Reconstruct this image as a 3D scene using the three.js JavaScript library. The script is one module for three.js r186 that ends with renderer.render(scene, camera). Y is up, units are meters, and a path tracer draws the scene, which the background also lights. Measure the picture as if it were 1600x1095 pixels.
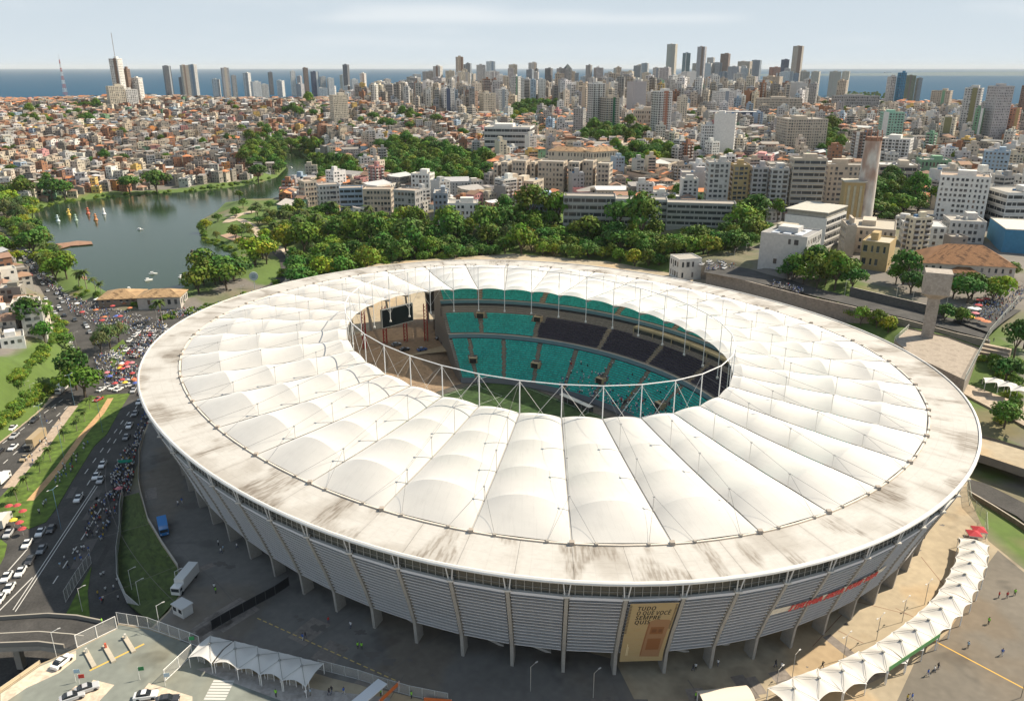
import * as THREE from 'three';
import { mergeGeometries } from 'three/addons/utils/BufferGeometryUtils.js';
import { MarchingCubes } from 'three/addons/objects/MarchingCubes.js';
import { FontLoader } from 'three/addons/loaders/FontLoader.js';
import { TextGeometry } from 'three/addons/geometries/TextGeometry.js';

// ---------------------------------------------------------------- camera, sky, sun, exposure
const CAM_H = 115.5, FOCAL = 1240, PITCH = Math.atan(443 / FOCAL);
const scene = new THREE.Scene();
const camera = new THREE.PerspectiveCamera(2 * Math.atan(547.5 / FOCAL) * 180 / Math.PI, 1600 / 1095, 1, 90000);
camera.position.set(0, CAM_H, 0);
camera.rotation.set(-PITCH, 0, 0);
scene.add(camera);
const renderer = new THREE.WebGLRenderer({ antialias: true });
renderer.toneMapping = THREE.LinearToneMapping;
renderer.toneMappingExposure = 1.56;
renderer.shadowMap.enabled = true;

const SUN_DIR = new THREE.Vector3(0.86, 0.97, -0.31).normalize();
const sun = new THREE.DirectionalLight(new THREE.Color(1.0, 0.89, 0.725), 5.0);
sun.name = 'sun';
sun.position.copy(SUN_DIR).multiplyScalar(900).add(new THREE.Vector3(0, 0, -400));
sun.target.position.set(0, 0, -400);
sun.castShadow = true;
sun.shadow.mapSize.set(4096, 4096);
Object.assign(sun.shadow.camera, { left: -900, right: 900, top: 900, bottom: -900, near: 1, far: 3000 });
scene.add(sun, sun.target);

function mulberry(a) { return () => { a |= 0; a = a + 0x6D2B79F5 | 0; let t = Math.imul(a ^ a >>> 15, 1 | a); t = t + Math.imul(t ^ t >>> 7, 61 | t) ^ t; return ((t ^ t >>> 14) >>> 0) / 4294967296; }; }
const clamp = (x, a, b) => Math.min(b, Math.max(a, x)), lerp = (a, b, t) => a + (b - a) * t;
const smooth = (a, b, x) => { const t = clamp((x - a) / (b - a), 0, 1); return t * t * (3 - 2 * t); };
function hash2(i, j, s = 0) { let h = Math.imul(i | 0, 374761393) + Math.imul(j | 0, 668265263) + Math.imul(s | 0, 974634777); h = Math.imul(h ^ h >>> 13, 1274126177); return ((h ^ h >>> 16) >>> 0) / 4294967296; }
function vnoise(x, y, s = 0, wrap = 0) {
  const i = Math.floor(x), j = Math.floor(y), u = smooth(0, 1, x - i), v = smooth(0, 1, y - j);
  const w = (k) => wrap ? ((k % wrap) + wrap) % wrap : k;
  return lerp(lerp(hash2(w(i), w(j), s), hash2(w(i + 1), w(j), s), u), lerp(hash2(w(i), w(j + 1), s), hash2(w(i + 1), w(j + 1), s), u), v);
}
function fbm(x, y, oct, s = 0, wrap = 0) { let a = 0, m = 0, k = 1; for (let o = 0; o < oct; o++) { a += vnoise(x * (1 << o), y * (1 << o), s + o * 7, wrap ? wrap << o : 0) * k; m += k; k *= 0.5; } return a / m; }

// the sky: pale, slightly hazy blue with thin cloud streaks
{
  const W = 1024, Hh = 512, d = new Float32Array(W * Hh * 4);
  for (let j = 0; j < Hh; j++) for (let i = 0; i < W; i++) {
    const el = ((j + 0.5) / Hh - 0.5) * Math.PI, az = ((i + 0.5) / W - 0.5) * 2 * Math.PI;
    const y = Math.max(0, Math.sin(el));
    const t = Math.pow(y, 0.72);
    let r = lerp(0.455, 0.105, t), g = lerp(0.510, 0.185, t), b = lerp(0.545, 0.305, t);
    const dx = Math.cos(el) * Math.cos(az), dz = Math.cos(el) * Math.sin(az);
    const toward = Math.max(0, dx * SUN_DIR.x + Math.sin(el) * SUN_DIR.y + dz * SUN_DIR.z);
    const glow = 0.16 * Math.pow(toward, 6);
    r += glow * 1.05; g += glow; b += glow * 0.9;
    if (el > 0.004) {
      const cx = dx / (y + 0.09), cz = dz / (y + 0.09);
      const c = smooth(0.54, 0.78, fbm(cx * 0.5 + 3.3, cz * 1.3 + 11, 5, 3)) * 0.35 * smooth(0.008, 0.05, y);
      r = lerp(r, 0.70, c); g = lerp(g, 0.70, c); b = lerp(b, 0.69, c);
    }
    const k = (j * W + i) * 4;
    d[k] = r; d[k + 1] = g; d[k + 2] = b; d[k + 3] = 1;
  }
  const sky = new THREE.DataTexture(d, W, Hh, THREE.RGBAFormat, THREE.FloatType);
  sky.mapping = THREE.EquirectangularReflectionMapping; sky.magFilter = THREE.LinearFilter; sky.minFilter = THREE.LinearFilter; sky.needsUpdate = true;
  scene.background = sky; scene.environment = sky;
}
scene.fog = new THREE.FogExp2(new THREE.Color(0.80, 0.83, 0.84), 0.000017);

// ---------------------------------------------------------------- placing: the photo's view as a surveyor's table
const CP = Math.cos(PITCH), SP = Math.sin(PITCH);
function ray(px, py) { const x = px - 800, y = -(py - 547.5), z = -FOCAL; return [x, y * CP + z * SP, -y * SP + z * CP]; }
function at(px, py, Y) { const r = ray(px, py), t = (Y - CAM_H) / r[1]; return new THREE.Vector3(r[0] * t, Y, r[2] * t); }
function project(x, Y, z) { const y0 = Y - CAM_H, y = y0 * CP - z * SP, zz = y0 * SP + z * CP; return [800 + FOCAL * x / -zz, 547.5 - FOCAL * y / -zz]; }
const P2 = (list, Y) => list.map(([a, b]) => { const v = at(a, b, Y); return [v.x, v.z]; });
function inside(poly, x, z) { let c = false; for (let i = 0, j = poly.length - 1; i < poly.length; j = i++) { const [xi, zi] = poly[i], [xj, zj] = poly[j]; if ((zi > z) !== (zj > z) && x < (xj - xi) * (z - zi) / (zj - zi) + xi) c = !c; } return c; }
function polyDist(poly, x, z) { let m = 1e9; for (let i = 0, j = poly.length - 1; i < poly.length; j = i++) { const [ax, az] = poly[j], [bx, bz] = poly[i]; const dx = bx - ax, dz = bz - az, l = dx * dx + dz * dz || 1; const t = clamp(((x - ax) * dx + (z - az) * dz) / l, 0, 1); m = Math.min(m, Math.hypot(x - ax - t * dx, z - az - t * dz)); } return m; }
const sdist = (poly, x, z) => (inside(poly, x, z) ? -1 : 1) * polyDist(poly, x, z);

// ---------------------------------------------------------------- geometry collector
class G {
  constructor() { this.p = []; this.n = []; this.c = []; this.u = []; }
  tri(a, b, c, col, uv) {
    const ux = b[0] - a[0], uy = b[1] - a[1], uz = b[2] - a[2], vx = c[0] - a[0], vy = c[1] - a[1], vz = c[2] - a[2];
    let nx = uy * vz - uz * vy, ny = uz * vx - ux * vz, nz = ux * vy - uy * vx; const l = Math.hypot(nx, ny, nz) || 1; nx /= l; ny /= l; nz /= l;
    for (const q of [a, b, c]) { this.p.push(q[0], q[1], q[2]); this.n.push(nx, ny, nz); this.c.push(col[0], col[1], col[2]); }
    if (uv) this.u.push(...uv); else this.u.push(0, 0, 1, 0, 1, 1);
  }
  quad(a, b, c, d, col, off = 0) {
    const w = Math.hypot(b[0] - a[0], b[1] - a[1], b[2] - a[2]), h = Math.hypot(d[0] - a[0], d[1] - a[1], d[2] - a[2]);
    this.tri(a, b, c, col, [off, off, off + w, off, off + w, off + h]); this.tri(a, c, d, col, [off, off, off + w, off + h, off, off + h]);
  }
  // frame: origin [x,y,z], heading angle r; local x right, y up, z back
  box(x, y, z, sx, sy, sz, col, f = null, faces = 'tnsew') {
    const X0 = x - sx / 2, X1 = x + sx / 2, Y0 = y, Y1 = y + sy, Z0 = z - sz / 2, Z1 = z + sz / 2;
    const T = f ? (a, b, c) => [f.x + a * f.c + c * f.s, f.y + b, f.z - a * f.s + c * f.c] : (a, b, c) => [a, b, c];
    const A = T(X0, Y0, Z1), B = T(X1, Y0, Z1), C = T(X1, Y0, Z0), D = T(X0, Y0, Z0), E = T(X0, Y1, Z1), Fq = T(X1, Y1, Z1), Gq = T(X1, Y1, Z0), Hq = T(X0, Y1, Z0);
    const o = (x * 3.7 + z * 1.9) % 17;
    if (faces.includes('s')) this.quad(A, B, Fq, E, col, o);
    if (faces.includes('n')) this.quad(C, D, Hq, Gq, col, o);
    if (faces.includes('e')) this.quad(B, C, Gq, Fq, col, o);
    if (faces.includes('w')) this.quad(D, A, E, Hq, col, o);
    if (faces.includes('t')) this.quad(E, Fq, Gq, Hq, col, o);
    if (faces.includes('b')) this.quad(D, C, B, A, col, o);
    return this;
  }
  bar(a, b, r, col, sides = 6) { // a rod from a to b
    const d = new THREE.Vector3(b[0] - a[0], b[1] - a[1], b[2] - a[2]).normalize();
    const s = Math.abs(d.y) > 0.9 ? new THREE.Vector3(1, 0, 0) : new THREE.Vector3(0, 1, 0);
    const e1 = new THREE.Vector3().crossVectors(d, s).normalize(), e2 = new THREE.Vector3().crossVectors(d, e1);
    const ring = (q) => Array.from({ length: sides }, (_, i) => { const t = i / sides * 2 * Math.PI, c = Math.cos(t) * r, w = Math.sin(t) * r; return [q[0] + e1.x * c + e2.x * w, q[1] + e1.y * c + e2.y * w, q[2] + e1.z * c + e2.z * w]; });
    const ra = ring(a), rb = ring(b);
    for (let i = 0; i < sides; i++) { const j = (i + 1) % sides; this.quad(ra[j], ra[i], rb[i], rb[j], col); if (i > 1) { this.tri(rb[0], rb[i], rb[i - 1], col); this.tri(ra[0], ra[i - 1], ra[i], col); } }
    return this;
  }
  poly(list, Y, col, up = true) { // flat polygon of [x,z]
    const sh = THREE.ShapeUtils.triangulateShape(list.map(([a, b]) => new THREE.Vector2(a, -b)), []);
    for (const t of sh) { let [a, b, c] = t.map((k) => [list[k][0], typeof Y === 'function' ? Y(list[k][0], list[k][1]) : Y, list[k][1]]);
      const ny = (b[2] - a[2]) * (c[0] - a[0]) - (b[0] - a[0]) * (c[2] - a[2]); if ((ny > 0) !== up) [b, c] = [c, b];
      this.tri(a, b, c, col, [a[0], a[2], b[0], b[2], c[0], c[2]]); }
    return this;
  }
  wall(list, y0, y1, col, close = true) { // vertical skirt round a polygon
    const n = list.length; for (let i = 0; i < (close ? n : n - 1); i++) { const [ax, az] = list[i], [bx, bz] = list[(i + 1) % n]; this.quad([ax, y0, az], [bx, y0, bz], [bx, y1, bz], [ax, y1, az], col, i * 3.3); }
    return this;
  }
  get empty() { return !this.p.length; }
  geo() {
    const g = new THREE.BufferGeometry();
    g.setAttribute('position', new THREE.Float32BufferAttribute(this.p, 3)); g.setAttribute('normal', new THREE.Float32BufferAttribute(this.n, 3));
    g.setAttribute('color', new THREE.Float32BufferAttribute(this.c, 3)); g.setAttribute('uv', new THREE.Float32BufferAttribute(this.u, 2));
    return g;
  }
}
const frame = (x, y, z, r) => ({ x, y, z, c: Math.cos(r), s: Math.sin(r) });

// ---------------------------------------------------------------- naming
const used = new Map();
function numbered(n) { const k = used.get(n) ?? -1; used.set(n, k + 1); return k < 0 ? n : `${n}_${String(k + 1).padStart(3, '0')}`; }
function tag(o, label, category, group, kind) { o.userData.label = label; o.userData.category = category; if (group) o.userData.group = group; if (kind) o.userData.kind = kind; return o; }
function base(name, x = 0, y = 0, z = 0, r = 0) { const o = new THREE.Group(); o.name = numbered(name); o.position.set(x, y, z); o.rotation.y = r; scene.add(o); return o; }
function part(parent, name, g, m, kind) {
  if (g instanceof G) { if (g.empty) return null; g = g.geo(); }
  const o = new THREE.Mesh(g, m); o.name = parent === scene ? numbered(name) : name; o.castShadow = o.receiveShadow = true;
  if (kind) o.userData.kind = kind;
  parent.add(o); return o;
}
const structure = (name, g, m, parent = scene) => part(parent, name, g, m, parent === scene ? 'structure' : undefined);
const ORD = ['first', 'second', 'third', 'fourth', 'fifth', 'sixth', 'seventh', 'eighth', 'ninth', 'tenth', 'eleventh', 'twelfth', 'thirteenth', 'fourteenth', 'fifteenth', 'sixteenth', 'seventeenth', 'eighteenth', 'nineteenth', 'twentieth'];
const TENS = { 20: 'twenty', 30: 'thirty', 40: 'forty', 50: 'fifty', 60: 'sixty', 70: 'seventy', 80: 'eighty', 90: 'ninety' };
const ord = (n) => n <= 20 ? ORD[n - 1] : n % 10 ? `${TENS[n - n % 10]}-${ORD[n % 10 - 1]}` : `${TENS[n]}`.replace(/y$/, 'ieth');
// labels of many alike things: what it looks like and where, and its place in the row of its equals counted from the left
function labelRow(list, category, group) {
  const by = new Map();
  for (const t of list) { const k = t.say + '|' + t.where; if (!by.has(k)) by.set(k, []); by.get(k).push(t); }
  for (const row of by.values()) {
    row.sort((a, b) => a.px - b.px);
    row.forEach((t, i) => tag(t.o, row.length === 1 ? `${t.say} ${t.where}` : `${t.say} ${t.where}, ${i === 0 ? 'leftmost' : i === row.length - 1 ? 'rightmost' : ord(i + 1) + ' from left'}`, t.cat ?? category, t.group ?? group));
  }
}
const centrePx = (o) => { o.updateMatrixWorld(true); const v = new THREE.Vector3().setFromMatrixPosition(o.matrixWorld); return project(v.x, v.y, v.z)[0]; };

// ---------------------------------------------------------------- textures and materials
function noiseTex(n, fn, srgb = true) {
  const d = new Uint8Array(n * n * 4);
  for (let j = 0; j < n; j++) for (let i = 0; i < n; i++) { const c = fn(i / n, j / n); const k = (j * n + i) * 4; for (let q = 0; q < 3; q++) d[k + q] = clamp(Math.round((Array.isArray(c) ? c[q] : c) * 255), 0, 255); d[k + 3] = 255; }
  const t = new THREE.DataTexture(d, n, n); t.wrapS = t.wrapT = THREE.RepeatWrapping; t.magFilter = THREE.LinearFilter; t.minFilter = THREE.LinearMipmapLinearFilter; t.generateMipmaps = true;
  if (srgb) t.colorSpace = THREE.SRGBColorSpace; t.needsUpdate = true; return t;
}
const rep = (t, k) => { const c = t.clone(); c.repeat.set(k, k); c.needsUpdate = true; return c; };
const mottled = noiseTex(256, (u, v) => 0.88 + 0.12 * fbm(u * 8, v * 8, 4, 5, 8));
const stained = noiseTex(512, (u, v) => { const a = fbm(u * 6, v * 6, 5, 21, 6), b = fbm(u * 24, v * 24, 3, 9, 24), s = smooth(0.58, 0.74, a); const k = 0.80 + 0.18 * b - 0.08 * s; return [k + 0.03, k, k - 0.02]; });
const mat = (o) => new THREE.MeshStandardMaterial({ roughness: 0.85, metalness: 0, ...o });
const M = {
  build: mat({ vertexColors: true, map: rep(mottled, 0.11), roughness: 0.88 }),
  plain: mat({ vertexColors: true, roughness: 0.7 }),
  glass: mat({ vertexColors: true, roughness: 0.18, metalness: 0.0 }),
  metal: mat({ vertexColors: true, roughness: 0.45, metalness: 0.3 }),
  paint: new THREE.MeshPhysicalMaterial({ vertexColors: true, roughness: 0.4, clearcoat: 0.8, clearcoatRoughness: 0.12 }),
  cloth: mat({ vertexColors: true, roughness: 0.95 }),
};
const C = (hex) => { const c = new THREE.Color(hex); return [c.r, c.g, c.b]; };
const tint = (c, k) => [c[0] * k, c[1] * k, c[2] * k];
const vary = (c, R, a = 0.12) => { const k = 1 - a + 2 * a * R(); return [clamp(c[0] * k * (0.97 + 0.06 * R()), 0, 0.9), clamp(c[1] * k, 0, 0.9), clamp(c[2] * k * (0.95 + 0.1 * R()), 0, 0.9)]; };
// ================================================================ THE GROUND
const ROAD_Y = -9, LAKE_Y = -10, SEA_Y = -25;
const lakePoly = P2([[52, 332], [80, 318], [150, 310], [235, 303], [300, 299], [355, 293], [400, 287], [432, 277], [447, 262], [440, 247], [448, 238], [470, 240], [486, 252], [494, 268], [478, 288], [466, 302], [440, 312], [415, 318], [390, 318], [352, 316], [338, 330], [312, 345], [310, 362], [322, 376], [345, 384], [366, 396], [376, 412], [366, 428], [330, 432], [298, 442], [270, 458], [215, 460], [165, 456], [140, 440], [112, 420], [96, 398], [78, 386], [62, 362]], LAKE_Y);
const corridor = P2([[-150, 1150], [-150, 780], [0, 690], [50, 648], [104, 603], [120, 570], [112, 530], [95, 500], [78, 475], [55, 440], [38, 412], [15, 392], [-40, 365], [-20, 350], [20, 372], [48, 398], [66, 425], [90, 452], [130, 472], [170, 484], [230, 486], [300, 482], [370, 466], [420, 444], [440, 425], [436, 405], [420, 390], [432, 385], [452, 398], [463, 420], [452, 445], [420, 475], [360, 505], [300, 545], [262, 605], [240, 650], [226, 680], [216, 720], [200, 760], [190, 778], [188, 831], [184, 868], [185, 910], [200, 945], [235, 978], [235, 1150]], ROAD_Y);
const concourse = P2([[262, 560], [240, 640], [223, 677], [216, 706], [215, 752], [219, 773], [230, 813], [252, 850], [279, 889], [281, 928], [262, 955], [236, 980], [184, 973], [182, 981], [120, 1012], [86, 1027], [62, 1037], [0, 1080], [-60, 1130], [-60, 1300], [900, 1400], [1900, 1300], [1900, 1050], [1690, 960], [1545, 845], [1513, 770], [1512, 735], [1520, 690], [1514, 640], [1490, 606], [1440, 572], [1400, 548], [1300, 497], [1150, 446], [950, 408], [800, 396], [600, 410], [430, 450], [330, 490]], 0);
// the sunken bowl inside the stadium
const bowlHole = Array.from({ length: 60 }, (_, i) => { const t = i / 60 * 2 * Math.PI, th = -133.4 * Math.PI / 180, a = 84 * Math.cos(t), b = 62 * Math.sin(t); return [4.9 + Math.cos(th) * a - Math.sin(th) * b, -248.4 + Math.sin(th) * a + Math.cos(th) * b]; });
const survey = [ // photo x, photo y, height
  [0, 1090, -9], [100, 900, -9], [150, 700, -9], [180, 500, -9], [60, 400, -9], [20, 350, -9], [-150, 900, -9],
  [-40, 660, 5], [0, 605, 4], [62, 552, 2], [85, 500, 0], [40, 470, 1], [0, 520, 7], [-60, 560, 12], [0, 440, 0], [-60, 430, 5], [-120, 700, 12],
  [60, 330, -9], [250, 298, -9], [400, 284, -8.5], [340, 400, -8.5], [420, 400, -8], [480, 360, -7], [450, 430, -8], [520, 345, -5], [300, 450, -9],
  [480, 335, -6], [560, 345, -4], [660, 356, 0], [720, 345, 4], [600, 400, -6], [750, 395, -4], [900, 395, -2], [1050, 395, 2], [820, 350, 8], [950, 352, 12], [1100, 352, 13], [1170, 370, 11],
  [760, 320, 10], [850, 330, 14], [1000, 320, 15], [1120, 320, 16], [1250, 330, 16], [1200, 380, 12], [1140, 415, 11], [1270, 410, 13], [1330, 440, 10], [1250, 480, 2], [1380, 500, 4], [1500, 480, 9], [1460, 525, 7], [1560, 540, 5], [1560, 620, -1], [1590, 470, 10], [1580, 780, -6], [1640, 860, -6], [1400, 400, 14], [1540, 410, 13],
  [50, 270, 5], [200, 250, 10], [350, 250, 7], [100, 210, 28], [250, 200, 30], [400, 205, 27], [100, 160, 50], [250, 160, 48], [400, 165, 45], [0, 180, 38], [-100, 230, 22], [-150, 160, 40], [-150, 300, -2],
  [520, 205, 25], [600, 230, 16], [540, 262, -2], [490, 245, -8], [460, 232, -7], [640, 285, 10], [700, 280, 14], [800, 262, 21], [900, 240, 24], [850, 190, 34], [700, 190, 32], [600, 170, 42], [800, 160, 46], [1000, 160, 48], [1100, 185, 38], [1000, 215, 29], [1150, 240, 23], [1250, 205, 32], [1300, 255, 22], [1450, 265, 21], [1550, 300, 17], [1550, 360, 14], [1420, 330, 16], [1400, 200, 34], [1550, 205, 36], [1300, 160, 48], [1450, 165, 44], [1590, 172, 40], [1750, 250, 24], [1750, 180, 36], [1750, 400, 10], [1750, 600, 0],
].map(([a, b, Y]) => { const v = at(a, b, Y); return [v.x, v.z, Y]; });
const COAST = [[-0.8, 2450], [-0.64, 2500], [-0.25, 2900], [-0.05, 3700], [0.1, 3700], [0.22, 3300], [0.36, 2450], [0.5, 2150], [0.64, 2000], [0.9, 1900]];
const coastZ = (x, z) => { const q = x / Math.max(1, -z); let i = 0; while (i < COAST.length - 2 && COAST[i + 1][0] < q) i++; const [a, b] = [COAST[i], COAST[i + 1]]; return lerp(a[1], b[1], clamp((q - a[0]) / (b[0] - a[0]), 0, 1)) + 60 * Math.sin(x * 0.01); };
function hillY(x, z) {
  let sw = 0, s = 0;
  for (const [a, b, Y] of survey) { const d2 = (a - x) ** 2 + (b - z) ** 2 + 60; const w = 1 / (d2 * Math.sqrt(d2)); sw += w; s += w * Y; }
  const dz = -z;
  let h = s / sw;
  if (dz > 900) h += (fbm(x / 320 + 9, z / 320 + 4, 3, 2) - 0.5) * 16 * smooth(900, 1500, dz);
  const c = coastZ(x, z);
  return lerp(h, SEA_Y - 6, smooth(c - 620, c, dz));
}
function H(x, z) {
  let h = hillY(x, z);
  if (z > -1500 && x < 250) {
    const dl = sdist(lakePoly, x, z);
    if (dl < 25) h = lerp(Math.min(h, LAKE_Y + clamp(dl * 0.3, -2.5, 3)), h, smooth(8, 25, dl));
  }
  if (z > -900 && x < 150) { const dc = sdist(corridor, x, z); if (dc < 14) h = lerp(ROAD_Y - 0.25, h, smooth(0, 14, dc)); }
  if (z > -520) { const dp = sdist(concourse, x, z); if (dp < 12) h = lerp(Math.min(h, -0.8), h, smooth(0, 12, dp)); if (dp < -20) h = lerp(-12, h, smooth(-3, 3, sdist(bowlHole, x, z))); }
  return h;
}
function onGround(px, py, cap = 5200) {
  const r = ray(px, py), l = Math.hypot(r[0], r[2]); let lo = 60, hi = 60, step = 12;
  const f = (d) => CAM_H + r[1] / l * d - H(r[0] / l * d, r[2] / l * d);
  while (hi < cap && f(hi) > 0) { lo = hi; hi += step; step = Math.max(8, hi * 0.02); }
  if (hi >= cap) return null;
  for (let k = 0; k < 14; k++) { const m = (lo + hi) / 2; f(m) > 0 ? lo = m : hi = m; }
  const d = (lo + hi) / 2, x = r[0] / l * d, z = r[2] / l * d; return new THREE.Vector3(x, H(x, z), z);
}
const groundAt = (x, z) => inside(concourse, x, z) ? 0 : Math.max(H(x, z), -11);

// ground colours are soils and plants: grass, dry earth, street dust
const GRASS = [0.095, 0.15, 0.028], EARTH = [0.21, 0.15, 0.09], DUST = [0.23, 0.205, 0.175], WOOD = [0.035, 0.055, 0.018];
{
  const xs = [], zs = [];
  for (let x = 0, s = 5; x < 3600; x += s) { xs.push(x); s = x < 520 ? 5 : Math.min(70, 5 + (x - 520) * 0.06); }
  const XS = [...xs.slice(1).reverse().map((v) => -v), ...xs];
  for (let z = 40, s = 5; z < 4700; z += s) { zs.push(-z); s = z < 1360 ? 5.5 : Math.min(70, 6 + (z - 1360) * 0.04); }
  const nx = XS.length, nz = zs.length, p = new Float32Array(nx * nz * 3), c = new Float32Array(nx * nz * 3), uv = new Float32Array(nx * nz * 2), idx = [];
  const greens = [
    P2([[-60, 760], [0, 600], [62, 552], [90, 500], [118, 540], [118, 572], [102, 596], [0, 690]], -4), // bank by the boulevard
    P2([[300, 420], [380, 310], [470, 330], [480, 400], [440, 450]], -8), P2([[0, 420], [10, 330], [60, 330], [110, 400], [170, 470], [300, 470], [300, 440], [150, 450]], -9),
    P2([[440, 430], [470, 345], [700, 370], [820, 345], [1190, 350], [1200, 400], [900, 430]], 4), P2([[180, 790], [188, 830], [185, 900], [235, 975], [290, 920], [250, 840], [215, 770]], -4),
    P2([[1240, 470], [1300, 440], [1420, 500], [1560, 520], [1600, 560], [1600, 700], [1530, 720], [1500, 620]], 3), P2([[1500, 750], [1700, 1000], [1700, 830], [1540, 760]], -3),
  ];
  for (let j = 0; j < nz; j++) for (let i = 0; i < nx; i++) {
    const k = j * nx + i, x = XS[i], z = zs[j], h = H(x, z); p.set([x, h, z], k * 3); uv.set([x, z], k * 2);
    const n = fbm(x / 26 + 50, z / 26 + 50, 4, 12), m = fbm(x / 7, z / 7, 3, 31);
    let col; const green = greens.some((q) => inside(q, x, z)) || (z > -1500 && x < 250 && sdist(lakePoly, x, z) < 20);
    if (green) col = GRASS.map((v, q) => lerp(v, EARTH[q], smooth(0.62, 0.74, n) * 0.7) * (0.8 + 0.4 * m));
    else { const g = smooth(0.5, 0.62, n); col = DUST.map((v, q) => lerp(v * 0.8, lerp(GRASS[q], EARTH[q], m), g * 0.65) * (0.8 + 0.4 * m)); }
    c.set(col, k * 3);
  }
  for (let j = 0; j < nz - 1; j++) for (let i = 0; i < nx - 1; i++) { const a = j * nx + i; idx.push(a, a + 1, a + nx, a + 1, a + nx + 1, a + nx); }
  const g = new THREE.BufferGeometry(); g.setAttribute('position', new THREE.BufferAttribute(p, 3)); g.setAttribute('color', new THREE.BufferAttribute(c, 3)); g.setAttribute('uv', new THREE.BufferAttribute(uv, 2)); g.setIndex(idx); g.computeVertexNormals();
  structure('ground', g, mat({ vertexColors: true, map: rep(mottled, 0.07), roughness: 0.95 }));
}
// lake and sea
const ripple = (s, k) => rep(noiseTex(256, (u, v) => 0.5 + 0.5 * (fbm(u * 10, v * 10, 4, s, 10) - 0.5), false), k);
{
  const xs = lakePoly.map((q) => q[0]), zs = lakePoly.map((q) => q[1]), x0 = Math.min(...xs) - 8, x1 = Math.max(...xs) + 8, z0 = Math.min(...zs) - 8, z1 = Math.max(...zs) + 8;
  const g = new G(); g.quad([x0, LAKE_Y, z1], [x1, LAKE_Y, z1], [x1, LAKE_Y, z0], [x0, LAKE_Y, z0], [1, 1, 1]);
  structure('lake', g, new THREE.MeshPhysicalMaterial({ color: new THREE.Color(0.018, 0.036, 0.016), roughness: 0.1, bumpMap: ripple(41, 0.09), bumpScale: 0.07, specularIntensity: 0.25 }));
  const s = new G(); s.quad([-60000, SEA_Y, -1500], [60000, SEA_Y, -1500], [60000, SEA_Y, -70000], [-60000, SEA_Y, -70000], [1, 1, 1]);
  structure('sea', s, new THREE.MeshPhysicalMaterial({ color: new THREE.Color(0.005, 0.056, 0.108), roughness: 0.6, specularIntensity: 0.15 }));
  // the low far shore across the bay
  const f = new G(), R = mulberry(5); let px = null;
  for (let i = 0; i <= 90; i++) { const x = lerp(1800, 22000, i / 90), z = -14500, h = (8 + 92 * smooth(0.02, 0.65, i / 90)) * (0.75 + 0.5 * fbm(i * 0.22, 2, 4, 4)); const q = [[x, SEA_Y, z + 300], [x, SEA_Y + h * 0.6, z - 200], [x, SEA_Y + h, z - 900]]; if (px) { f.quad(px[0], q[0], q[1], px[1], [0.045, 0.085, 0.095]); f.quad(px[1], q[1], q[2], px[2], [0.045, 0.085, 0.095]); } px = q; }
  structure('far_shore', f, mat({ vertexColors: true }));
}

// ---------------------------------------------------------------- paving and roads
const asphaltTex = rep(noiseTex(512, (u, v) => { const a = fbm(u * 5, v * 5, 5, 61, 5), b = fbm(u * 60, v * 60, 2, 6, 60); const k = 0.62 + 0.18 * b + 0.32 * (a - 0.5); return [k, k * 0.99, k * 0.975]; }), 0.045);
const M_asphalt = mat({ color: new THREE.Color(0.105, 0.10, 0.094), map: asphaltTex, roughness: 0.9 });
const concreteTex = rep(noiseTex(1024, (u, v) => {
  const a = fbm(u * 5, v * 5, 6, 71, 5), b = fbm(u * 70, v * 70, 2, 8, 70), st = smooth(0.6, 0.72, fbm(u * 9 + 3, v * 9, 4, 77, 9)), rust = smooth(0.6, 0.75, fbm(u * 4, v * 4, 4, 83, 4));
  let k = 0.86 + 0.1 * b + 0.22 * (a - 0.5) - 0.12 * st; return [k + 0.03 * rust, k - 0.01 * rust, k - 0.06 * rust];
}), 0.012);
const M_concrete = mat({ color: new THREE.Color(0.425, 0.35, 0.24), map: concreteTex, roughness: 0.92 });
const M_slab = mat({ vertexColors: true, map: rep(stained, 0.08), roughness: 0.9 });
const M_grass = mat({ vertexColors: true, map: rep(noiseTex(256, (u, v) => { const k = 0.7 + 0.5 * (fbm(u * 12, v * 12, 4, 91, 12) - 0.2); return [k, k, k * 0.9]; }), 0.06), roughness: 1 });
const sheet = (name, list, Y, m, col = [1, 1, 1], th = 0) => { const g = new G(); g.poly(list, Y, col); if (th) g.wall(list, Y - th, Y, col); return structure(name, g, m); };

sheet('boulevard_road', corridor, ROAD_Y, M_asphalt);
{ // the raised concourse round the stadium with its retaining wall
  const g = new G(), all = [...concourse, ...bowlHole], tri = THREE.ShapeUtils.triangulateShape(concourse.map((q) => new THREE.Vector2(q[0], -q[1])), [bowlHole.map((q) => new THREE.Vector2(q[0], -q[1]))]);
  for (const t of tri) { let [a, b, c] = t.map((k) => [all[k][0], 0, all[k][1]]); if ((b[2] - a[2]) * (c[0] - a[0]) - (b[0] - a[0]) * (c[2] - a[2]) < 0) [b, c] = [c, b]; g.tri(a, b, c, [1, 1, 1], [a[0], a[2], b[0], b[2], c[0], c[2]]); }
  g.wall(concourse, -11, 0, [0.9, 0.9, 0.9]);
  const o = structure('concourse', g, M_concrete);
  // expansion joints: thin grooves filled with tar, and yellow dashes along the outer lane
}
const grassCol = [0.115, 0.185, 0.03];
const median = P2([[117, 635], [102, 655], [71, 695], [36.5, 735], [15, 760], [0, 776], [-40, 800], [-40, 822], [0, 803], [44, 826], [71, 815], [89, 791], [111, 753], [146, 697], [166, 678], [183, 647], [203, 614], [160, 617], [132, 622]], ROAD_Y + 0.14);
sheet('median_lawn', median, ROAD_Y + 0.14, M_grass, grassCol, 0.3);
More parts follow.
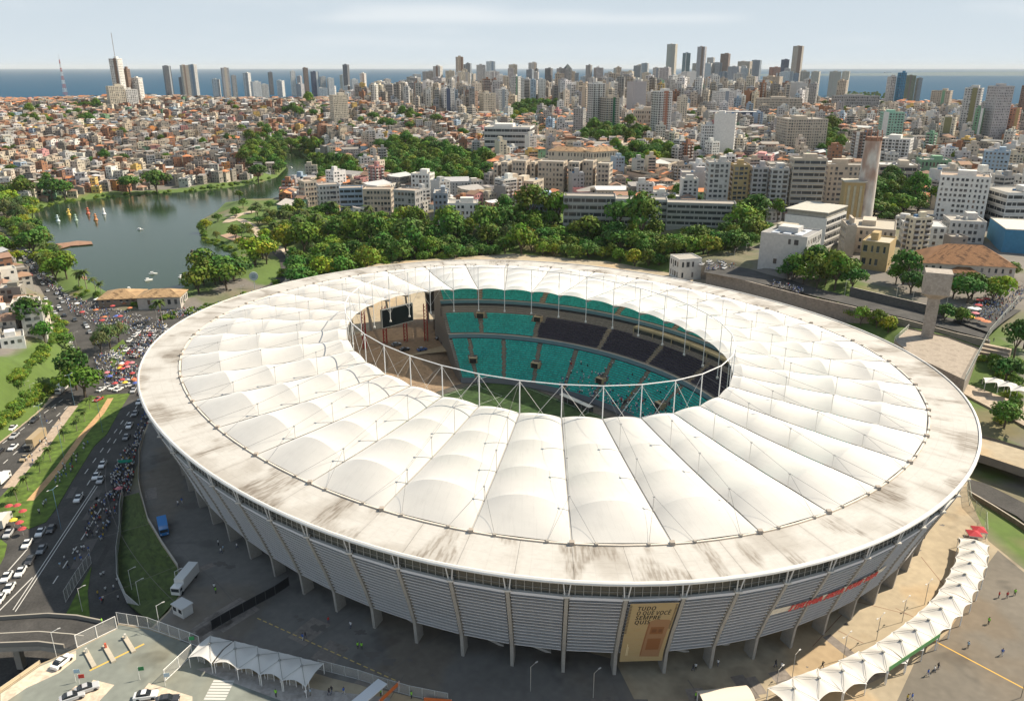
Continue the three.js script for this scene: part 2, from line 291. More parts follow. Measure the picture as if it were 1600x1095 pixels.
sheet('lawn', P2([[-60, 850], [0, 842], [10, 850], [6, 868], [0, 880], [-60, 930]], ROAD_Y + 0.14), ROAD_Y + 0.14, M_grass, grassCol, 0.3);
sheet('lawn', P2([[142, 885], [136, 925], [140, 968], [98, 968], [112, 940]], ROAD_Y + 0.14), ROAD_Y + 0.14, M_grass, grassCol, 0.3);
sheet('lawn', P2([[172, 545], [192, 530], [200, 545], [178, 572], [172, 590]], ROAD_Y + 0.14), ROAD_Y + 0.14, M_grass, grassCol, 0.3);
const strip = (pts, w, Y) => { const L = [], Rr = []; for (let i = 0; i < pts.length; i++) { const a = pts[Math.max(0, i - 1)], b = pts[Math.min(pts.length - 1, i + 1)]; const dx = b[0] - a[0], dz = b[1] - a[1], l = Math.hypot(dx, dz) || 1; L.push([pts[i][0] - dz / l * w / 2, pts[i][1] + dx / l * w / 2]); Rr.push([pts[i][0] + dz / l * w / 2, pts[i][1] - dx / l * w / 2]); } return [...L, ...Rr.reverse()]; };
sheet('footpath', strip(P2([[172, 622], [158, 645], [128, 680], [108, 708], [92, 730], [70, 755], [46, 782]], ROAD_Y + 0.16), 2.2), ROAD_Y + 0.16, M_slab, [0.55, 0.36, 0.18]);
sheet('pavement', strip(P2([[-40, 712], [0, 682], [50, 642], [98, 602]], ROAD_Y + 0.15), 5.5), ROAD_Y + 0.15, M_slab, [0.5, 0.42, 0.32], 0.3);
sheet('pavement', strip(P2([[114, 634], [98, 655], [68, 696], [34, 735], [12, 762]], ROAD_Y + 0.16), 3.5), ROAD_Y + 0.16, M_slab, [0.45, 0.38, 0.3], 0.3);
sheet('pavement', strip(P2([[440, 384], [452, 398], [459, 415], [452, 438], [430, 456]], ROAD_Y + 0.15), 6), ROAD_Y + 0.15, M_slab, [0.62, 0.55, 0.45], 0.3);
// lane dashes and lines painted on the boulevard
function dashes(a, b, n, len, w, Y, col, name) {
  const A = at(...a, Y), B = at(...b, Y), r = Math.atan2(-(B.z - A.z), B.x - A.x), g = new THREE.BoxGeometry(len, 0.008, w), m = mat({ color: new THREE.Color(...col) });
  for (let i = 0; i < n; i++) { const t = (i + 0.5) / n, o = new THREE.Mesh(g, m); o.name = numbered(name); o.position.set(lerp(A.x, B.x, t), Y + 0.006, lerp(A.z, B.z, t)); o.rotation.y = r; o.receiveShadow = true; o.userData.kind = 'structure'; scene.add(o); }
}
const WHITE = [0.52, 0.5, 0.46], YEL = [0.6, 0.38, 0.08];
dashes([0, 695], [100, 622], 8, 3, 0.3, ROAD_Y, WHITE, 'lane_dash'); dashes([0, 728], [108, 632], 8, 3, 0.3, ROAD_Y, WHITE, 'lane_dash');
dashes([216, 630], [120, 782], 10, 3.4, 0.3, ROAD_Y, WHITE, 'lane_dash'); dashes([204, 640], [128, 745], 7, 3.4, 0.3, ROAD_Y, WHITE, 'lane_dash');
dashes([160, 790], [78, 918], 6, 3.4, 0.3, ROAD_Y, WHITE, 'lane_dash'); dashes([150, 755], [16, 958], 1, 62, 0.22, ROAD_Y, WHITE, 'lane_line'); dashes([153, 757], [20, 960], 1, 62, 0.22, ROAD_Y, WHITE, 'lane_line');
dashes([38, 862], [0, 905], 1, 16, 0.3, ROAD_Y, WHITE, 'lane_line'); dashes([40, 912], [-10, 962], 1, 18, 0.3, ROAD_Y, WHITE, 'lane_line');
// ================================================================ THE STADIUM
const SC = [4.9, -248.4], STH = -133.4 * Math.PI / 180, SU = [Math.cos(STH), Math.sin(STH)], SV = [-SU[1], SU[0]];
const rad = (d) => d * Math.PI / 180;
const LIP = [135, 115.2], LIP_Y = 27.3;
const S2 = (a, b) => [SC[0] + SU[0] * a + SV[0] * b, SC[1] + SU[1] * a + SV[1] * b];   // stadium axes to world x,z
const bulge = (t) => 1.001 - 0.015 * Math.cos(4 * t) + 0.006 * Math.cos(t);
function EL(deg, off, Y) { const t = rad(deg), k = bulge(t), [x, z] = S2((LIP[0] * k - off) * Math.cos(t), (LIP[1] * k - off) * Math.sin(t)); return [x, Y, z]; }
function EA(deg, a, b, Y) { const t = rad(deg), k = a === INNER[0] ? 1 + 0.009 * Math.cos(t) : 1, [x, z] = S2(a * k * Math.cos(t), b * k * Math.sin(t)); return [x, Y, z]; }
const RING_OFF = 11.9, INNER = [71.4, 52.2], INNER_Y = 30.4, UP_Y = 39.6;
const mix3 = (p, q, t) => [lerp(p[0], q[0], t), lerp(p[1], q[1], t), lerp(p[2], q[2], t)];
const openEnd = (deg) => Math.abs(((deg % 360) + 540) % 360 - 180) < 24;

const roof = base('stadium_roof'); tag(roof, 'vast white oval stadium roof of arched fabric panels with a central opening', 'roof');
const WHT = [0.80, 0.775, 0.73];
{ // outer slab ring: 72 stained concrete-coloured panels
  const NU = 2048, NV = 256, d = new Uint8Array(NU * NV * 4);   // 24 panels round, the ring across
  for (let j = 0; j < NV; j++) for (let i = 0; i < NU; i++) {
    const u = i / NU, v = j / NV, patch = smooth(0.52, 0.68, fbm(u * 40, v * 1.7, 4, 101, 40) * 0.5 + 0.5 * vnoise(u * 64, v * 1.2, 55, 64)), grain = fbm(u * 700, v * 5, 3, 131, 700), fine = fbm(u * 320, v * 20, 3, 141, 320), veil = fbm(u * 26, v * 1.5, 3, 161, 26);
    const seam = (Math.abs((v * 4) % 1 - 0.5) > 0.47 || Math.abs((u * 192) % 1 - 0.5) > 0.475) ? 0.035 : 0;
    const st = patch * (0.25 + 0.75 * smooth(0.3, 0.8, grain)) * 0.36 + 0.15 * smooth(0.42, 0.7, veil) + 0.10 * smooth(0.36, 0.5, Math.abs((u * 24) % 1 - 0.5)) * grain, k = (j * NU + i) * 4, bs = 0.93 + 0.06 * fine - seam;
    d[k] = 255 * clamp(bs - st * 0.66, 0, 1); d[k + 1] = 255 * clamp(bs - 0.012 - st * 0.72, 0, 1); d[k + 2] = 255 * clamp(bs - 0.03 - st * 0.78, 0, 1); d[k + 3] = 255;
  }
  const t = new THREE.DataTexture(d, NU, NV); t.wrapS = t.wrapT = THREE.RepeatWrapping; t.magFilter = THREE.LinearFilter; t.minFilter = THREE.LinearMipmapLinearFilter; t.generateMipmaps = true; t.colorSpace = THREE.SRGBColorSpace; t.needsUpdate = true;
  const m = mat({ color: new THREE.Color(0.50, 0.488, 0.465), map: t, roughness: 0.8 });
  for (let i = 0; i < 72; i++) {
    const g = new G(), a0 = i * 5 + 0.012, a1 = i * 5 + 4.988;
    for (let k = 0; k < 2; k++) {
      const b0 = lerp(a0, a1, k / 2), b1 = lerp(a0, a1, (k + 1) / 2);
      const A = EL(b0, 0.35, LIP_Y), B = EL(b1, 0.35, LIP_Y), Cc = EL(b1, RING_OFF, LIP_Y + 0.25), D = EL(b0, RING_OFF, LIP_Y + 0.25);
      const u0 = (i + k / 2) / 24, u1 = (i + (k + 1) / 2) / 24, vv = 0.02;
      g.tri(A, Cc, B, [1, 1, 1], [u0, vv, u1, vv + 0.96, u1, vv]); g.tri(A, D, Cc, [1, 1, 1], [u0, vv, u0, vv + 0.96, u1, vv + 0.96]);
    }
    part(roof, 'roof_slab_panel', g, m);
  }
  const lip = new G(), und = new G(), gut = new G();
  for (let i = 0; i < 144; i++) {
    const a = i * 2.5, b = a + 2.5, q = (o, y) => [EL(a, o, y), EL(b, o, y)];
    const prof = [[0.4, LIP_Y + 0.02], [0.4, LIP_Y + 0.3], [0.1, LIP_Y + 0.34], [-0.22, LIP_Y + 0.1], [-0.3, LIP_Y - 0.2], [0.0, LIP_Y - 0.55], [0.6, LIP_Y - 0.6]].map((w) => q(...w));
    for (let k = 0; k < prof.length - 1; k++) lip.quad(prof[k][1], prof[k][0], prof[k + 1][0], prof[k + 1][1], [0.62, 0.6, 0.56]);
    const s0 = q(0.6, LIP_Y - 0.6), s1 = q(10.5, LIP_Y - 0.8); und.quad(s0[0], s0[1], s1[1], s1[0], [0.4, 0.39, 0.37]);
    const g0 = q(RING_OFF - 0.35, LIP_Y + 0.26), g1 = q(RING_OFF - 0.3, LIP_Y + 0.55), g2 = q(RING_OFF + 0.1, LIP_Y + 0.55), g3 = q(RING_OFF + 0.4, LIP_Y + 0.1);
    gut.quad(g0[0], g1[0], g1[1], g0[1], [0.45, 0.38, 0.3]); gut.quad(g1[0], g2[0], g2[1], g1[1], [0.6, 0.54, 0.46]); gut.quad(g2[0], g3[0], g3[1], g2[1], [0.5, 0.44, 0.37]);
  }
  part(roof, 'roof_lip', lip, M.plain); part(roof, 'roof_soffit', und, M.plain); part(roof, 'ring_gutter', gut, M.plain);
}
// fabric: 36 bays, each stretched over four arches
const ARCH = [0, 0.22, 0.455, 0.70, 0.945, 1];
const bayLine = (deg, s) => { const p = EL(deg, RING_OFF + 0.1, LIP_Y + 0.45), q = EA(deg, INNER[0], INNER[1], INNER_Y), r = mix3(p, q, s); r[1] -= 0.55 * Math.sin(Math.PI * s); return r; };
const fabric = new THREE.MeshPhysicalMaterial({ color: new THREE.Color(0.80, 0.78, 0.75), roughness: 0.75, transmission: 0.42, thickness: 0, side: THREE.DoubleSide, map: rep(noiseTex(256, (u, v) => { const seam = Math.abs((u * 8) % 1 - 0.5) > 0.475 ? 0.022 : 0, run = smooth(0.6, 0.8, fbm(u * 40, v * 5, 3, 177, 40)) * 0.02, k = 0.955 + 0.045 * fbm(u * 4, v * 9, 4, 171, 4) - seam - run; return [k, k * 0.997, k * 0.985]; }), 0.05) });
{
  const beamG = [], NX = 14, NY = 9;
  for (let b = 0; b < 36; b++) {
    const d0 = 5 + b * 10, d1 = d0 + 10;
    for (let f = 0; f < 5; f++) {
      const s0 = ARCH[f], s1 = ARCH[f + 1], pos = [], uv = [], idx = [];
      for (let j = 0; j <= NY; j++) {
        const w = j / NY, s = lerp(s0, s1, w), L = bayLine(d0, s), Rr = bayLine(d1, s), width = Math.hypot(L[0] - Rr[0], L[2] - Rr[2]);
        const rise = (q) => q <= 0 ? 0.0 : q >= 1 ? 0.05 : 0.142;
        let B = lerp(rise(s0), rise(s1), w);
        if (f === 0) B = lerp(0, 0.142, Math.pow(w, 0.9)); else if (f < 4) B -= 0.048 * 4 * w * (1 - w);
        const inset = 0.22 / width;
        for (let i = 0; i <= NX; i++) {
          const t = lerp(inset, 1 - inset, i / NX), p = mix3(L, Rr, t), x = 2 * t - 1;
          p[1] += width * B * (1 - Math.pow(Math.abs(x), 2.1));
          pos.push(...p); uv.push(t * width, s * 52);
        }
      }
      for (let j = 0; j < NY; j++) for (let i = 0; i < NX; i++) { const a = j * (NX + 1) + i; idx.push(a, a + 1, a + NX + 1, a + 1, a + NX + 2, a + NX + 1); }
      const g = new THREE.BufferGeometry(); g.setAttribute('position', new THREE.Float32BufferAttribute(pos, 3)); g.setAttribute('uv', new THREE.Float32BufferAttribute(uv, 2)); g.setIndex(idx); g.computeVertexNormals();
      part(roof, 'fabric_panel', g, fabric);
    }
  }
  const STEEL = [0.66, 0.64, 0.6], CAB = [0.42, 0.41, 0.39], CABD = [0.16, 0.155, 0.15];
  for (let b = 0; b < 36; b++) {
    const d = 5 + b * 10, beam = new G();
    for (let k = 0; k < 8; k++) { // radial beam
      const p = bayLine(d, k / 8), q = bayLine(d, (k + 1) / 8), t = [q[2] - p[2], 0, -(q[0] - p[0])], l = Math.hypot(t[0], t[2]); const e = [t[0] / l * 0.34, t[2] / l * 0.34];
      const y = -0.12; const A = [p[0] - e[0], p[1] + y, p[2] - e[1]], B = [p[0] + e[0], p[1] + y, p[2] + e[1]], Cc = [q[0] + e[0], q[1] + y, q[2] + e[1]], D = [q[0] - e[0], q[1] + y, q[2] - e[1]], dn = (v) => [v[0], v[1] - 0.8, v[2]];
      const cc = [0.36, 0.345, 0.32]; beam.quad(A, B, Cc, D, cc); beam.quad(dn(A), A, D, dn(D), cc); beam.quad(B, dn(B), dn(Cc), Cc, cc);
    }
    part(roof, 'radial_beam', beam, M.plain);
    const tops = [];
    for (const s of [0.22, 0.455, 0.70]) { const p = bayLine(d, s), h = 9 * Math.pow(s, 0.62); const g = new G(), top = [p[0], p[1] + h, p[2]]; g.bar([p[0], p[1] - 0.2, p[2]], top, 0.1, STEEL, 6); g.box(top[0], top[1] - 0.12, top[2], 0.45, 0.24, 0.45, CAB); part(roof, 'roof_post', g, M.metal); tops.push(top); }
    const up = EA(d, INNER[0], INNER[1], UP_Y), cab = new G();
    cab.bar(up, tops[2], 0.035, CABD, 4).bar(tops[2], tops[1], 0.035, CABD, 4).bar(tops[1], tops[0], 0.035, CABD, 4);
    for (const e of [-2.4, 2.4]) { const q = EL(d + e, RING_OFF - 0.1, LIP_Y + 0.6); cab.bar(tops[0], q, 0.035, CABD, 4); cab.box(q[0], q[1] - 0.3, q[2], 0.6, 0.5, 0.6, [0.3, 0.27, 0.23]); }
    const nq = EL(d, RING_OFF - 0.1, LIP_Y + 0.25); cab.box(nq[0], nq[1], nq[2], 0.95, 0.75, 0.95, [0.34, 0.29, 0.24]);
    part(roof, 'roof_cable', cab, M.cloth);
    const st = new G(), lo = EA(d, INNER[0], INNER[1], 21.6); st.bar(lo, [up[0], up[1], up[2]], 0.14, [0.78, 0.765, 0.73], 8); st.box(lo[0], lo[1] - 0.4, lo[2], 0.7, 0.6, 0.7, STEEL); part(roof, 'ring_strut', st, M.plain);
    const nx = EA(d + 10, INNER[0], INNER[1], UP_Y), nlo = EA(d + 10, INNER[0], INNER[1], 24.5), ring = new G(), br = new G();
    ring.bar(up, nx, 0.145, [0.72, 0.705, 0.68], 8); part(roof, 'tension_ring', ring, M.plain);
    if (d > 180 || d < 20) br.bar([up[0], up[1] - 0.3, up[2]], nlo, 0.055, STEEL, 4).bar([nx[0], nx[1] - 0.3, nx[2]], EA(d, INNER[0], INNER[1], 24.5), 0.045, STEEL, 4); part(roof, 'ring_brace', br, M.plain);
  }
}
// ---------------------------------------------------------------- the outer shell: columns and louvres
const shell = base('stadium_facade'); tag(shell, 'leaning grey louvred facade with concrete ribs under the white oval roof', 'facade');
const profile = (Y) => Y < 5.5 ? lerp(8.2, 7.7, Y / 5.5) : Y < 12.5 ? lerp(7.7, 5.4, (Y - 5.5) / 7) : lerp(5.4, 1.1, (Y - 12.5) / 10.8);
const SLAT = mat({ color: new THREE.Color(0.80, 0.77, 0.74), roughness: 0.6, map: rep(noiseTex(128, (u, v) => 0.84 + 0.16 * fbm(u * 5, v * 5, 4, 201, 5)), 1) });
{
  const colM = mat({ color: new THREE.Color(0.36, 0.335, 0.295), map: rep(mottled, 0.3), roughness: 0.9 });
  const unit = new THREE.BoxGeometry(1, 1, 1), far = [];
  for (let i = 0; i < 72; i++) {
    const deg = i * 5 + 0.6, g = new G(), w = rad(0.24);
    const pr = [[0, 8.2, 2.6], [3, 7.95, 2.4], [5.5, 7.7, 1.8], [9, 6.55, 0.9], [12.5, 5.4, 0.7], [18, 3.2, 0.7], [23.9, 0.95, 0.7]];
    const hw = 0.165; // half width in degrees
    for (let k = 0; k < pr.length - 1; k++) {
      const [y0, o0, t0] = pr[k], [y1, o1, t1] = pr[k + 1];
      const a = EL(deg - hw, o0 - 0.55, y0), b = EL(deg + hw, o0 - 0.55, y0), c = EL(deg + hw, o1 - 0.55, y1), d = EL(deg - hw, o1 - 0.55, y1);
      const a2 = EL(deg - hw, o0 + t0, y0), b2 = EL(deg + hw, o0 + t0, y0), c2 = EL(deg + hw, o1 + t1, y1), d2 = EL(deg - hw, o1 + t1, y1);
      g.quad(b, a, d, c, [1, 1, 1], i); g.quad(a, a2, d2, d, [1, 1, 1], i); g.quad(b2, b, c, c2, [1, 1, 1], i); g.quad(a2, b2, c2, d2, [1, 1, 1], i);
    }
    part(shell, 'column', g, colM);
    const y = new G(); for (const e of [-0.3, 0.3]) y.bar(EL(deg + e * 0.5, 0.7, 23.7), EL(deg + e, 0.1, LIP_Y - 0.5), 0.13, [0.6, 0.58, 0.55], 5);
    const hd = EL(deg, 0.8, 23.6); y.box(hd[0], hd[1], hd[2], 1.3, 0.35, 1.3, [0.5, 0.47, 0.42]); part(shell, 'roof_bracket', y, M.plain);
    if (openEnd(deg + 2.5)) continue;
    // louvres of the bay between this column and the next
    const poster = Math.abs(deg + 2.5 - 218.1) < 2, near = (deg + 2.5 > 188 && deg + 2.5 < 259);
    for (let k = 0; k < 17; k++) {
      const Y = 5.95 + k * 1.0, o = profile(Y), A = EL(deg + 0.25, o, Y), B = EL(deg + 4.75, o, Y);
      const sm = new THREE.Mesh(unit, SLAT); sm.name = 'louvre_slat'; sm.position.set((A[0] + B[0]) / 2, Y, (A[2] + B[2]) / 2);
      const dx = B[0] - A[0], dz = B[2] - A[2]; sm.rotation.order = 'YXZ'; sm.rotation.y = Math.atan2(-dz, dx); const out = EL(deg + 2.5, o - 1, Y), inw = Math.sign((out[0] - sm.position.x) * dz * -1 + (out[2] - sm.position.z) * dx);
      sm.rotation.x = inw * (0.04 + 0.08 * (hash2(i, k) - 0.5)); sm.scale.set(Math.hypot(dx, dz), 0.1, 0.66);
      if (near) shell.add(sm); else { sm.updateMatrix(); far.push(unit.clone().applyMatrix4(sm.matrix)); }
    }
    { const g2 = new G(); const A = EL(deg + 0.25, 0.95, 22.75), B = EL(deg + 4.75, 0.95, 22.75), Cq = EL(deg + 4.75, 0.8, 23.45), D = EL(deg + 0.25, 0.8, 23.45), E2 = EL(deg + 4.75, 1.6, 23.5), F2 = EL(deg + 0.25, 1.6, 23.5); g2.quad(B, A, D, Cq, [0.55, 0.55, 0.57]); g2.quad(Cq, D, F2, E2, [0.5, 0.48, 0.44]); part(shell, 'head_panel', g2, M.plain); }
    { const g3 = new G(); const A = EL(deg, 1.4, 23.5), B = EL(deg + 5, 1.4, 23.5); g3.quad(B, A, EL(deg, 1.4, 26.6), EL(deg + 5, 1.4, 26.6), [0.05, 0.052, 0.045]); const wn = part(shell, 'clerestory_window', g3, M.glass); const fr = new G(); for (let k = 0; k <= 7; k++) fr.bar(EL(deg + k * 5 / 7, 1.3, 23.5), EL(deg + k * 5 / 7, 1.3, 26.6), 0.05, [0.42, 0.4, 0.36], 4); fr.bar(EL(deg, 1.3, 24.5), EL(deg + 5, 1.3, 24.5), 0.04, [0.3, 0.29, 0.26], 4); part(wn, 'mullion', fr, M.plain); }
  }
  part(shell, 'louvre_slat', mergeGeometries(far), SLAT, 'stuff');
  const back = new G(), sof = new G(), inn = new G();
  for (let i = 0; i < 144; i++) { const a = i * 2.5 + 0.6, b = a + 2.5; if (openEnd(a)) continue;
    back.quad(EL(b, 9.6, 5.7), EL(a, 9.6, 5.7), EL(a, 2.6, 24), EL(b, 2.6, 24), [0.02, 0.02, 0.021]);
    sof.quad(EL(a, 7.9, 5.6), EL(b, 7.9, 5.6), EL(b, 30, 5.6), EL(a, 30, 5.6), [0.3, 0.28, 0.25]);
    inn.quad(EL(b, 21, 0), EL(a, 21, 0), EL(a, 21, 5.6), EL(b, 21, 5.6), i % 6 < 2 ? [0.05, 0.05, 0.055] : [0.24, 0.22, 0.2]); }
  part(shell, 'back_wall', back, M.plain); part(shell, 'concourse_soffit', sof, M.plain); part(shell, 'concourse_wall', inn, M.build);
  // zigzag stair flights seen between the legs
  for (const d of [226, 231, 211, 206, 241]) for (const e of [0, 1]) { const g = new G(), A = EL(d + (e ? 4.4 : 0.8), 13, e ? 2.7 : 0.2), B = EL(d + (e ? 0.8 : 4.4), 13, e ? 5.2 : 2.7); const p2 = EL(d, 16, 0), dx = p2[0] - EL(d, 13, 0)[0], dz = p2[2] - EL(d, 13, 0)[2]; g.quad(A, B, [B[0] + dx, B[1], B[2] + dz], [A[0] + dx, A[1], A[2] + dz], [0.45, 0.42, 0.38]); g.quad(A, B, [B[0], B[1] - 0.6, B[2]], [A[0], A[1] - 0.6, A[2]], [0.5, 0.47, 0.42]); part(shell, 'stair_flight', g, M.plain); }
}
// ---------------------------------------------------------------- banner and lettering
{
  const cv = document.createElement('canvas'); cv.width = 560; cv.height = 1024; const c = cv.getContext('2d');
  c.fillStyle = '#a4906a'; c.fillRect(0, 0, 560, 1024);
  for (let i = 0; i < 2600; i++) { c.fillStyle = `rgba(${120 + 80 * hash2(i, 1)},${95 + 60 * hash2(i, 2)},${50 + 30 * hash2(i, 3)},0.05)`; c.fillRect(hash2(i, 4) * 560, hash2(i, 5) * 1024, 20 + 70 * hash2(i, 6), 3 + 8 * hash2(i, 7)); }
  c.fillStyle = '#8f6c4c'; c.beginPath(); c.moveTo(270, 350); c.quadraticCurveTo(300, 290, 380, 292); c.lineTo(500, 300); c.quadraticCurveTo(540, 305, 535, 370); c.lineTo(505, 960); c.lineTo(250, 950); c.closePath(); c.fill();
  c.fillStyle = '#80532f'; c.fillRect(315, 430, 165, 130); c.fillRect(310, 640, 170, 200); c.fillStyle = '#6d4728'; c.fillRect(335, 470, 60, 60); c.fillRect(420, 470, 45, 60);
  c.strokeStyle = '#7c4d2a'; c.lineWidth = 10; c.beginPath(); c.moveTo(262, 930); c.lineTo(285, 360); c.stroke();
  c.fillStyle = '#1d1812'; c.font = 'bold 96px sans-serif';
  ['TUDO', 'O QUE VOCÊ', 'SEMPRE', 'QUIS'].forEach((t, i) => { c.save(); c.translate(92, 124 + i * 82); c.transform(1, 0, -0.08, 1, 0, 0); c.scale(i === 1 ? 0.72 : 0.84, 1); c.fillText(t, 0, 0); c.restore(); });
  c.fillStyle = '#2b241a'; for (let k = 0; k < 20; k++) { c.fillRect(2, 30 + k * 26, 26, 14); c.fillRect(532, 30 + k * 22, 22, 12); }
  c.save(); c.translate(70, 930); c.rotate(-Math.PI / 2); c.fillStyle = '#d8c9a4'; c.fillRect(0, 0, 200, 8); c.fillRect(0, 16, 150, 6); c.restore();
  const tex = new THREE.CanvasTexture(cv); tex.colorSpace = THREE.SRGBColorSpace; tex.flipY = true;
  const g = new THREE.BufferGeometry(), pos = [], uv = [], idx = [], n = 8, d0 = 216.05, d1 = 220.25;
  for (let k = 0; k <= n; k++) { const Y = lerp(4.0, 22.8, k / n), o = profile(Y) - 0.95; pos.push(...EL(d0, o, Y), ...EL(d1, o, Y)); uv.push(1, k / n, 0, k / n); if (k < n) { const a = k * 2; idx.push(a + 1, a, a + 2, a + 1, a + 2, a + 3); } }
  g.setAttribute('position', new THREE.Float32BufferAttribute(pos, 3)); g.setAttribute('uv', new THREE.Float32BufferAttribute(uv, 2)); g.setIndex(idx); g.computeVertexNormals();
  const bn = part(scene, 'facade_banner', g, mat({ map: tex, roughness: 0.8, side: THREE.DoubleSide })); tag(bn, 'tall ochre advertising banner with black capitals hung on the louvred facade', 'banner');
  const sign = base('facade_sign'); tag(sign, 'long cream board with slanted red capital letters across the louvres', 'sign');
  const findDeg = (px, Y) => { let best = 200, e = 1e9; for (let d = 180; d < 225; d += 0.1) { const p = EL(d, profile(Y) - 1.0, Y), q = project(...p)[0]; if (Math.abs(q - px) < e) { e = Math.abs(q - px); best = d; } } return best; };
  const Yb = 13.7, dS = findDeg(1206, Yb), dE = findDeg(1384, Yb), bd = new G();
  for (let k = 0; k < 24; k++) { const a = lerp(dS, dE, k / 24), b = lerp(dS, dE, (k + 1) / 24); const q = (d, Y) => EL(d, profile(Y) - 0.62, Y); bd.quad(q(a, Yb - 0.2), q(b, Yb - 0.2), q(b, Yb + 1.55), q(a, Yb + 1.55), [0.62, 0.565, 0.46]); }
  part(sign, 'backing_board', bd, M.plain);
  const font = await new FontLoader().loadAsync('fonts/droid/droid_sans_bold.typeface.json'), txt = 'ITAIPAVA ARENA FONTE NOVA', a0 = findDeg(1232, Yb), a1 = findDeg(1368, Yb), red = mat({ color: new THREE.Color(0.52, 0.03, 0.035), roughness: 0.5 });
  [...txt].forEach((ch, i) => {
    if (ch === ' ') return;
    const gg = new TextGeometry(ch, { font, size: 1.62, depth: 0.12, curveSegments: 3 }); gg.applyMatrix4(new THREE.Matrix4().set(0.94, 0.22, 0, 0, 0, 1, 0, 0, 0, 0, 1, 0, 0, 0, 0, 1));
    const dg = lerp(a0, a1, i / txt.length), p = EL(dg, profile(Yb) - 0.85, Yb), q = EL(dg - 0.5, profile(Yb) - 0.85, Yb);
    const m = new THREE.Mesh(gg, red); m.name = 'letter'; m.position.set(...p); m.rotation.y = Math.atan2(-(q[2] - p[2]), q[0] - p[0]); m.rotation.order = 'YXZ'; m.rotation.x = 0.3; sign.add(m);
  });
}
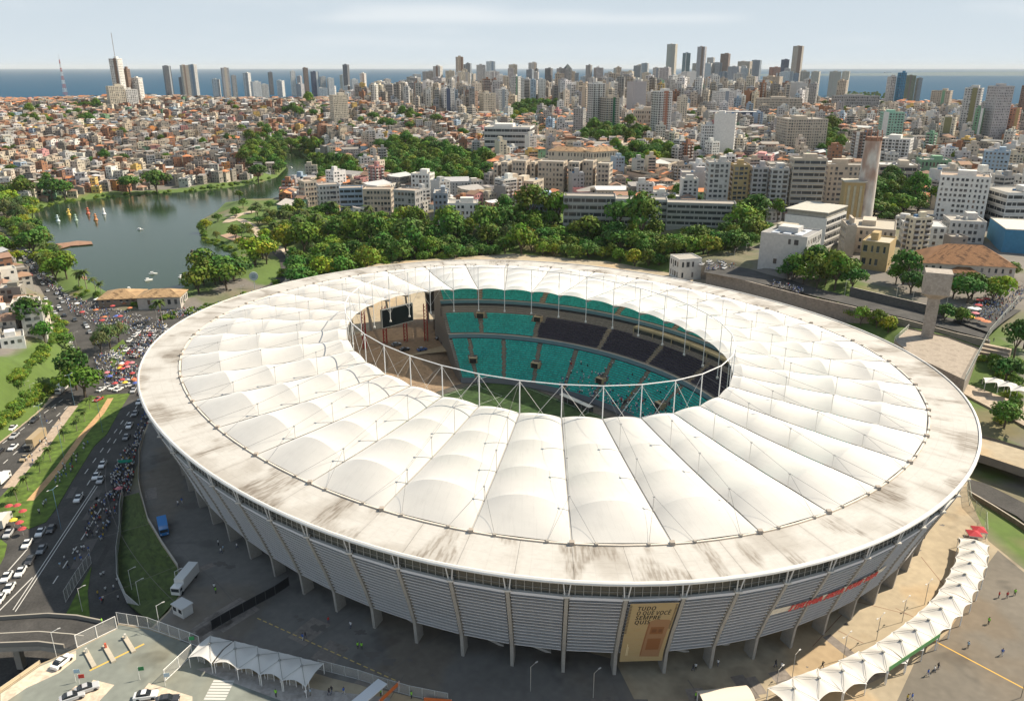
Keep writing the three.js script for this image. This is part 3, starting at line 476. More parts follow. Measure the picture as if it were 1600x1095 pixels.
// ---------------------------------------------------------------- the bowl
const bowl = base('seating_bowl'); tag(bowl, 'stadium bowl with teal and dark navy seat tiers seen through the roof opening', 'stand');
const TIERS = [
  { n: 19, f: [62, 41, -4.6], b: [77, 54.3, 8.0], seat: () => [0.04, 0.55, 0.48] },
  { n: 14, f: [79, 56, 10.0], b: [91, 68, 18.6], seat: (d) => d < 57 || d > 215 ? [0.04, 0.53, 0.46] : [0.055, 0.05, 0.075] },
  { n: 13, f: [92, 69.5, 20.8], b: [106, 85, 26.2], seat: () => [0.04, 0.50, 0.44] },
];
const D0 = 25, D1 = 335, aisles = [[33, 46, 59, 72, 85, 98, 111, 124, 137, 150, 165, 180, 195], [38, 57, 79, 96, 112, 128, 144, 160, 176, 192], [38, 57, 79, 96, 112, 128, 144, 160, 176, 192]];
{
  const seats = [], cols = [], q = new THREE.Quaternion(), m4 = new THREE.Matrix4(), up = new THREE.Vector3(0, 1, 0);
  TIERS.forEach((t, ti) => {
    const g = new G(), conc = [0.27, 0.245, 0.21];
    for (let r = 0; r < t.n; r++) {
      const w0 = r / t.n, w1 = (r + 1) / t.n, L = (k) => lerp(t.f[0], t.b[0], k), Lb = (k) => lerp(t.f[1], t.b[1], k), y0 = lerp(t.f[2], t.b[2], w0), y1 = lerp(t.f[2], t.b[2], w1);
      for (let d = D0; d < D1; d += 3.1) { const e = Math.min(D1, d + 3.1); g.quad(EA(d, L(w0), Lb(w0), y0), EA(e, L(w0), Lb(w0), y0), EA(e, L(w1), Lb(w1), y0), EA(d, L(w1), Lb(w1), y0), conc); g.quad(EA(d, L(w1), Lb(w1), y0), EA(e, L(w1), Lb(w1), y0), EA(e, L(w1), Lb(w1), y1), EA(d, L(w1), Lb(w1), y1), conc); }
      if (ti === 1 && r > 9) continue; // boxes stand behind the front rows of the middle tier
      const a = L(lerp(w0, w1, 0.7)), b = Lb(lerp(w0, w1, 0.7));
      for (let d = D0 + 1; d < 200;) {
        const step = 0.56 / Math.hypot(a * Math.sin(rad(d)), b * Math.cos(rad(d))) * 180 / Math.PI; d += step;
        if (aisles[ti].some((x) => Math.abs(x - d) < 0.85)) continue;
        if (ti === 0 && r > 6 && r < 11 && aisles[0].some((x, k) => k % 2 === 0 && Math.abs(x - d) < 1.9)) continue;
        if (ti === 1 && r > 6 && aisles[1].some((x, k) => k < 2 && Math.abs(x - d) < 2.2)) continue;
        if (ti === 1 && d > 86 && d < 175 && r > 8) continue;
        const p = EA(d, a, b, y0), p2 = EA(d + 0.3, a, b, y0); q.setFromAxisAngle(up, Math.atan2(-(p2[2] - p[2]), p2[0] - p[0]));
        seats.push(m4.compose(new THREE.Vector3(p[0], p[1] + 0.25, p[2]), q, new THREE.Vector3(1, 1, 1)).clone()); const c = t.seat(d), k = 0.8 + 0.4 * hash2(seats.length, ti); cols.push([c[0] * k, c[1] * k, c[2] * k]);
      }
    }
    part(bowl, ['lower_tier', 'middle_tier', 'upper_tier'][ti], g, M.build);
  });
  const sg = new G(); sg.box(0, 0, 0.05, 0.47, 0.12, 0.45, [1, 1, 1]).box(0, 0.05, -0.22, 0.47, 0.5, 0.08, [1, 1, 1]).box(0, 0.05, 0.25, 0.47, 0.42, 0.06, [1, 1, 1]);
  const im = new THREE.InstancedMesh(sg.geo(), mat({ roughness: 0.55 }), seats.length); im.name = 'seat'; seats.forEach((m, i) => { im.setMatrixAt(i, m); im.setColorAt(i, new THREE.Color(...cols[i])); }); im.userData.kind = 'stuff'; bowl.add(im);
  // fascias, boxes, back walls
  const band = (a, b, y0, y1, col, d0 = D0, d1 = D1) => { const g = new G(); for (let d = d0; d < d1; d += 2.5) { const e = Math.min(d1, d + 2.5); g.quad(EA(d, a, b, y0), EA(e, a, b, y0), EA(e, a, b, y1), EA(d, a, b, y1), col); } return g; };
  const flat = (a, b, a2, b2, y, col, d0 = D0, d1 = D1) => { const g = new G(); for (let d = d0; d < d1; d += 2.5) { const e = Math.min(d1, d + 2.5); g.quad(EA(d, a, b, y), EA(e, a, b, y), EA(e, a2, b2, y), EA(d, a2, b2, y), col); } return g; };
  part(bowl, 'fascia', band(77.6, 54.9, 8.2, 9.9, [0.16, 0.25, 0.28]), M.plain); part(bowl, 'tier_edge', flat(77.6, 54.9, 79, 56, 9.9, [0.3, 0.28, 0.25]), M.plain);
  part(bowl, 'fascia', band(91.4, 68.6, 19.4, 20.8, [0.13, 0.25, 0.29]), M.plain); part(bowl, 'tier_edge', flat(91.4, 68.6, 92.2, 69.6, 20.82, [0.3, 0.28, 0.25]), M.plain);
  part(bowl, 'parapet', band(61.5, 40.5, -6, -3.7, [0.2, 0.21, 0.23]), M.plain);
  part(bowl, 'rear_wall', band(106.2, 85.2, 0, 27, [0.18, 0.17, 0.16]), M.plain); part(bowl, 'rear_wall', band(91, 68.2, 14, 19.4, [0.03, 0.035, 0.04]), M.plain);
  for (let d = 86; d < 176; d += 6) { // hospitality boxes
    const g = new G(), bx = [0.36, 0.31, 0.19]; const top = flat(88.2, 65.4, 91, 68.2, 19.2, bx, d, d + 5.9), frt = band(88.2, 65.4, 18.4, 19.2, bx, d, d + 5.9), low = band(88.4, 65.6, 15.2, 15.9, [0.3, 0.27, 0.22], d, d + 5.9), gl = band(88.6, 65.8, 15.9, 18.4, [0.05, 0.055, 0.06], d, d + 5.9);
    for (const w of [top, frt, low]) { g.p.push(...w.p); g.n.push(...w.n); g.c.push(...w.c); g.u.push(...w.u); }
    g.bar(EA(d, 88.2, 65.4, 15.2), EA(d, 88.2, 65.4, 19.2), 0.2, bx, 4); const o = part(bowl, 'hospitality_box', g, M.plain); part(o, 'pane', gl, M.glass);
  }
  // stairwell mouths
  for (const [ti, d, r] of [[0, 33, 8], [0, 59, 8], [0, 85, 8], [0, 111, 8], [1, 38, 8], [1, 57, 8]]) { const t = TIERS[ti], w = r / t.n, g = new G(), p = EA(d, lerp(t.f[0], t.b[0], w), lerp(t.f[1], t.b[1], w), lerp(t.f[2], t.b[2], w)), p2 = EA(d + 1, lerp(t.f[0], t.b[0], w), lerp(t.f[1], t.b[1], w), 0); const f = frame(p[0], p[1], p[2], Math.atan2(-(p2[2] - p[2]), p2[0] - p[0])); g.box(-1.5, 0, 0.4, 0.25, 2.2, 2.6, [0.34, 0.27, 0.17], f).box(1.5, 0, 0.4, 0.25, 2.2, 2.6, [0.34, 0.27, 0.17], f).box(0, 2.0, 1.2, 3.2, 0.25, 1.2, [0.34, 0.27, 0.17], f).box(0, 0, 1.6, 2.8, 2, 0.1, [0.015, 0.015, 0.015], f); part(bowl, 'stairwell', g, M.plain); }
  // aisle steps
  aisles.forEach((list, ti) => list.forEach((d) => { const t = TIERS[ti], g = new G(), n = ti === 1 ? 10 : t.n; for (let r = 0; r < n; r++) { const w0 = r / t.n, w1 = (r + 1) / t.n, y = lerp(t.f[2], t.b[2], w0) + 0.2; const A = (w, e, yy) => EA(d + e, lerp(t.f[0], t.b[0], w), lerp(t.f[1], t.b[1], w), yy); g.quad(A(w0, -0.55, y), A(w0, 0.55, y), A(w1, 0.55, y), A(w1, -0.55, y), [0.28, 0.225, 0.15]); g.quad(A(w0, -0.55, y - 0.3), A(w0, 0.55, y - 0.3), A(w0, 0.55, y), A(w0, -0.55, y), [0.22, 0.18, 0.13]); } part(bowl, 'aisle_stair', g, M.plain); }));
  // walls closing the two ends of the horseshoe
  for (const d of [D0, D1]) { const g = new G(); g.quad(EA(d, 62, 41, -6), EA(d, 106, 85, -6), EA(d, 106, 85, 27), EA(d, 62, 41, -3.5), [0.15, 0.145, 0.14]); g.quad(EA(d, 79, 56, 9), EA(d, 106, 85, 9), EA(d, 106, 85, 27), EA(d, 90, 67, 20), [0.16, 0.155, 0.15]); part(bowl, 'end_wall', g, M.plain); }
}
// pitch and the yard at the open end
{
  const PY = -6, g = new G(), sur = new G(), yard = new G();
  const stripe = (u0, u1, col) => { const a = S2(u0, -34), b = S2(u1, -34), c = S2(u1, 34), d = S2(u0, 34); g.quad([a[0], PY + 0.05, a[1]], [b[0], PY + 0.05, b[1]], [c[0], PY + 0.05, c[1]], [d[0], PY + 0.05, d[1]], col); };
  for (let k = 0; k < 18; k++) stripe(-52 + k * 5.72, -52 + (k + 1) * 5.72 , k % 2 ? [0.035, 0.075, 0.022] : [0.042, 0.088, 0.026]);
  structure('pitch', g, M_grass);
  const lines = base('pitch_lines'); lines.userData.kind = 'structure';
  const ln = (u0, v0, u1, v1) => { const w = new G(), a = S2(u0, v0), b = S2(u1, v1); w.bar([a[0], PY + 0.03, a[1]], [b[0], PY + 0.03, b[1]], 0.07, [0.45, 0.47, 0.42], 4); part(lines, 'line', w, M.plain); };
  ln(50, -33, 50, 33); ln(-50, -33, -50, 33); ln(-50, 33, 50, 33); ln(-50, -33, 50, -33); ln(50, 20, 34, 20); ln(34, 20, 34, -20); ln(50, 9, 44.5, 9); ln(0, -33, 0, 33); ln(44.5, 9, 44.5, -9);
  sur.poly(Array.from({ length: 60 }, (_, i) => { const p = EA(i * 6, 63, 42, 0); return [p[0], p[2]]; }), PY, [0.10, 0.10, 0.09]); structure('pitch_surround', sur, M_slab);
  const Y = (u) => lerp(-5.9, 0.03, smooth(62, 84, u)); for (let u = 55; u < 122; u += 4) for (let v = -60; v < 60; v += 12) { const q = (a, b) => { const p = S2(a, b); return [p[0], Y(a), p[1]]; }; if (Math.hypot(u / 128, v / 108) < 1) yard.quad(q(u, v), q(u + 4, v), q(u + 4, v + 12), q(u, v + 12), [0.30, 0.23, 0.155], u); }
  structure('open_end_yard', yard, M_slab);
}
// video screen hung under the roof at the open end
{
  const s = base('video_screen'), f = (u, v, Y) => { const p = S2(u, v); return [p[0], Y, p[1]]; }; tag(s, 'switched-off black video screen hanging under the roof at the open end', 'screen');
  const g = new G(), fr = new G(); const u0 = 79, v0 = -3.5, v1 = 11.5, y0 = 16.6, y1 = 24;
  g.quad(f(u0, v1, y0), f(u0, v0, y0), f(u0, v0, y1), f(u0, v1, y1), [0.02, 0.02, 0.022]); part(s, 'display', g, M.glass);
  const edge = [0.5, 0.5, 0.48]; for (const [a, b] of [[[v0, y0], [v0, y1]], [[v0, y1], [v1, y1]], [[v1, y1], [v1, y0]], [[v1, y0], [v0, y0]]]) fr.bar(f(u0 + 0.3, ...a), f(u0 + 0.3, ...b), 0.35, edge, 4);
  fr.quad(f(u0 + 1.4, v1, y0), f(u0 + 1.4, v0, y0), f(u0 + 1.4, v0, y1), f(u0 + 1.4, v1, y1), [0.2, 0.2, 0.2]); part(s, 'frame', fr, M.plain);
  for (const v of [-3, 4, 11]) { const h = new G(); h.bar(f(u0 + 0.6, v, y1), f(u0 + 0.6, v, 29.5), 0.12, edge, 5); part(s, 'hanger', h, M.plain); }
}
// red lattice masts and concrete posts at the open end
[[570, 545], [602, 536], [634, 533], [666, 532]].forEach(([px, py], i) => {
  const p = at(px, py, 0), t = base('lattice_mast', p.x, 0.02, p.z), g = new G(), h = 17; tag(t, `red steel lattice mast at the open end, ${['leftmost', 'second from left', 'third from left', 'rightmost'][i]} of four`, 'mast', 'red masts at the open end');
  for (const [x, z] of [[-0.7, -0.7], [0.7, -0.7], [0.7, 0.7], [-0.7, 0.7]]) { const l = new G(); l.bar([x, 0, z], [x, h, z], 0.16, [0.36, 0.03, 0.03], 5); part(t, 'leg', l, M.plain); }
  for (let y = 0; y < h - 1; y += 1.5) g.bar([-0.7, y, -0.7], [0.7, y + 1.5, -0.7], 0.08, [0.36, 0.03, 0.03], 4).bar([0.7, y, 0.7], [-0.7, y + 1.5, 0.7], 0.08, [0.36, 0.03, 0.03], 4).bar([-0.7, y, 0.7], [-0.7, y + 1.5, -0.7], 0.08, [0.36, 0.03, 0.03], 4).bar([0.7, y, -0.7], [0.7, y + 1.5, 0.7], 0.08, [0.36, 0.03, 0.03], 4);
  part(t, 'bracing', g, M.plain);
});
{ // goal and dugout on the pitch side
  const p = at(757, 598, -5.9), t = base('goal', p.x, -5.95, p.z, STH * -1 + Math.PI / 2), w = [0.78, 0.78, 0.76]; tag(t, 'white football goal standing near the pitch corner', 'goal');
  for (const x of [-3.66, 3.66]) { const g = new G(); g.bar([x, 0, 0], [x, 2.44, 0], 0.09, w, 6); part(t, 'goal_post', g, M.plain); const b = new G(); b.bar([x, 2.44, 0], [x, 0, -2], 0.06, w, 5); part(t, 'stay', b, M.plain); }
  const cb = new G(); cb.bar([-3.66, 2.44, 0], [3.66, 2.44, 0], 0.09, w, 6); part(t, 'crossbar', cb, M.plain);
  const A = at(877, 620, -5), B = at(924, 641, -5), r = Math.atan2(-(B.z - A.z), B.x - A.x), L = A.distanceTo(B), q = base('dugout', (A.x + B.x) / 2, -6, (A.z + B.z) / 2, r); tag(q, 'long low white-roofed dugout beside the pitch', 'dugout');
  const rf = new G(), bk = new G(); rf.box(0, 2.2, 0, L, 0.15, 2.2, [0.5, 0.5, 0.46]); part(q, 'canopy', rf, M.plain); bk.box(0, 0, -1, L, 2.2, 0.1, [0.08, 0.09, 0.1]); part(q, 'back_panel', bk, M.plain); for (let k = -2; k <= 2; k++) { const l = new G(); l.box(k * L / 4.4, 0, 0.9, 0.12, 2.2, 0.12, [0.4, 0.4, 0.4]); part(q, 'post', l, M.plain); }
}
// ================================================================ BUILDINGS
const WALLS = {
  'white': [0.74, 0.715, 0.665], 'cream': [0.66, 0.58, 0.45], 'pale grey': [0.56, 0.54, 0.505], 'grey': [0.38, 0.365, 0.345], 'beige': [0.55, 0.47, 0.37], 'brick': [0.31, 0.155, 0.09], 'raw concrete': [0.29, 0.26, 0.225],
  'yellow': [0.60, 0.42, 0.13], 'orange': [0.55, 0.24, 0.08], 'pink': [0.55, 0.27, 0.25], 'pale blue': [0.36, 0.46, 0.55], 'green': [0.20, 0.36, 0.22], 'brown': [0.24, 0.16, 0.12], 'terracotta': [0.42, 0.2, 0.13], 'tan': [0.53, 0.44, 0.34], 'dark grey': [0.17, 0.17, 0.175], 'blue grey': [0.27, 0.31, 0.35], 'teal': [0.13, 0.22, 0.235], 'mint': [0.30, 0.52, 0.40], 'lilac grey': [0.47, 0.44, 0.43], 'blue': [0.06, 0.22, 0.36], 'ochre': [0.45, 0.33, 0.16], 'olive': [0.26, 0.24, 0.12], 'navy': [0.06, 0.085, 0.15],
};
const TILE = [0.31, 0.185, 0.12], NEWTILE = [0.50, 0.20, 0.085], FIBRE = [0.31, 0.285, 0.255], TERRACE = [0.40, 0.365, 0.315], METALROOF = [0.52, 0.51, 0.49];
const PANE = [0.035, 0.042, 0.05];
const B = () => ({ wall: new G(), roof: new G(), window: new G(), trim: new G() });
// windows on one wall of a box; side 0 front(+z) 1 right(+x) 2 back 3 left
function windows(g, trim, f, w, d, y0, h, floors, side, opt = {}) {
  const L = side % 2 ? d : w, off = side % 2 ? w / 2 : d / 2, ang = side * Math.PI / 2, ca = Math.cos(ang), sa = Math.sin(ang), style = opt.style ?? 'grid', fh = h / floors;
  const pt = (t, y, e) => { const a = t, b = off + e, lx = a * ca + b * sa, lz = -a * sa + b * ca; return [f.x + lx * f.c + lz * f.s, f.y + y, f.z - lx * f.s + lz * f.c]; };
  const qd = (t0, t1, ya, yb, e, col, G_ = g) => G_.quad(pt(t0, ya, e), pt(t1, ya, e), pt(t1, yb, e), pt(t0, yb, e), col);
  const slab = (t0, t1, ya, yb, e0, e1, col) => { const T = trim; T.quad(pt(t0, ya, e1), pt(t1, ya, e1), pt(t1, yb, e1), pt(t0, yb, e1), col); T.quad(pt(t0, yb, e1), pt(t1, yb, e1), pt(t1, yb, e0), pt(t0, yb, e0), col); T.quad(pt(t0, ya, e0), pt(t0, ya, e1), pt(t0, yb, e1), pt(t0, yb, e0), col); T.quad(pt(t1, ya, e1), pt(t1, ya, e0), pt(t1, yb, e0), pt(t1, yb, e1), col); };
  const n = Math.max(1, Math.round((L - 1.2) / (opt.pitch ?? 3.2))), p = (L - 1.2) / n, R = opt.R ?? mulberry(5), colW = Array.from({ length: n }, () => 0.62 + 0.75 * R()), colS = Array.from({ length: n }, () => (R() - 0.5) * 0.3);
  for (let k = 0; k < floors; k++) {
    const ya = y0 + k * fh + fh * 0.32, yb = y0 + k * fh + fh * 0.8;
    if (style === 'band') { qd(-L / 2 + 0.5, L / 2 - 0.5, ya, yb, 0.05, PANE); for (let i = 1; i < n; i++) { const t = -L / 2 + 0.6 + i * p; if ((i + k) % 3) qd(t - 0.25, t + 0.25, ya, yb, 0.09, opt.trim ?? [0.4, 0.39, 0.37], trim); } slab(-L / 2, L / 2, y0 + k * fh - 0.1, y0 + k * fh + 0.75, 0.02, 0.3, opt.trim ?? [0.45, 0.43, 0.4]); }
    else if (style === 'balcony') for (let i = 0; i < n; i++) { const t = -L / 2 + 0.6 + (i + 0.5) * p; if (i % 2 === (opt.phase ?? 0)) { qd(t - p * 0.42, t + p * 0.42, y0 + k * fh + 0.15, y0 + k * fh + fh * 0.86, 0.05, [0.05, 0.048, 0.046]); slab(t - p * 0.46, t + p * 0.46, y0 + k * fh - 0.05, y0 + k * fh + 0.95, 0.02, 1.1, opt.trim ?? [0.5, 0.48, 0.45]); } else qd(t - p * 0.24, t + p * 0.24, ya, yb, 0.05, PANE); }
    else for (let i = 0; i < n; i++) { if (R() < (opt.skip ?? 0.06)) continue; const t = -L / 2 + 0.6 + (i + 0.5 + colS[i] * 0.4) * p, ww = Math.min(0.46 * p, p * (opt.fill ?? 0.25) * colW[i]); const open = R(), low = R() < 0.12 ? fh * 0.22 : 0; qd(t - ww, t + ww, ya - low, yb, 0.05, open < 0.14 ? [0.2, 0.19, 0.175] : open < 0.3 ? [0.085, 0.085, 0.085] : open < 0.38 ? [0.13, 0.09, 0.07] : PANE); if (open > 0.9 && opt.sill) slab(t + ww * 0.2, t + ww * 0.2 + 0.7, ya - 0.6, ya - 0.15, 0.02, 0.4, [0.5, 0.5, 0.48]); if (opt.sill) slab(t - ww - 0.1, t + ww + 0.1, ya - 0.18, ya, 0.02, 0.22, opt.trim ?? [0.5, 0.48, 0.45]); }
  }
  if (style === 'stripe') { }
}
function block(b, f, w, d, h, floors, wall, R, o = {}) {
  b.wall.box(0, -(o.foot ?? 4), 0, w, h + (o.foot ?? 4), d, wall, f, 'nsew');
  const rc = o.roofCol ?? TERRACE; b.roof.box(0, h - 0.3, 0, w - 0.4, 0.3, d - 0.4, rc, f, 't');
  const pc = o.parapet ?? wall; for (const [x, z, sx, sz] of [[0, d / 2 - 0.15, w, 0.3], [0, -d / 2 + 0.15, w, 0.3], [w / 2 - 0.15, 0, 0.3, d - 0.6], [-w / 2 + 0.15, 0, 0.3, d - 0.6]]) b.trim.box(x, h - 0.02, z, sx, o.ph ?? 0.75, sz, pc, f);
  for (const s of o.sides ?? [0, 1, 3]) windows(b.window, b.trim, f, w, d, 0.4, h - 0.6, floors, s, { R, ...o, style: Array.isArray(o.style) ? o.style[s] ?? 'grid' : o.style, ...(o.side?.[s] ?? {}) });
  if (o.stripe) for (const s of o.stripe.sides ?? [0]) { const L = s % 2 ? d : w; const e = (s % 2 ? w : d) / 2; const sw = o.stripe.w * L; if (s === 0) b.trim.box(o.stripe.at * L, 0, e + 0.1, sw, h + 1, 0.35, o.stripe.col, f, 'snewt'); else b.trim.box((s === 1 ? 1 : -1) * (e + 0.1), 0, o.stripe.at * L, 0.35, h + 1, sw, o.stripe.col, f, 'snewt'); }
  if (o.top !== false && h > 9) { const tw = w * (0.25 + 0.2 * R()), td = d * (0.3 + 0.25 * R()); b.trim.box((R() - 0.5) * w * 0.4, h - 0.3, (R() - 0.5) * d * 0.3, tw, (o.topH ?? 3) + 2 * R(), td, o.topCol ?? wall, f); for (let k = 0; k < 4; k++) if (R() < 0.7) b.trim.box((R() - 0.5) * w * 0.75, h - 0.3, (R() - 0.5) * d * 0.7, 1 + 1.6 * R(), 0.9 + 1.3 * R(), 1 + 1.6 * R(), R() < 0.3 ? [0.1, 0.2, 0.34] : vary(METALROOF, R, 0.3), f); if (R() < 0.4) b.trim.bar([f.x, f.y + h, f.z], [f.x, f.y + h + 4 + 4 * R(), f.z], 0.09, [0.3, 0.3, 0.3], 3); }
}
function house(b, f, w, d, h, R, wall, kind) {
  b.wall.box(0, -5, 0, w, h + 5, d, wall, f, 'nsew');
  const T = (x, y, z) => [f.x + x * f.c + z * f.s, f.y + y, f.z - x * f.s + z * f.c], e = 0.45;
  const floors = Math.max(1, Math.round(h / 2.9));
  if (kind === 'tiled' || kind === 'newtile') {
    const col = vary(kind === 'tiled' ? TILE : NEWTILE, R, 0.22), rh = Math.min(w, d) * 0.24, W = w / 2 + e, D = d / 2 + e;
    if (R() < 0.5) { const r0 = T(-W, h + rh, 0), r1 = T(W, h + rh, 0); b.roof.quad(T(-W, h - 0.1, D), T(W, h - 0.1, D), r1, r0, col); b.roof.quad(T(W, h - 0.1, -D), T(-W, h - 0.1, -D), r0, r1, col); b.wall.tri(T(w / 2, h, d / 2), T(w / 2, h, -d / 2), T(w / 2, h + rh, 0), wall); b.wall.tri(T(-w / 2, h, -d / 2), T(-w / 2, h, d / 2), T(-w / 2, h + rh, 0), wall); }
    else { const k = Math.max(0, W - D) * 0.8, r0 = T(-k, h + rh, 0), r1 = T(k, h + rh, 0); b.roof.quad(T(-W, h - 0.1, D), T(W, h - 0.1, D), r1, r0, col); b.roof.quad(T(W, h - 0.1, -D), T(-W, h - 0.1, -D), r0, r1, col); b.roof.tri(T(W, h - 0.1, D), T(W, h - 0.1, -D), r1, col); b.roof.tri(T(-W, h - 0.1, -D), T(-W, h - 0.1, D), r0, col); }
  } else if (kind === 'sheet') { const col = vary(R() < 0.35 ? METALROOF : FIBRE, R, 0.25), W = w / 2 + 0.3, D = d / 2 + 0.3, s = 0.12 * d * (R() < 0.5 ? 1 : -1); b.roof.quad(T(-W, h + 0.3 - s, D), T(W, h + 0.3 - s, D), T(W, h + 0.3 + s, -D), T(-W, h + 0.3 + s, -D), col); b.wall.box(0, h, 0, w, Math.abs(s) * 0.5, d, wall, f, 'nsew'); }
  else { const col = vary(TERRACE, R, 0.25); b.roof.box(0, h - 0.2, 0, w - 0.3, 0.2, d - 0.3, col, f, 't'); for (const [x, z, sx, sz] of [[0, d / 2 - 0.1, w, 0.2], [0, -d / 2 + 0.1, w, 0.2], [w / 2 - 0.1, 0, 0.2, d - 0.4], [-w / 2 + 0.1, 0, 0.2, d - 0.4]]) b.trim.box(x, h - 0.02, z, sx, 0.8, sz, wall, f); if (R() < 0.5) b.trim.box((R() - 0.5) * w * 0.4, h - 0.2, (R() - 0.5) * d * 0.4, w * 0.45, 2.4, d * 0.45, vary(wall, R), f); if (R() < 0.4) b.trim.box((R() - 0.5) * w * 0.6, h - 0.2, (R() - 0.5) * d * 0.5, 1.3, 1.3, 1.3, R() < 0.5 ? [0.08, 0.2, 0.38] : [0.4, 0.4, 0.4], f); }
  for (const s of [0, 1, 3]) windows(b.window, b.trim, f, w, d, 0, h, floors, s, { R, pitch: 2.9, skip: 0.22, fill: 0.22 + 0.1 * R() });
}
function emit(name, b, x, y, z, r) { // a building as a thing of its own
  const o = base(name, x, y, z, r); part(o, 'wall', b.wall, M.build); part(o, 'roof', b.roof, M.build); part(o, 'window', b.window, M.glass, 'stuff'); part(o, 'trim', b.trim, M.build, 'stuff'); return o;
}
const FP = []; // footprints taken: x, z, radius
const free = (x, z, r) => FP.every((q) => (q[0] - x) ** 2 + (q[1] - z) ** 2 > (q[2] + r) ** 2);
const rows = { tower: [], block: [], house: [], lot: [] };
// a block placed where the photo shows it: from photo x0 to x1, roof at top, foot at foot
function placed(name, x0, x1, top, foot, wall, o, say, where, list) {
  let p = null; for (let k = 0; k < 60 && !p; k += 3) p = onGround((x0 + x1) / 2, foot + k); if (!p) return null;
  const R = mulberry(Math.round(x0 * 31 + foot * 7)), zc = p.z * -CP + (CAM_H - p.y) * SP, W = (x1 - x0) * zc / FOCAL, rot = (o.rot ?? 0) - Math.atan2(p.x, -p.z) * 0.55;
  const d = o.depth ?? Math.max(9, W * (o.ratio ?? 0.7)), view = Math.abs(rot + Math.atan2(p.x, -p.z)), w = Math.max(4, (W - d * Math.sin(view)) / Math.cos(view));
  const r = ray((x0 + x1) / 2, top), l = Math.hypot(r[0], r[2]), dist = Math.hypot(p.x, p.z), h = Math.max(6, CAM_H + r[1] / l * dist - p.y);
  const back = d * 0.35, px = p.x * (1 + back / dist), pz = p.z * (1 + back / dist), floors = o.floors ?? Math.max(2, Math.round(h / 3.05)), b = B();
  block(b, frame(0, 0, 0, 0), w, d, h, floors, WALLS[wall] ?? wall, R, o);
  if (o.extra) o.extra(b, frame(0, 0, 0, 0), w, d, h, R);
  const g = emit(name, b, px, p.y, pz, rot); FP.push([px, pz, Math.max(w, d) * 0.62]);
  list.push({ o: g, px: (x0 + x1) / 2, say, where }); return g;
}
const SKY = 'on the skyline', T_ = rows.tower, K_ = rows.block;
const tower = (cx, w, top, foot, wall, o, say, where = SKY) => placed('high_rise_tower', cx - w / 2, cx + w / 2, top, foot, wall, { topCol: undefined, foot: 12, rot: hash2(cx * 7, w * 3) < 0.62 ? 0.42 : -0.38, ...o }, say, where, T_);
const spire = (h) => ({ extra: (b, f, w, d, H_) => b.trim.bar([0, H_, 0], [0, H_ + h, 0], 0.6, [0.4, 0.35, 0.33], 4) });
const V = (col, at_ = 0, w = 0.24, sides = [0]) => ({ stripe: { col: WALLS[col] ?? col, at: at_, w, sides } });
// left ridge
tower(191, 19, 92, 166, 'white', { ...V('brown', 0.2, 0.3), ...spire(45) }, 'tall white tower with brown stripe and rooftop antenna', 'on the left ridge');
tower(204, 12, 108, 164, 'brown', {}, 'dark brown tower beside the antenna tower', 'on the left ridge');
tower(184, 26, 135, 170, 'cream', {}, 'wide low cream block before the antenna tower', 'on the left ridge');
tower(207, 20, 140, 168, 'white', {}, 'low white block by the antenna tower', 'on the left ridge');
tower(219, 16, 122, 163, 'white', {}, 'stepped white tower right of the antenna tower', 'on the left ridge');
tower(266, 12, 103, 152, 'dark grey', V('white', 0.3, 0.2), 'slim dark grey tower', 'standing before the sea on the left ridge');
tower(286, 7, 121, 152, 'dark grey', {}, 'narrow dark tower beside the tan tower', 'on the left ridge');
tower(295, 15, 102, 154, 'tan', V('brown', -0.2, 0.2), 'tan tower with rounded brown stripe', 'standing before the sea on the left ridge');
tower(307, 12, 101, 156, 'pale grey', V('blue grey', 0.1, 0.4), 'pale tower with blue glass strip', 'standing before the sea on the left ridge');
tower(340, 12, 124, 156, 'white', {}, 'short white block', 'between the slim towers on the left ridge');
tower(356, 12, 106, 156, 'lilac grey', V('tan', 0, 0.4), 'lilac grey tower with tan stripe', 'standing before the sea left of centre');
tower(368, 8, 118, 154, 'grey', {}, 'small grey tower', 'left of centre');
tower(389, 12, 114, 156, 'white', V('grey', 0.2, 0.3), 'white tower with grey strip', 'left of centre');
tower(402, 16, 128, 157, 'white', {}, 'low white tower', 'left of centre'); tower(415, 12, 132, 156, 'pale grey', {}, 'low pale grey tower', 'left of centre');
tower(425, 7, 113, 150, 'dark grey', {}, 'thin dark tower', 'left of centre'); tower(440, 12, 126, 153, 'white', {}, 'low white tower', 'left of centre');
tower(460, 8, 111, 152, 'white', {}, 'thin white tower', 'left of centre'); tower(470, 8, 119, 152, 'lilac grey', {}, 'thin lilac grey tower', 'left of centre');
tower(480, 8, 106, 150, 'brown', {}, 'thin dark brown tower', 'left of centre'); tower(494, 12, 112, 154, 'navy', V('white', 0.25, 0.3), 'navy and white tower', 'left of centre');
tower(506, 10, 120, 154, 'pale grey', {}, 'pale grey tower', 'left of centre'); tower(518, 11, 122, 154, 'white', {}, 'white tower', 'left of centre');
tower(531, 28, 149, 192, 'cream', { pitch: 2.6 }, 'solitary cream tower rising above the hillside houses', 'left of centre');
tower(543, 10, 101, 148, 'dark grey', {}, 'dark grey tower', 'standing before the sea left of centre'); tower(555, 12, 124, 152, 'white', {}, 'white tower', 'left of centre');
tower(569, 10, 115, 154, 'white', V('tan', 0.2, 0.3), 'white tower with tan strip', 'left of centre'); tower(588, 18, 132, 158, 'cream', {}, 'low cream tower', 'left of centre');
tower(606, 12, 124, 152, 'pale grey', {}, 'pale grey tower', 'left of centre'); tower(625, 11, 130, 156, 'white', {}, 'white tower', 'left of centre');
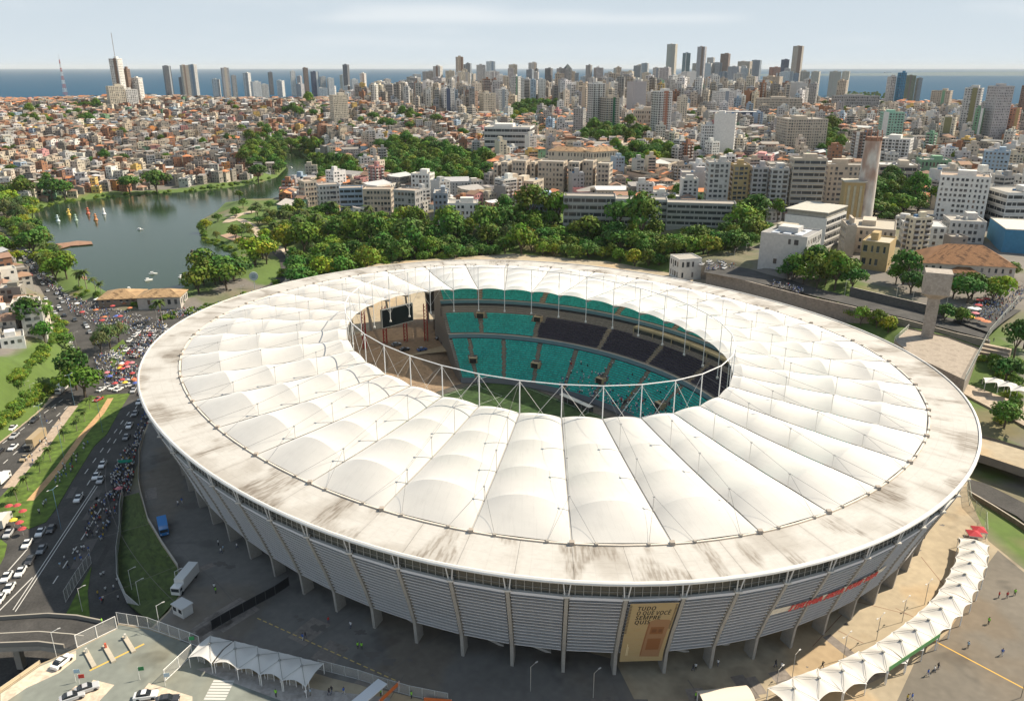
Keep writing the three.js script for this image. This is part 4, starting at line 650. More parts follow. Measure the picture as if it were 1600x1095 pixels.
tower(650, 17, 122, 160, 'pale grey', { style: 'band' }, 'grey tower still being built with dark floor edges', 'left of centre');
// centre
tower(671, 20, 112, 150, 'grey', {}, 'wide grey tower', 'in the central skyline'); tower(686, 22, 122, 152, 'lilac grey', {}, 'wide lilac grey tower', 'in the central skyline');
tower(719, 12, 89, 148, 'tan', V('brown', 0.2, 0.35), 'tall tan tower with brown strip', 'in the central skyline'); tower(733, 9, 99, 148, 'blue grey', {}, 'slender blue grey tower', 'in the central skyline');
tower(712, 12, 120, 158, 'white', V('brown', 0.3, 0.3), 'white tower with brown edge', 'in the central skyline'); tower(725, 18, 113, 156, 'cream', V('grey', 0.2, 0.3), 'cream tower with grey strip', 'in the central skyline');
tower(767, 14, 96, 146, 'white', V('blue grey', 0.1, 0.3), 'white tower with blue grey strip', 'in the central skyline'); tower(752, 12, 110, 148, 'grey', {}, 'grey tower', 'in the central skyline');
tower(770, 22, 112, 154, 'white', V('brown', 0, 0.2), 'broad white tower with brown strip', 'in the central skyline'); tower(785, 18, 118, 156, 'white', {}, 'broad white tower', 'in the central skyline');
tower(798, 9, 107, 150, 'lilac grey', {}, 'slim lilac grey tower', 'in the central skyline'); tower(806, 15, 120, 166, 'pale grey', V('green', 0.3, 0.15), 'pale grey tower with green edge', 'in the central skyline');
tower(828, 12, 109, 150, 'blue grey', {}, 'blue grey tower', 'in the central skyline'); tower(838, 6, 108, 148, 'dark grey', {}, 'thin dark grey tower', 'in the central skyline'); tower(857, 12, 107, 150, 'dark grey', {}, 'stout dark grey tower', 'in the central skyline');
tower(846, 12, 124, 160, 'white', {}, 'white tower', 'in the central skyline'); tower(875, 12, 107, 150, 'grey', {}, 'grey tower', 'in the central skyline');
tower(886, 13, 107, 150, 'grey', { extra: (b, f, w, d, h) => { const a = [0, h + w * 0.7, 0]; for (let k = 0; k < 4; k++) { const q = (i) => [[-1, 1], [1, 1], [1, -1], [-1, -1]][i % 4]; const p0 = q(k), p1 = q(k + 1); b.roof.tri([p0[0] * w / 2, h, p0[1] * d / 2], [p1[0] * w / 2, h, p1[1] * d / 2], a, [0.08, 0.1, 0.1]); } } }, 'grey tower with a pointed dark roof', 'in the central skyline');
tower(878, 13, 124, 166, 'lilac grey', V('white', 0.3, 0.3), 'lilac grey tower with white edge', 'in the central skyline'); tower(897, 18, 131, 166, 'white', V('cream', 0.4, 0.2), 'white tower with cream edge', 'in the central skyline');
tower(919, 10, 102, 150, 'grey', {}, 'grey tower', 'in the central skyline'); tower(934, 15, 106, 150, 'lilac grey', spire(8), 'broad lilac grey tower', 'in the central skyline'); tower(950, 14, 114, 152, 'pale grey', {}, 'pale grey tower', 'in the central skyline');
tower(964, 18, 116, 154, 'tan', {}, 'broad tan tower', 'in the central skyline'); tower(982, 14, 112, 152, 'cream', {}, 'cream tower', 'in the central skyline');
tower(700, 22, 139, 178, 'white', V('navy', -0.1, 0.35), 'white tower with dark window strip', 'above the wooded hill'); tower(735, 24, 143, 178, 'brown', V('lilac grey', -0.35, 0.15), 'dark brown tower with pale edges', 'above the wooded hill');
tower(762, 26, 146, 182, 'cream', { style: ['grid', 'balcony'] }, 'cream tower with yellow balconies', 'above the wooded hill'); tower(784, 20, 140, 178, 'white', V('blue grey', 0, 0.3), 'white tower with blue grey strip', 'above the wooded hill');
tower(930, 27, 131, 204, 'white', { style: 'balcony', pitch: 3.6 }, 'tall white tower of stacked balconies', 'right of centre');
tower(951, 30, 153, 206, 'beige', { style: 'balcony', pitch: 3.4, ...V([0.03, 0.14, 0.07], 0.12, 0.2) }, 'beige tower with a dark green vertical stripe', 'right of centre');
tower(905, 20, 170, 212, 'grey', {}, 'weathered grey tower before the balcony towers', 'right of centre'); tower(993, 30, 128, 178, 'lilac grey', { sides: [1] }, 'windowless grey slab tower', 'right of centre');
tower(1031, 31, 143, 214, 'white', { style: 'balcony', ...V('terracotta', 0.05, 0.34) }, 'white tower with a broad terracotta stripe', 'right of centre');
tower(1064, 16, 152, 196, 'cream', {}, 'small cream tower beside the terracotta striped tower', 'right of centre');
// right cluster
const RC = 'in the right skyline cluster';
tower(1046, 16, 69, 148, 'cream', V('tan', 0.25, 0.3), 'tallest cream tower with tan strip', RC); tower(1069, 12, 83, 140, 'teal', V('white', -0.35, 0.15), 'teal tower with white edge', RC); tower(1092, 14, 73, 144, 'lilac grey', V('brown', 0.2, 0.3), 'tall lilac grey tower with brown strip', RC);
tower(1107, 12, 90, 146, 'pale grey', {}, 'pale grey tower', RC); tower(1129, 15, 84, 140, 'brown', {}, 'dark brown tower', RC); tower(1117, 15, 98, 150, 'grey', V('dark grey', 0.3, 0.3), 'two-tone grey tower', RC); tower(1104, 11, 99, 150, 'white', {}, 'white tower', RC);
tower(1144, 20, 104, 152, 'lilac grey', {}, 'broad lilac grey tower', RC); tower(1160, 22, 96, 148, 'tan', {}, 'broad tan tower', RC); tower(1178, 15, 94, 146, 'blue grey', {}, 'blue grey tower', RC); tower(1163, 15, 108, 148, 'teal', {}, 'teal tower', RC);
tower(1240, 16, 72, 144, 'tan', V('brown', 0.3, 0.4), 'tall tan tower with brown side', RC); tower(1222, 12, 93, 146, 'navy', {}, 'navy tower', RC); tower(1207, 17, 105, 148, 'terracotta', {}, 'terracotta tower', RC);
tower(1078, 15, 112, 152, 'white', { sides: [1] }, 'windowless white slab tower', RC); tower(1024, 12, 106, 152, 'pale grey', V('blue grey', 0.2, 0.3), 'pale grey tower with blue grey strip', RC); tower(1037, 18, 106, 154, 'lilac grey', {}, 'broad lilac grey tower', RC);
tower(1008, 14, 114, 154, 'cream', {}, 'cream tower', RC); tower(1172, 18, 120, 158, 'lilac grey', V('cream', 0.3, 0.3), 'lilac grey tower with cream strip', RC); tower(1204, 30, 120, 160, 'tan', { pitch: 2.4 }, 'broad tan tower', RC); tower(1226, 18, 112, 158, 'white', V('grey', 0.2, 0.3), 'white tower with grey strip', RC);
tower(1245, 26, 130, 166, 'pale grey', { sides: [1] }, 'windowless pale grey slab', RC); tower(1268, 14, 131, 166, 'grey', {}, 'grey tower', RC); tower(1128, 34, 143, 176, 'white', V('blue grey', 0, 0.25), 'wide white block with blue grey windows', RC); tower(1121, 20, 128, 158, 'tan', {}, 'tan tower', RC);
// right coast
const CO = 'near the bay on the right';
tower(1300, 17, 112, 160, 'tan', { sides: [1] }, 'stepped tan tower', CO); tower(1313, 15, 126, 162, 'tan', {}, 'shorter stepped tan tower', CO); tower(1388, 13, 120, 164, 'pale grey', {}, 'pale grey tower', CO); tower(1403, 13, 114, 164, 'blue', {}, 'blue tower', CO); tower(1417, 15, 118, 164, 'olive', V('brown', -0.3, 0.3), 'olive tower with brown side', CO); tower(1431, 9, 122, 164, 'grey', {}, 'narrow grey tower', CO);
tower(1468, 30, 142, 172, 'tan', V('green', 0.15, 0.15), 'low tan block with green strip', CO); tower(1511, 26, 138, 206, 'pale grey', V('olive', 0.1, 0.3), 'pale grey tower with olive strip', CO); tower(1549, 36, 135, 218, 'lilac grey', { pitch: 2.2, fill: 0.18 }, 'big pale grey slab tower', CO); tower(1574, 24, 169, 216, 'terracotta', V('ochre', 0.4, 0.2), 'terracotta block with ochre edge', CO); tower(1600, 20, 134, 180, 'brown', {}, 'dark brown tower at the right picture edge', CO); tower(1524, 13, 170, 218, 'green', V('white', 0.3, 0.3), 'green and white slim tower', CO); tower(1478, 22, 184, 220, 'cream', V('olive', 0, 0.5), 'cream tower with olive front', CO);
// ---------------------------------------------------------------- nearer blocks
const blk = (x0, x1, top, foot, wall, o, say, where = '') => placed(o.name ?? 'apartment_block', x0, x1, top, foot, wall, { foot: 8, ph: 0.8, sill: true, ...o }, say, where, K_);
blk(1370, 1405, 176, 226, 'mint', { style: ['grid', 'grid'], ...V('white', -0.35, 0.25) }, 'mint green and white apartment block', 'left of the slab towers by the bay');
blk(1328, 1364, 207, 256, 'brown', { style: 'balcony', ...V('white', -0.4, 0.15) }, 'brown balcony block with a white side wall', 'behind the stained chimney');
blk(1374, 1420, 217, 258, 'white', { style: ['balcony', 'grid'], rot: -0.35, trim: [0.5, 0.5, 0.48] }, 'white block with grey balconies and a bright right wall', 'behind the stained chimney');
blk(1112, 1146, 178, 246, 'white', { rot: -0.2, side: { 0: { skip: 1 } } }, 'blank white slab block with windows on its right edge', 'right of centre');
blk(1092, 1116, 196, 246, 'white', { pitch: 2.6, fill: 0.3 }, 'white block beside the blank white slab', 'above the terrace of flats');
blk(1210, 1286, 186, 238, 'beige', { pitch: 2.8, rot: 0.2 }, 'wide beige block with many small windows', 'right of centre');
blk(757, 836, 199, 244, 'white', { style: 'band', depth: 40, floors: 5, rot: -0.15 }, 'wide white hospital block with terraces', 'above the wooded hill');
const row1 = [[1098, 1135, 254, 326, 'pale grey', 'grid'], [1136, 1165, 258, 328, 'ochre', 'grid'], [1165, 1194, 262, 331, 'lilac grey', 'balcony'], [1194, 1226, 264, 333, 'pale grey', 'balcony'], [1226, 1280, 248, 334, 'beige', 'band'], [1281, 1346, 258, 332, 'tan', 'grid']];
row1.forEach(([a, b, t, f, c, s], i) => blk(a, b, t, f, c, { style: [s], depth: 15, floors: 9, sill: true, pitch: 3.4, fill: 0.32, rot: 0.05 }, `${['pale grey', 'ochre', 'lilac grey', 'grey and teal', 'tallest beige ribbed', 'long tan'][i]} block of the tall row of flats`, ['at its left end', 'with a dark right edge', 'with red-brown balconies', 'with dark balconies', 'near the chimney', 'behind the chimney'][i]));
const mid = [[772, 784, 256, 300], [783, 800, 254, 300], [800, 828, 252, 300], [828, 842, 254, 298], [840, 886, 253, 300], [887, 910, 254, 300], [909, 931, 252, 299], [932, 956, 256, 300]];
mid.forEach(([a, b, t, f], i) => blk(a, b, t, f, i % 2 ? 'beige' : 'tan', { depth: 16, floors: 6, pitch: 3, fill: 0.3, sill: true, rot: -0.25, top: false }, `${['narrow', 'slim', 'broad', 'narrow recessed', 'widest', 'grey fronted', 'sunlit', 'right-hand'][i]} beige walk-up block`, 'in the cluster above the red tiled roofs'));
// the curved terrace of flats by the lake and the long one above the wood
const terr = [[469, 497, 284, 322, 'beige'], [497, 533, 289, 328, 'pale grey'], [533, 569, 294, 336, 'pale blue'], [569, 617, 296, 339, 'tan'], [617, 662, 298, 346, 'grey']];
terr.forEach(([a, b, t, f, c], i) => blk(a, b, t, f, c, { style: i === 2 ? ['band'] : ['grid'], depth: 14, floors: 5, pitch: 2.9, fill: 0.33, sill: true, rot: [0.5, 0.25, 0.05, -0.12, -0.4][i], top: false, trim: i === 2 ? [0.42, 0.52, 0.62] : undefined, roofCol: [0.42, 0.34, 0.27] }, `${['pinkish beige end', 'pale grey', 'sky blue', 'brown and cream', 'dark grey green'][i]} section of the curved terrace of flats`, 'by the lake'));
const longR = [[880, 960], [960, 1040], [1040, 1146]];
longR.forEach(([a, b], i) => blk(a, b, [307, 312, 318][i], [352, 353, 354][i], i === 1 ? 'pale grey' : 'grey', { style: ['band'], depth: 15, floors: 4, pitch: 3, rot: -0.05, top: false, roofCol: [0.36, 0.32, 0.27] }, `${['left', 'middle', 'right'][i]} section of the long four-storey terrace of flats`, 'above the stadium wood'));
blk(827, 876, 308, 344, 'pale blue', { depth: 22, floors: 3 }, 'pale blue low block', 'left of the long terrace of flats'); blk(700, 748, 318, 346, 'white', { depth: 18, floors: 3 }, 'white cubic house', 'among the houses behind the wood'); blk(678, 702, 302, 338, 'blue grey', { depth: 26, floors: 4 }, 'dark narrow block', 'behind the white cubic house');
blk(643, 680, 272, 300, 'white', { depth: 14, floors: 4, rot: -0.3 }, 'white four-storey block', 'behind the curved terrace');
blk(800, 850, 283, 310, 'beige', { depth: 24, floors: 3, rot: -0.4 }, 'low beige block with pale sheet roof', 'before the beige walk-ups');
// hospital and chimney on the right
blk(1224, 1314, 338, 386, 'white', { depth: 34, floors: 4, rot: -0.5, side: { 0: { skip: 1 } }, style: ['grid', 'band'], ph: 0.5, extra: (b, f, w, d, h) => { b.trim.box(0, h, 0, w * 0.94, 3.6, d * 0.94, [0.36, 0.34, 0.29], f); b.roof.box(0, h + 3.6, 0, w * 1.02, 0.5, d * 1.02, [0.5, 0.47, 0.4], f); } }, 'white hospital wing with blank left wall and roof storey', 'beside the chimney');
blk(1306, 1340, 284, 366, 'ochre', { depth: 14, floors: 1, side: { 0: { skip: 1 }, 1: { skip: 1 }, 3: { skip: 1 } }, top: false, extra: (b, f, w, d, h) => { for (const k of [-1, 0, 1]) b.trim.box(k * w * 0.3, 2, d / 2 + 0.3, w * 0.12, h - 4, 0.7, [0.44, 0.4, 0.28], f); b.roof.box(0, h, 0, w * 1.15, 0.8, d * 1.15, [0.46, 0.42, 0.33], f); } }, 'windowless ochre concrete stair tower', 'beside the stained chimney');
blk(1186, 1276, 367, 418, 'pale grey', { depth: 26, floors: 3, rot: -0.45, style: ['grid', 'grid'], side: { 0: { skip: 0.85 } }, roofCol: [0.3, 0.29, 0.28], extra: (b, f, w, d, h) => { for (let k = 0; k < 3; k++) b.roof.box((k - 1) * w * 0.25, h + 0.2, 0, w * 0.16, 0.5, d * 0.7, [0.55, 0.58, 0.62], f); b.trim.box(-w * 0.2, h, -d * 0.3, w * 0.4, 3, d * 0.3, [0.42, 0.37, 0.28], f); } }, 'grey block with bright skylights on its roof', 'right above the round leafy tree');
blk(1308, 1332, 352, 400, 'tan', { depth: 20, floors: 3, side: { 0: { skip: 1 } } }, 'tall blank tan wall block', 'behind the big hedge tree');
blk(1330, 1392, 356, 392, 'beige', { depth: 34, floors: 3, rot: -0.2, roofCol: [0.45, 0.4, 0.32] }, 'flat roofed beige hall', 'right of the ochre stair tower');
blk(1344, 1392, 378, 420, 'ochre', { depth: 20, floors: 2, rot: -0.35, roofCol: [0.48, 0.43, 0.33], side: { 1: { skip: 1 } } }, 'ochre box building with overhanging pale roof', 'before the flat roofed hall');
blk(1405, 1470, 352, 384, 'white', { depth: 20, floors: 3, ph: 0.3, roofCol: METALROOF }, 'long low white hall with white roof', 'right of the flat roofed hall');
blk(1470, 1532, 345, 378, 'pale grey', { depth: 22, floors: 3 }, 'pale grey and blue block', 'left of the blue warehouse');
blk(1542, 1625, 356, 392, 'blue', { depth: 40, floors: 1, sides: [], top: false, roofCol: [0.62, 0.58, 0.5], ph: 0.5, parapet: [0.6, 0.55, 0.46], name: 'warehouse' }, 'bright blue warehouse with cream roof', 'at the right picture edge');
blk(1460, 1530, 275, 350, 'white', { depth: 22, floors: 9, pitch: 3, fill: 0.24, rot: -0.2, roofCol: [0.4, 0.3, 0.22] }, 'weathered white nine-storey block', 'right of the small park');
blk(1535, 1640, 300, 356, 'white', { depth: 30, floors: 5, style: 'band', rot: 0.25, trim: [0.6, 0.58, 0.55] }, 'white block with dark slanting window bands', 'at the right above the blue warehouse');
blk(1530, 1566, 236, 292, 'pale blue', { depth: 14, floors: 9, rot: -0.2 }, 'pale blue slab block', 'right behind the weathered block');
blk(1364, 1426, 258, 290, 'beige', { depth: 26, floors: 3, style: 'band', roofCol: METALROOF }, 'low beige block with long white roof', 'right of the stained chimney');
blk(1430, 1480, 250, 276, 'green', { depth: 22, floors: 2 }, 'low green shed', 'right of the chimney'); blk(1045, 1094, 404, 438, 'white', { depth: 13, floors: 2, rot: 0.35, ph: 0.5, top: false }, 'small white gatehouse', 'touching the stadium roof edge');
blk(1060, 1108, 270, 312, 'lilac grey', { depth: 18, floors: 6, sides: [1] }, 'blank pinkish grey block', 'left of the tall row of flats');
blk(1090, 1190, 175, 185, 'navy', { depth: 40, floors: 2, roofCol: METALROOF, top: false }, 'long navy market hall with pale roof', 'right of centre'); blk(990, 1026, 172, 200, 'tan', { depth: 22, floors: 4 }, 'tan block', 'before the windowless grey slab tower'); blk(1300, 1370, 150, 168, 'grey', { depth: 30, floors: 4 }, 'grey block', 'near the bay'); blk(1180, 1250, 154, 178, 'beige', { depth: 30, floors: 6, pitch: 2.6 }, 'long beige block', 'right of centre');
// stained round chimney tower
{
  const p = onGround(1348, 366), o = base('chimney_tower', p.x, p.y, p.z - 4), R = mulberry(8), dist = Math.hypot(p.x, p.z), yTop = (py) => { const r = ray(1350, py); return CAM_H + r[1] / Math.hypot(r[0], r[2]) * dist - p.y; };
  const tex = rep(noiseTex(256, (u, v) => { const a = smooth(0.46, 0.74, fbm(u * 5, v * 3, 5, 301, 5)), k = 0.82 + 0.15 * fbm(u * 20, v * 20, 3, 4, 20); return [k - 0.14 * a, k - 0.24 * a, k - 0.28 * a]; }), 1);
  const cyl = new THREE.CylinderGeometry(5.0, 6.4, yTop(220) + 4, 24, 6); cyl.translate(0, yTop(220) / 2 - 2, 0); part(o, 'shaft', cyl, mat({ color: new THREE.Color(0.70, 0.65, 0.58), map: tex, roughness: 0.95 }));
  const top = new THREE.CylinderGeometry(4.6, 5.0, 2.4, 24); top.translate(0, yTop(220) + 1.2, 0); part(o, 'rim', top, mat({ color: new THREE.Color(0.25, 0.13, 0.08) }));
  for (let k = 0; k < 8; k++) { const g = new G(), a = k / 8 * 6.283; g.bar([5.2 * Math.cos(a), yTop(219), 5.2 * Math.sin(a)], [4.6 * Math.cos(a), yTop(203), 4.6 * Math.sin(a)], 0.3, [0.28, 0.13, 0.08], 4); part(o, 'rusted_post', g, M.plain); }
  tag(o, 'round rust-stained white chimney tower above the hospital', 'tower'); FP.push([p.x, p.z, 12]);
}
const M_tile = mat({ vertexColors: true, map: rep(noiseTex(256, (u, v) => { const row = Math.abs((u * 24) % 1 - 0.5) * 0.5, n = fbm(u * 30, v * 30, 3, 411, 30), p = fbm(u * 5, v * 5, 4, 421, 5); const k = 0.6 + 0.25 * row + 0.3 * n - 0.25 * smooth(0.5, 0.7, p); return [k + 0.04, k, k - 0.03]; }), 0.1), roughness: 0.95 });
// convent with long tan tiled roofs, the villa with the big brown roof
function hipped(name, x0, x1, eave, foot, dpt, wall, roofC, rise, rot, say, where, floors = 2) {
  const p = onGround((x0 + x1) / 2, foot), zc = p.z * -CP + (CAM_H - p.y) * SP, w = (x1 - x0) * zc / FOCAL, r = ray((x0 + x1) / 2, eave), l = Math.hypot(r[0], r[2]), dist = Math.hypot(p.x, p.z), h = CAM_H + r[1] / l * dist - p.y, R = mulberry(x0), b = B(), f = frame(0, 0, 0, 0);
  b.wall.box(0, -5, 0, w, h + 5, dpt, wall, f, 'nsew'); for (const s of [0, 1, 3]) windows(b.window, b.trim, f, w, dpt, 0.5, h - 0.8, floors, s, { R, pitch: 3.3, fill: 0.2, sill: true });
  const W = w / 2 + 0.8, D = dpt / 2 + 0.8, k = Math.max(0, W - D); const A = [-W, h, D], Bq = [W, h, D], Cq = [W, h, -D], Dq = [-W, h, -D], r0 = [-k, h + rise, 0], r1 = [k, h + rise, 0];
  b.roof.quad(A, Bq, r1, r0, roofC); b.roof.quad(Cq, Dq, r0, r1, roofC); b.roof.tri(Bq, Cq, r1, roofC); b.roof.tri(Dq, A, r0, roofC);
  const rg = b.roof; b.roof = new G(); const o = emit(name, b, p.x * (1 + dpt * 0.35 / dist), p.y, p.z * (1 + dpt * 0.35 / dist), rot); part(o, 'roof', rg, M_tile); FP.push([p.x, p.z, Math.max(w, dpt) * 0.6]); K_.push({ o, px: (x0 + x1) / 2, say, where }); return o;
}
hipped('convent_wing', 858, 920, 236, 258, 16, WALLS.cream, [0.46, 0.33, 0.2], 4, -0.35, 'long cream convent wing with tan tiled roof', 'above the beige walk-ups, left one'); hipped('convent_wing', 915, 962, 236, 262, 16, WALLS.cream, [0.48, 0.35, 0.21], 4, 0.5, 'cream convent wing with tan tiled roof', 'left of the dark trees, right one');
hipped('villa', 1432, 1562, 410, 440, 26, [0.6, 0.52, 0.44], [0.33, 0.18, 0.085], 8, -0.25, 'old villa with a big brown tiled hip roof', 'right of the ochre box building'); hipped('villa', 1480, 1520, 425, 446, 9, [0.6, 0.53, 0.46], [0.32, 0.17, 0.08], 3, -0.25, 'small annex with brown tiled roof', 'before the old villa', 1);
hipped('lake_pavilion', 164, 222, 464, 472, 18, [0.3, 0.24, 0.18], [0.5, 0.36, 0.2], 3.4, 0.15, 'low lakeside pavilion with broad tan roof', 'left one by the near shore', 1); hipped('lake_pavilion', 224, 288, 462, 480, 14, [0.55, 0.5, 0.44], [0.5, 0.36, 0.2], 3, 0.1, 'lakeside pavilion with tan roof and pale wall', 'right one by the near shore', 1);
// ================================================================ WOODS AND THE REST OF THE TOWN
const woods = {
  stadium: [[440, 447], [450, 345], [470, 328], [520, 345], [640, 356], [690, 366], [745, 358], [770, 336], [850, 330], [885, 350], [1150, 356], [1165, 338], [1200, 345], [1205, 372], [1150, 398], [1050, 405], [1040, 420], [440, 450]],
  hill: [[598, 284], [604, 246], [640, 224], [690, 240], [768, 258], [766, 284], [700, 295]], hillw: [[488, 278], [500, 244], [540, 252], [566, 270], [560, 288], [510, 286]],
  ridge: [[0, 190], [60, 168], [130, 164], [180, 186], [150, 200], [60, 200]], notch: [[790, 178], [820, 160], [872, 162], [872, 180], [800, 190]],
  towers: [[900, 206], [960, 202], [1012, 214], [1002, 228], [908, 222]], convent: [[950, 238], [1050, 232], [1052, 258], [965, 264]], park: [[1352, 305], [1400, 292], [1440, 330], [1400, 352], [1352, 345]],
  chimney: [[1272, 205], [1305, 200], [1312, 240], [1276, 246]], arm: [[378, 245], [390, 215], [440, 215], [446, 236], [424, 262], [380, 262]], coast: [[1322, 143], [1384, 141], [1386, 156], [1322, 158]],
  west: [[-60, 400], [0, 305], [60, 330], [70, 378], [96, 402], [106, 424], [88, 440], [60, 415]], peninsula: [[312, 356], [338, 334], [400, 338], [460, 336], [466, 344], [452, 395], [435, 420], [420, 385], [380, 390], [330, 378]], shoreN: [[280, 450], [300, 432], [370, 420], [380, 395], [420, 400], [432, 425], [400, 445], [300, 468]],
  bay: [[560, 190], [640, 180], [690, 196], [640, 204], [570, 202]], hedge: [[1212, 452], [1222, 428], [1330, 430], [1332, 458]], villa: [[1480, 470], [1500, 440], [1580, 428], [1590, 450], [1560, 480]], villaw: [[1400, 445], [1430, 428], [1490, 436], [1480, 455], [1420, 462]], sub: [[430, 175], [480, 165], [520, 178], [470, 188]], arm2: [[442, 236], [452, 222], [505, 226], [502, 250], [494, 262], [484, 248], [468, 238]], armw: [[446, 262], [448, 240], [440, 230], [425, 240], [430, 275]], mid2: [[590, 232], [640, 226], [640, 240], [600, 246]],
};
const favela = [[-130, 335], [0, 318], [45, 320], [150, 302], [300, 291], [415, 276], [436, 262], [450, 226], [500, 222], [560, 232], [640, 208], [720, 232], [760, 252], [790, 250], [760, 200], [690, 178], [560, 166], [480, 152], [300, 150], [130, 163], [60, 168], [-130, 176]];
const nearLeft = [[-90, 660], [-5, 602], [60, 545], [92, 502], [70, 470], [44, 440], [10, 410], [-90, 398]];
const inWood = (px, py) => Object.entries(woods).some(([k, w]) => !/^(ridge|sub|bay)$/.test(k) && inside(w, px, py));
const pick = (R, list) => { let t = R() * list.reduce((s, q) => s + q[1], 0); for (const [v, w] of list) if ((t -= w) < 0) return v; return list[0][0]; };
const PALF = [['raw concrete', 30], ['brick', 24], ['beige', 18], ['cream', 10], ['white', 9], ['pale grey', 12], ['tan', 12], ['yellow', 2], ['orange', 2], ['pink', 2], ['pale blue', 2], ['green', 1]], PALT = [['white', 18], ['cream', 14], ['pale grey', 18], ['beige', 16], ['grey', 14], ['raw concrete', 12], ['tan', 8], ['pale blue', 3], ['pink', 2], ['green', 2], ['yellow', 2], ['brick', 5]];
const KINDS = { tiled: 'old tiled', newtile: 'bright orange tiled', sheet: 'sheet', flat: 'flat' };
const spots = [];
{
  const R = mulberry(77);
  const add = (x, z, cell) => {
    const y = H(x, z); if (y < SEA_Y + 6) return; const [px, py] = project(x, y, z); if (px < -70 || px > 1680 || py > 660) return;
    if (inWood(px, py) || sdist(lakePoly, x, z) < 9 || (z > -950 && sdist(corridor, x, z) < 8) || (z > -560 && sdist(concourse, x, z) < 14)) return;
    const fav = inside(favela, px, py), nl = inside(nearLeft, px, py); if (!fav && !nl && (py > 345 && px < 1400)) return; if (!nl && px < 440 && !fav && py > 178) return; if (px > 1190 && py > 345 && py < 500 && hash2(x, z, 3) < 0.55) return; if (py > 405 && !nl) return; if (px > 1440 && py > 400) return;
    const far = -z > 1500, town = !fav && !nl; let kind = pick(R, fav ? [['tiled', 14], ['flat', 50], ['sheet', 34], ['newtile', 2]] : nl ? [['tiled', 25], ['flat', 40], ['sheet', 15], ['newtile', 20]] : px > 1100 ? [['tiled', 20], ['flat', 44], ['sheet', 24], ['newtile', 12]] : [['tiled', 30], ['newtile', 22], ['flat', 30], ['sheet', 18]]);
    let w = cell * (0.62 + 0.3 * R()), d = cell * (0.66 + 0.34 * R()), h = fav || nl ? 3 + 2.9 * Math.floor(R() * 3.6) : 3.6 + 3 * Math.floor(R() * 3), tall = 0;
    if (town && (!far || (px > 480 && px < 1280)) && R() < (px > 1050 ? 0.13 : 0.07)) { tall = 1; h = 12 + R() * (far ? 26 : 11); w *= 1.25; kind = 'flat'; }
    if (town && far && px > 560 && px < 1260 && R() < 0.2) { tall = 1; h = 20 + 30 * R(); kind = 'flat'; }
    const big = !tall && town && !far && R() < 0.09; if (big) { w = cell * (1.6 + R()); d = cell * (1.2 + 0.5 * R()); h = 5 + 6 * R(); kind = R() < 0.6 ? 'sheet' : 'flat'; }
    if (!free(x, z, Math.max(w, d) * 0.45)) return; if (big) FP.push([x, z, Math.max(w, d) * 0.42]);
    spots.push({ x, z, y, w, d, h, kind, tall, fav, nl, px, py, wall: pick(R, fav || nl ? PALF : PALT), r: (fbm(x / 150, z / 150, 2, 8) - 0.5) * 3 + (R() < 0.5 ? 0 : Math.PI / 2) + (R() - 0.5) * 0.12, seed: Math.floor(R() * 1e9), size: w / -z });
  };
  for (const [z0, z1, cell] of [[320, 760, 12.5], [760, 1150, 11], [1150, 1600, 11.5], [1600, 2200, 17], [2200, 3300, 26]]) for (let z = z0; z < z1; z += cell) for (let x = -0.75 * z - 60; x < 0.75 * z + 60; x += cell) { if ((Math.floor(x / cell) % 7 === 3) && hash2(Math.floor(x / 90), Math.floor(z / 90)) < 0.7) continue; if ((Math.floor(z / cell) % 6 === 2) && hash2(Math.floor(x / 120), Math.floor(z / 120), 5) < 0.55) continue; add(x + (R() - 0.5) * cell * 0.35, -z + (R() - 0.5) * cell * 0.35, cell); }
}
spots.sort((a, b) => b.size - a.size);
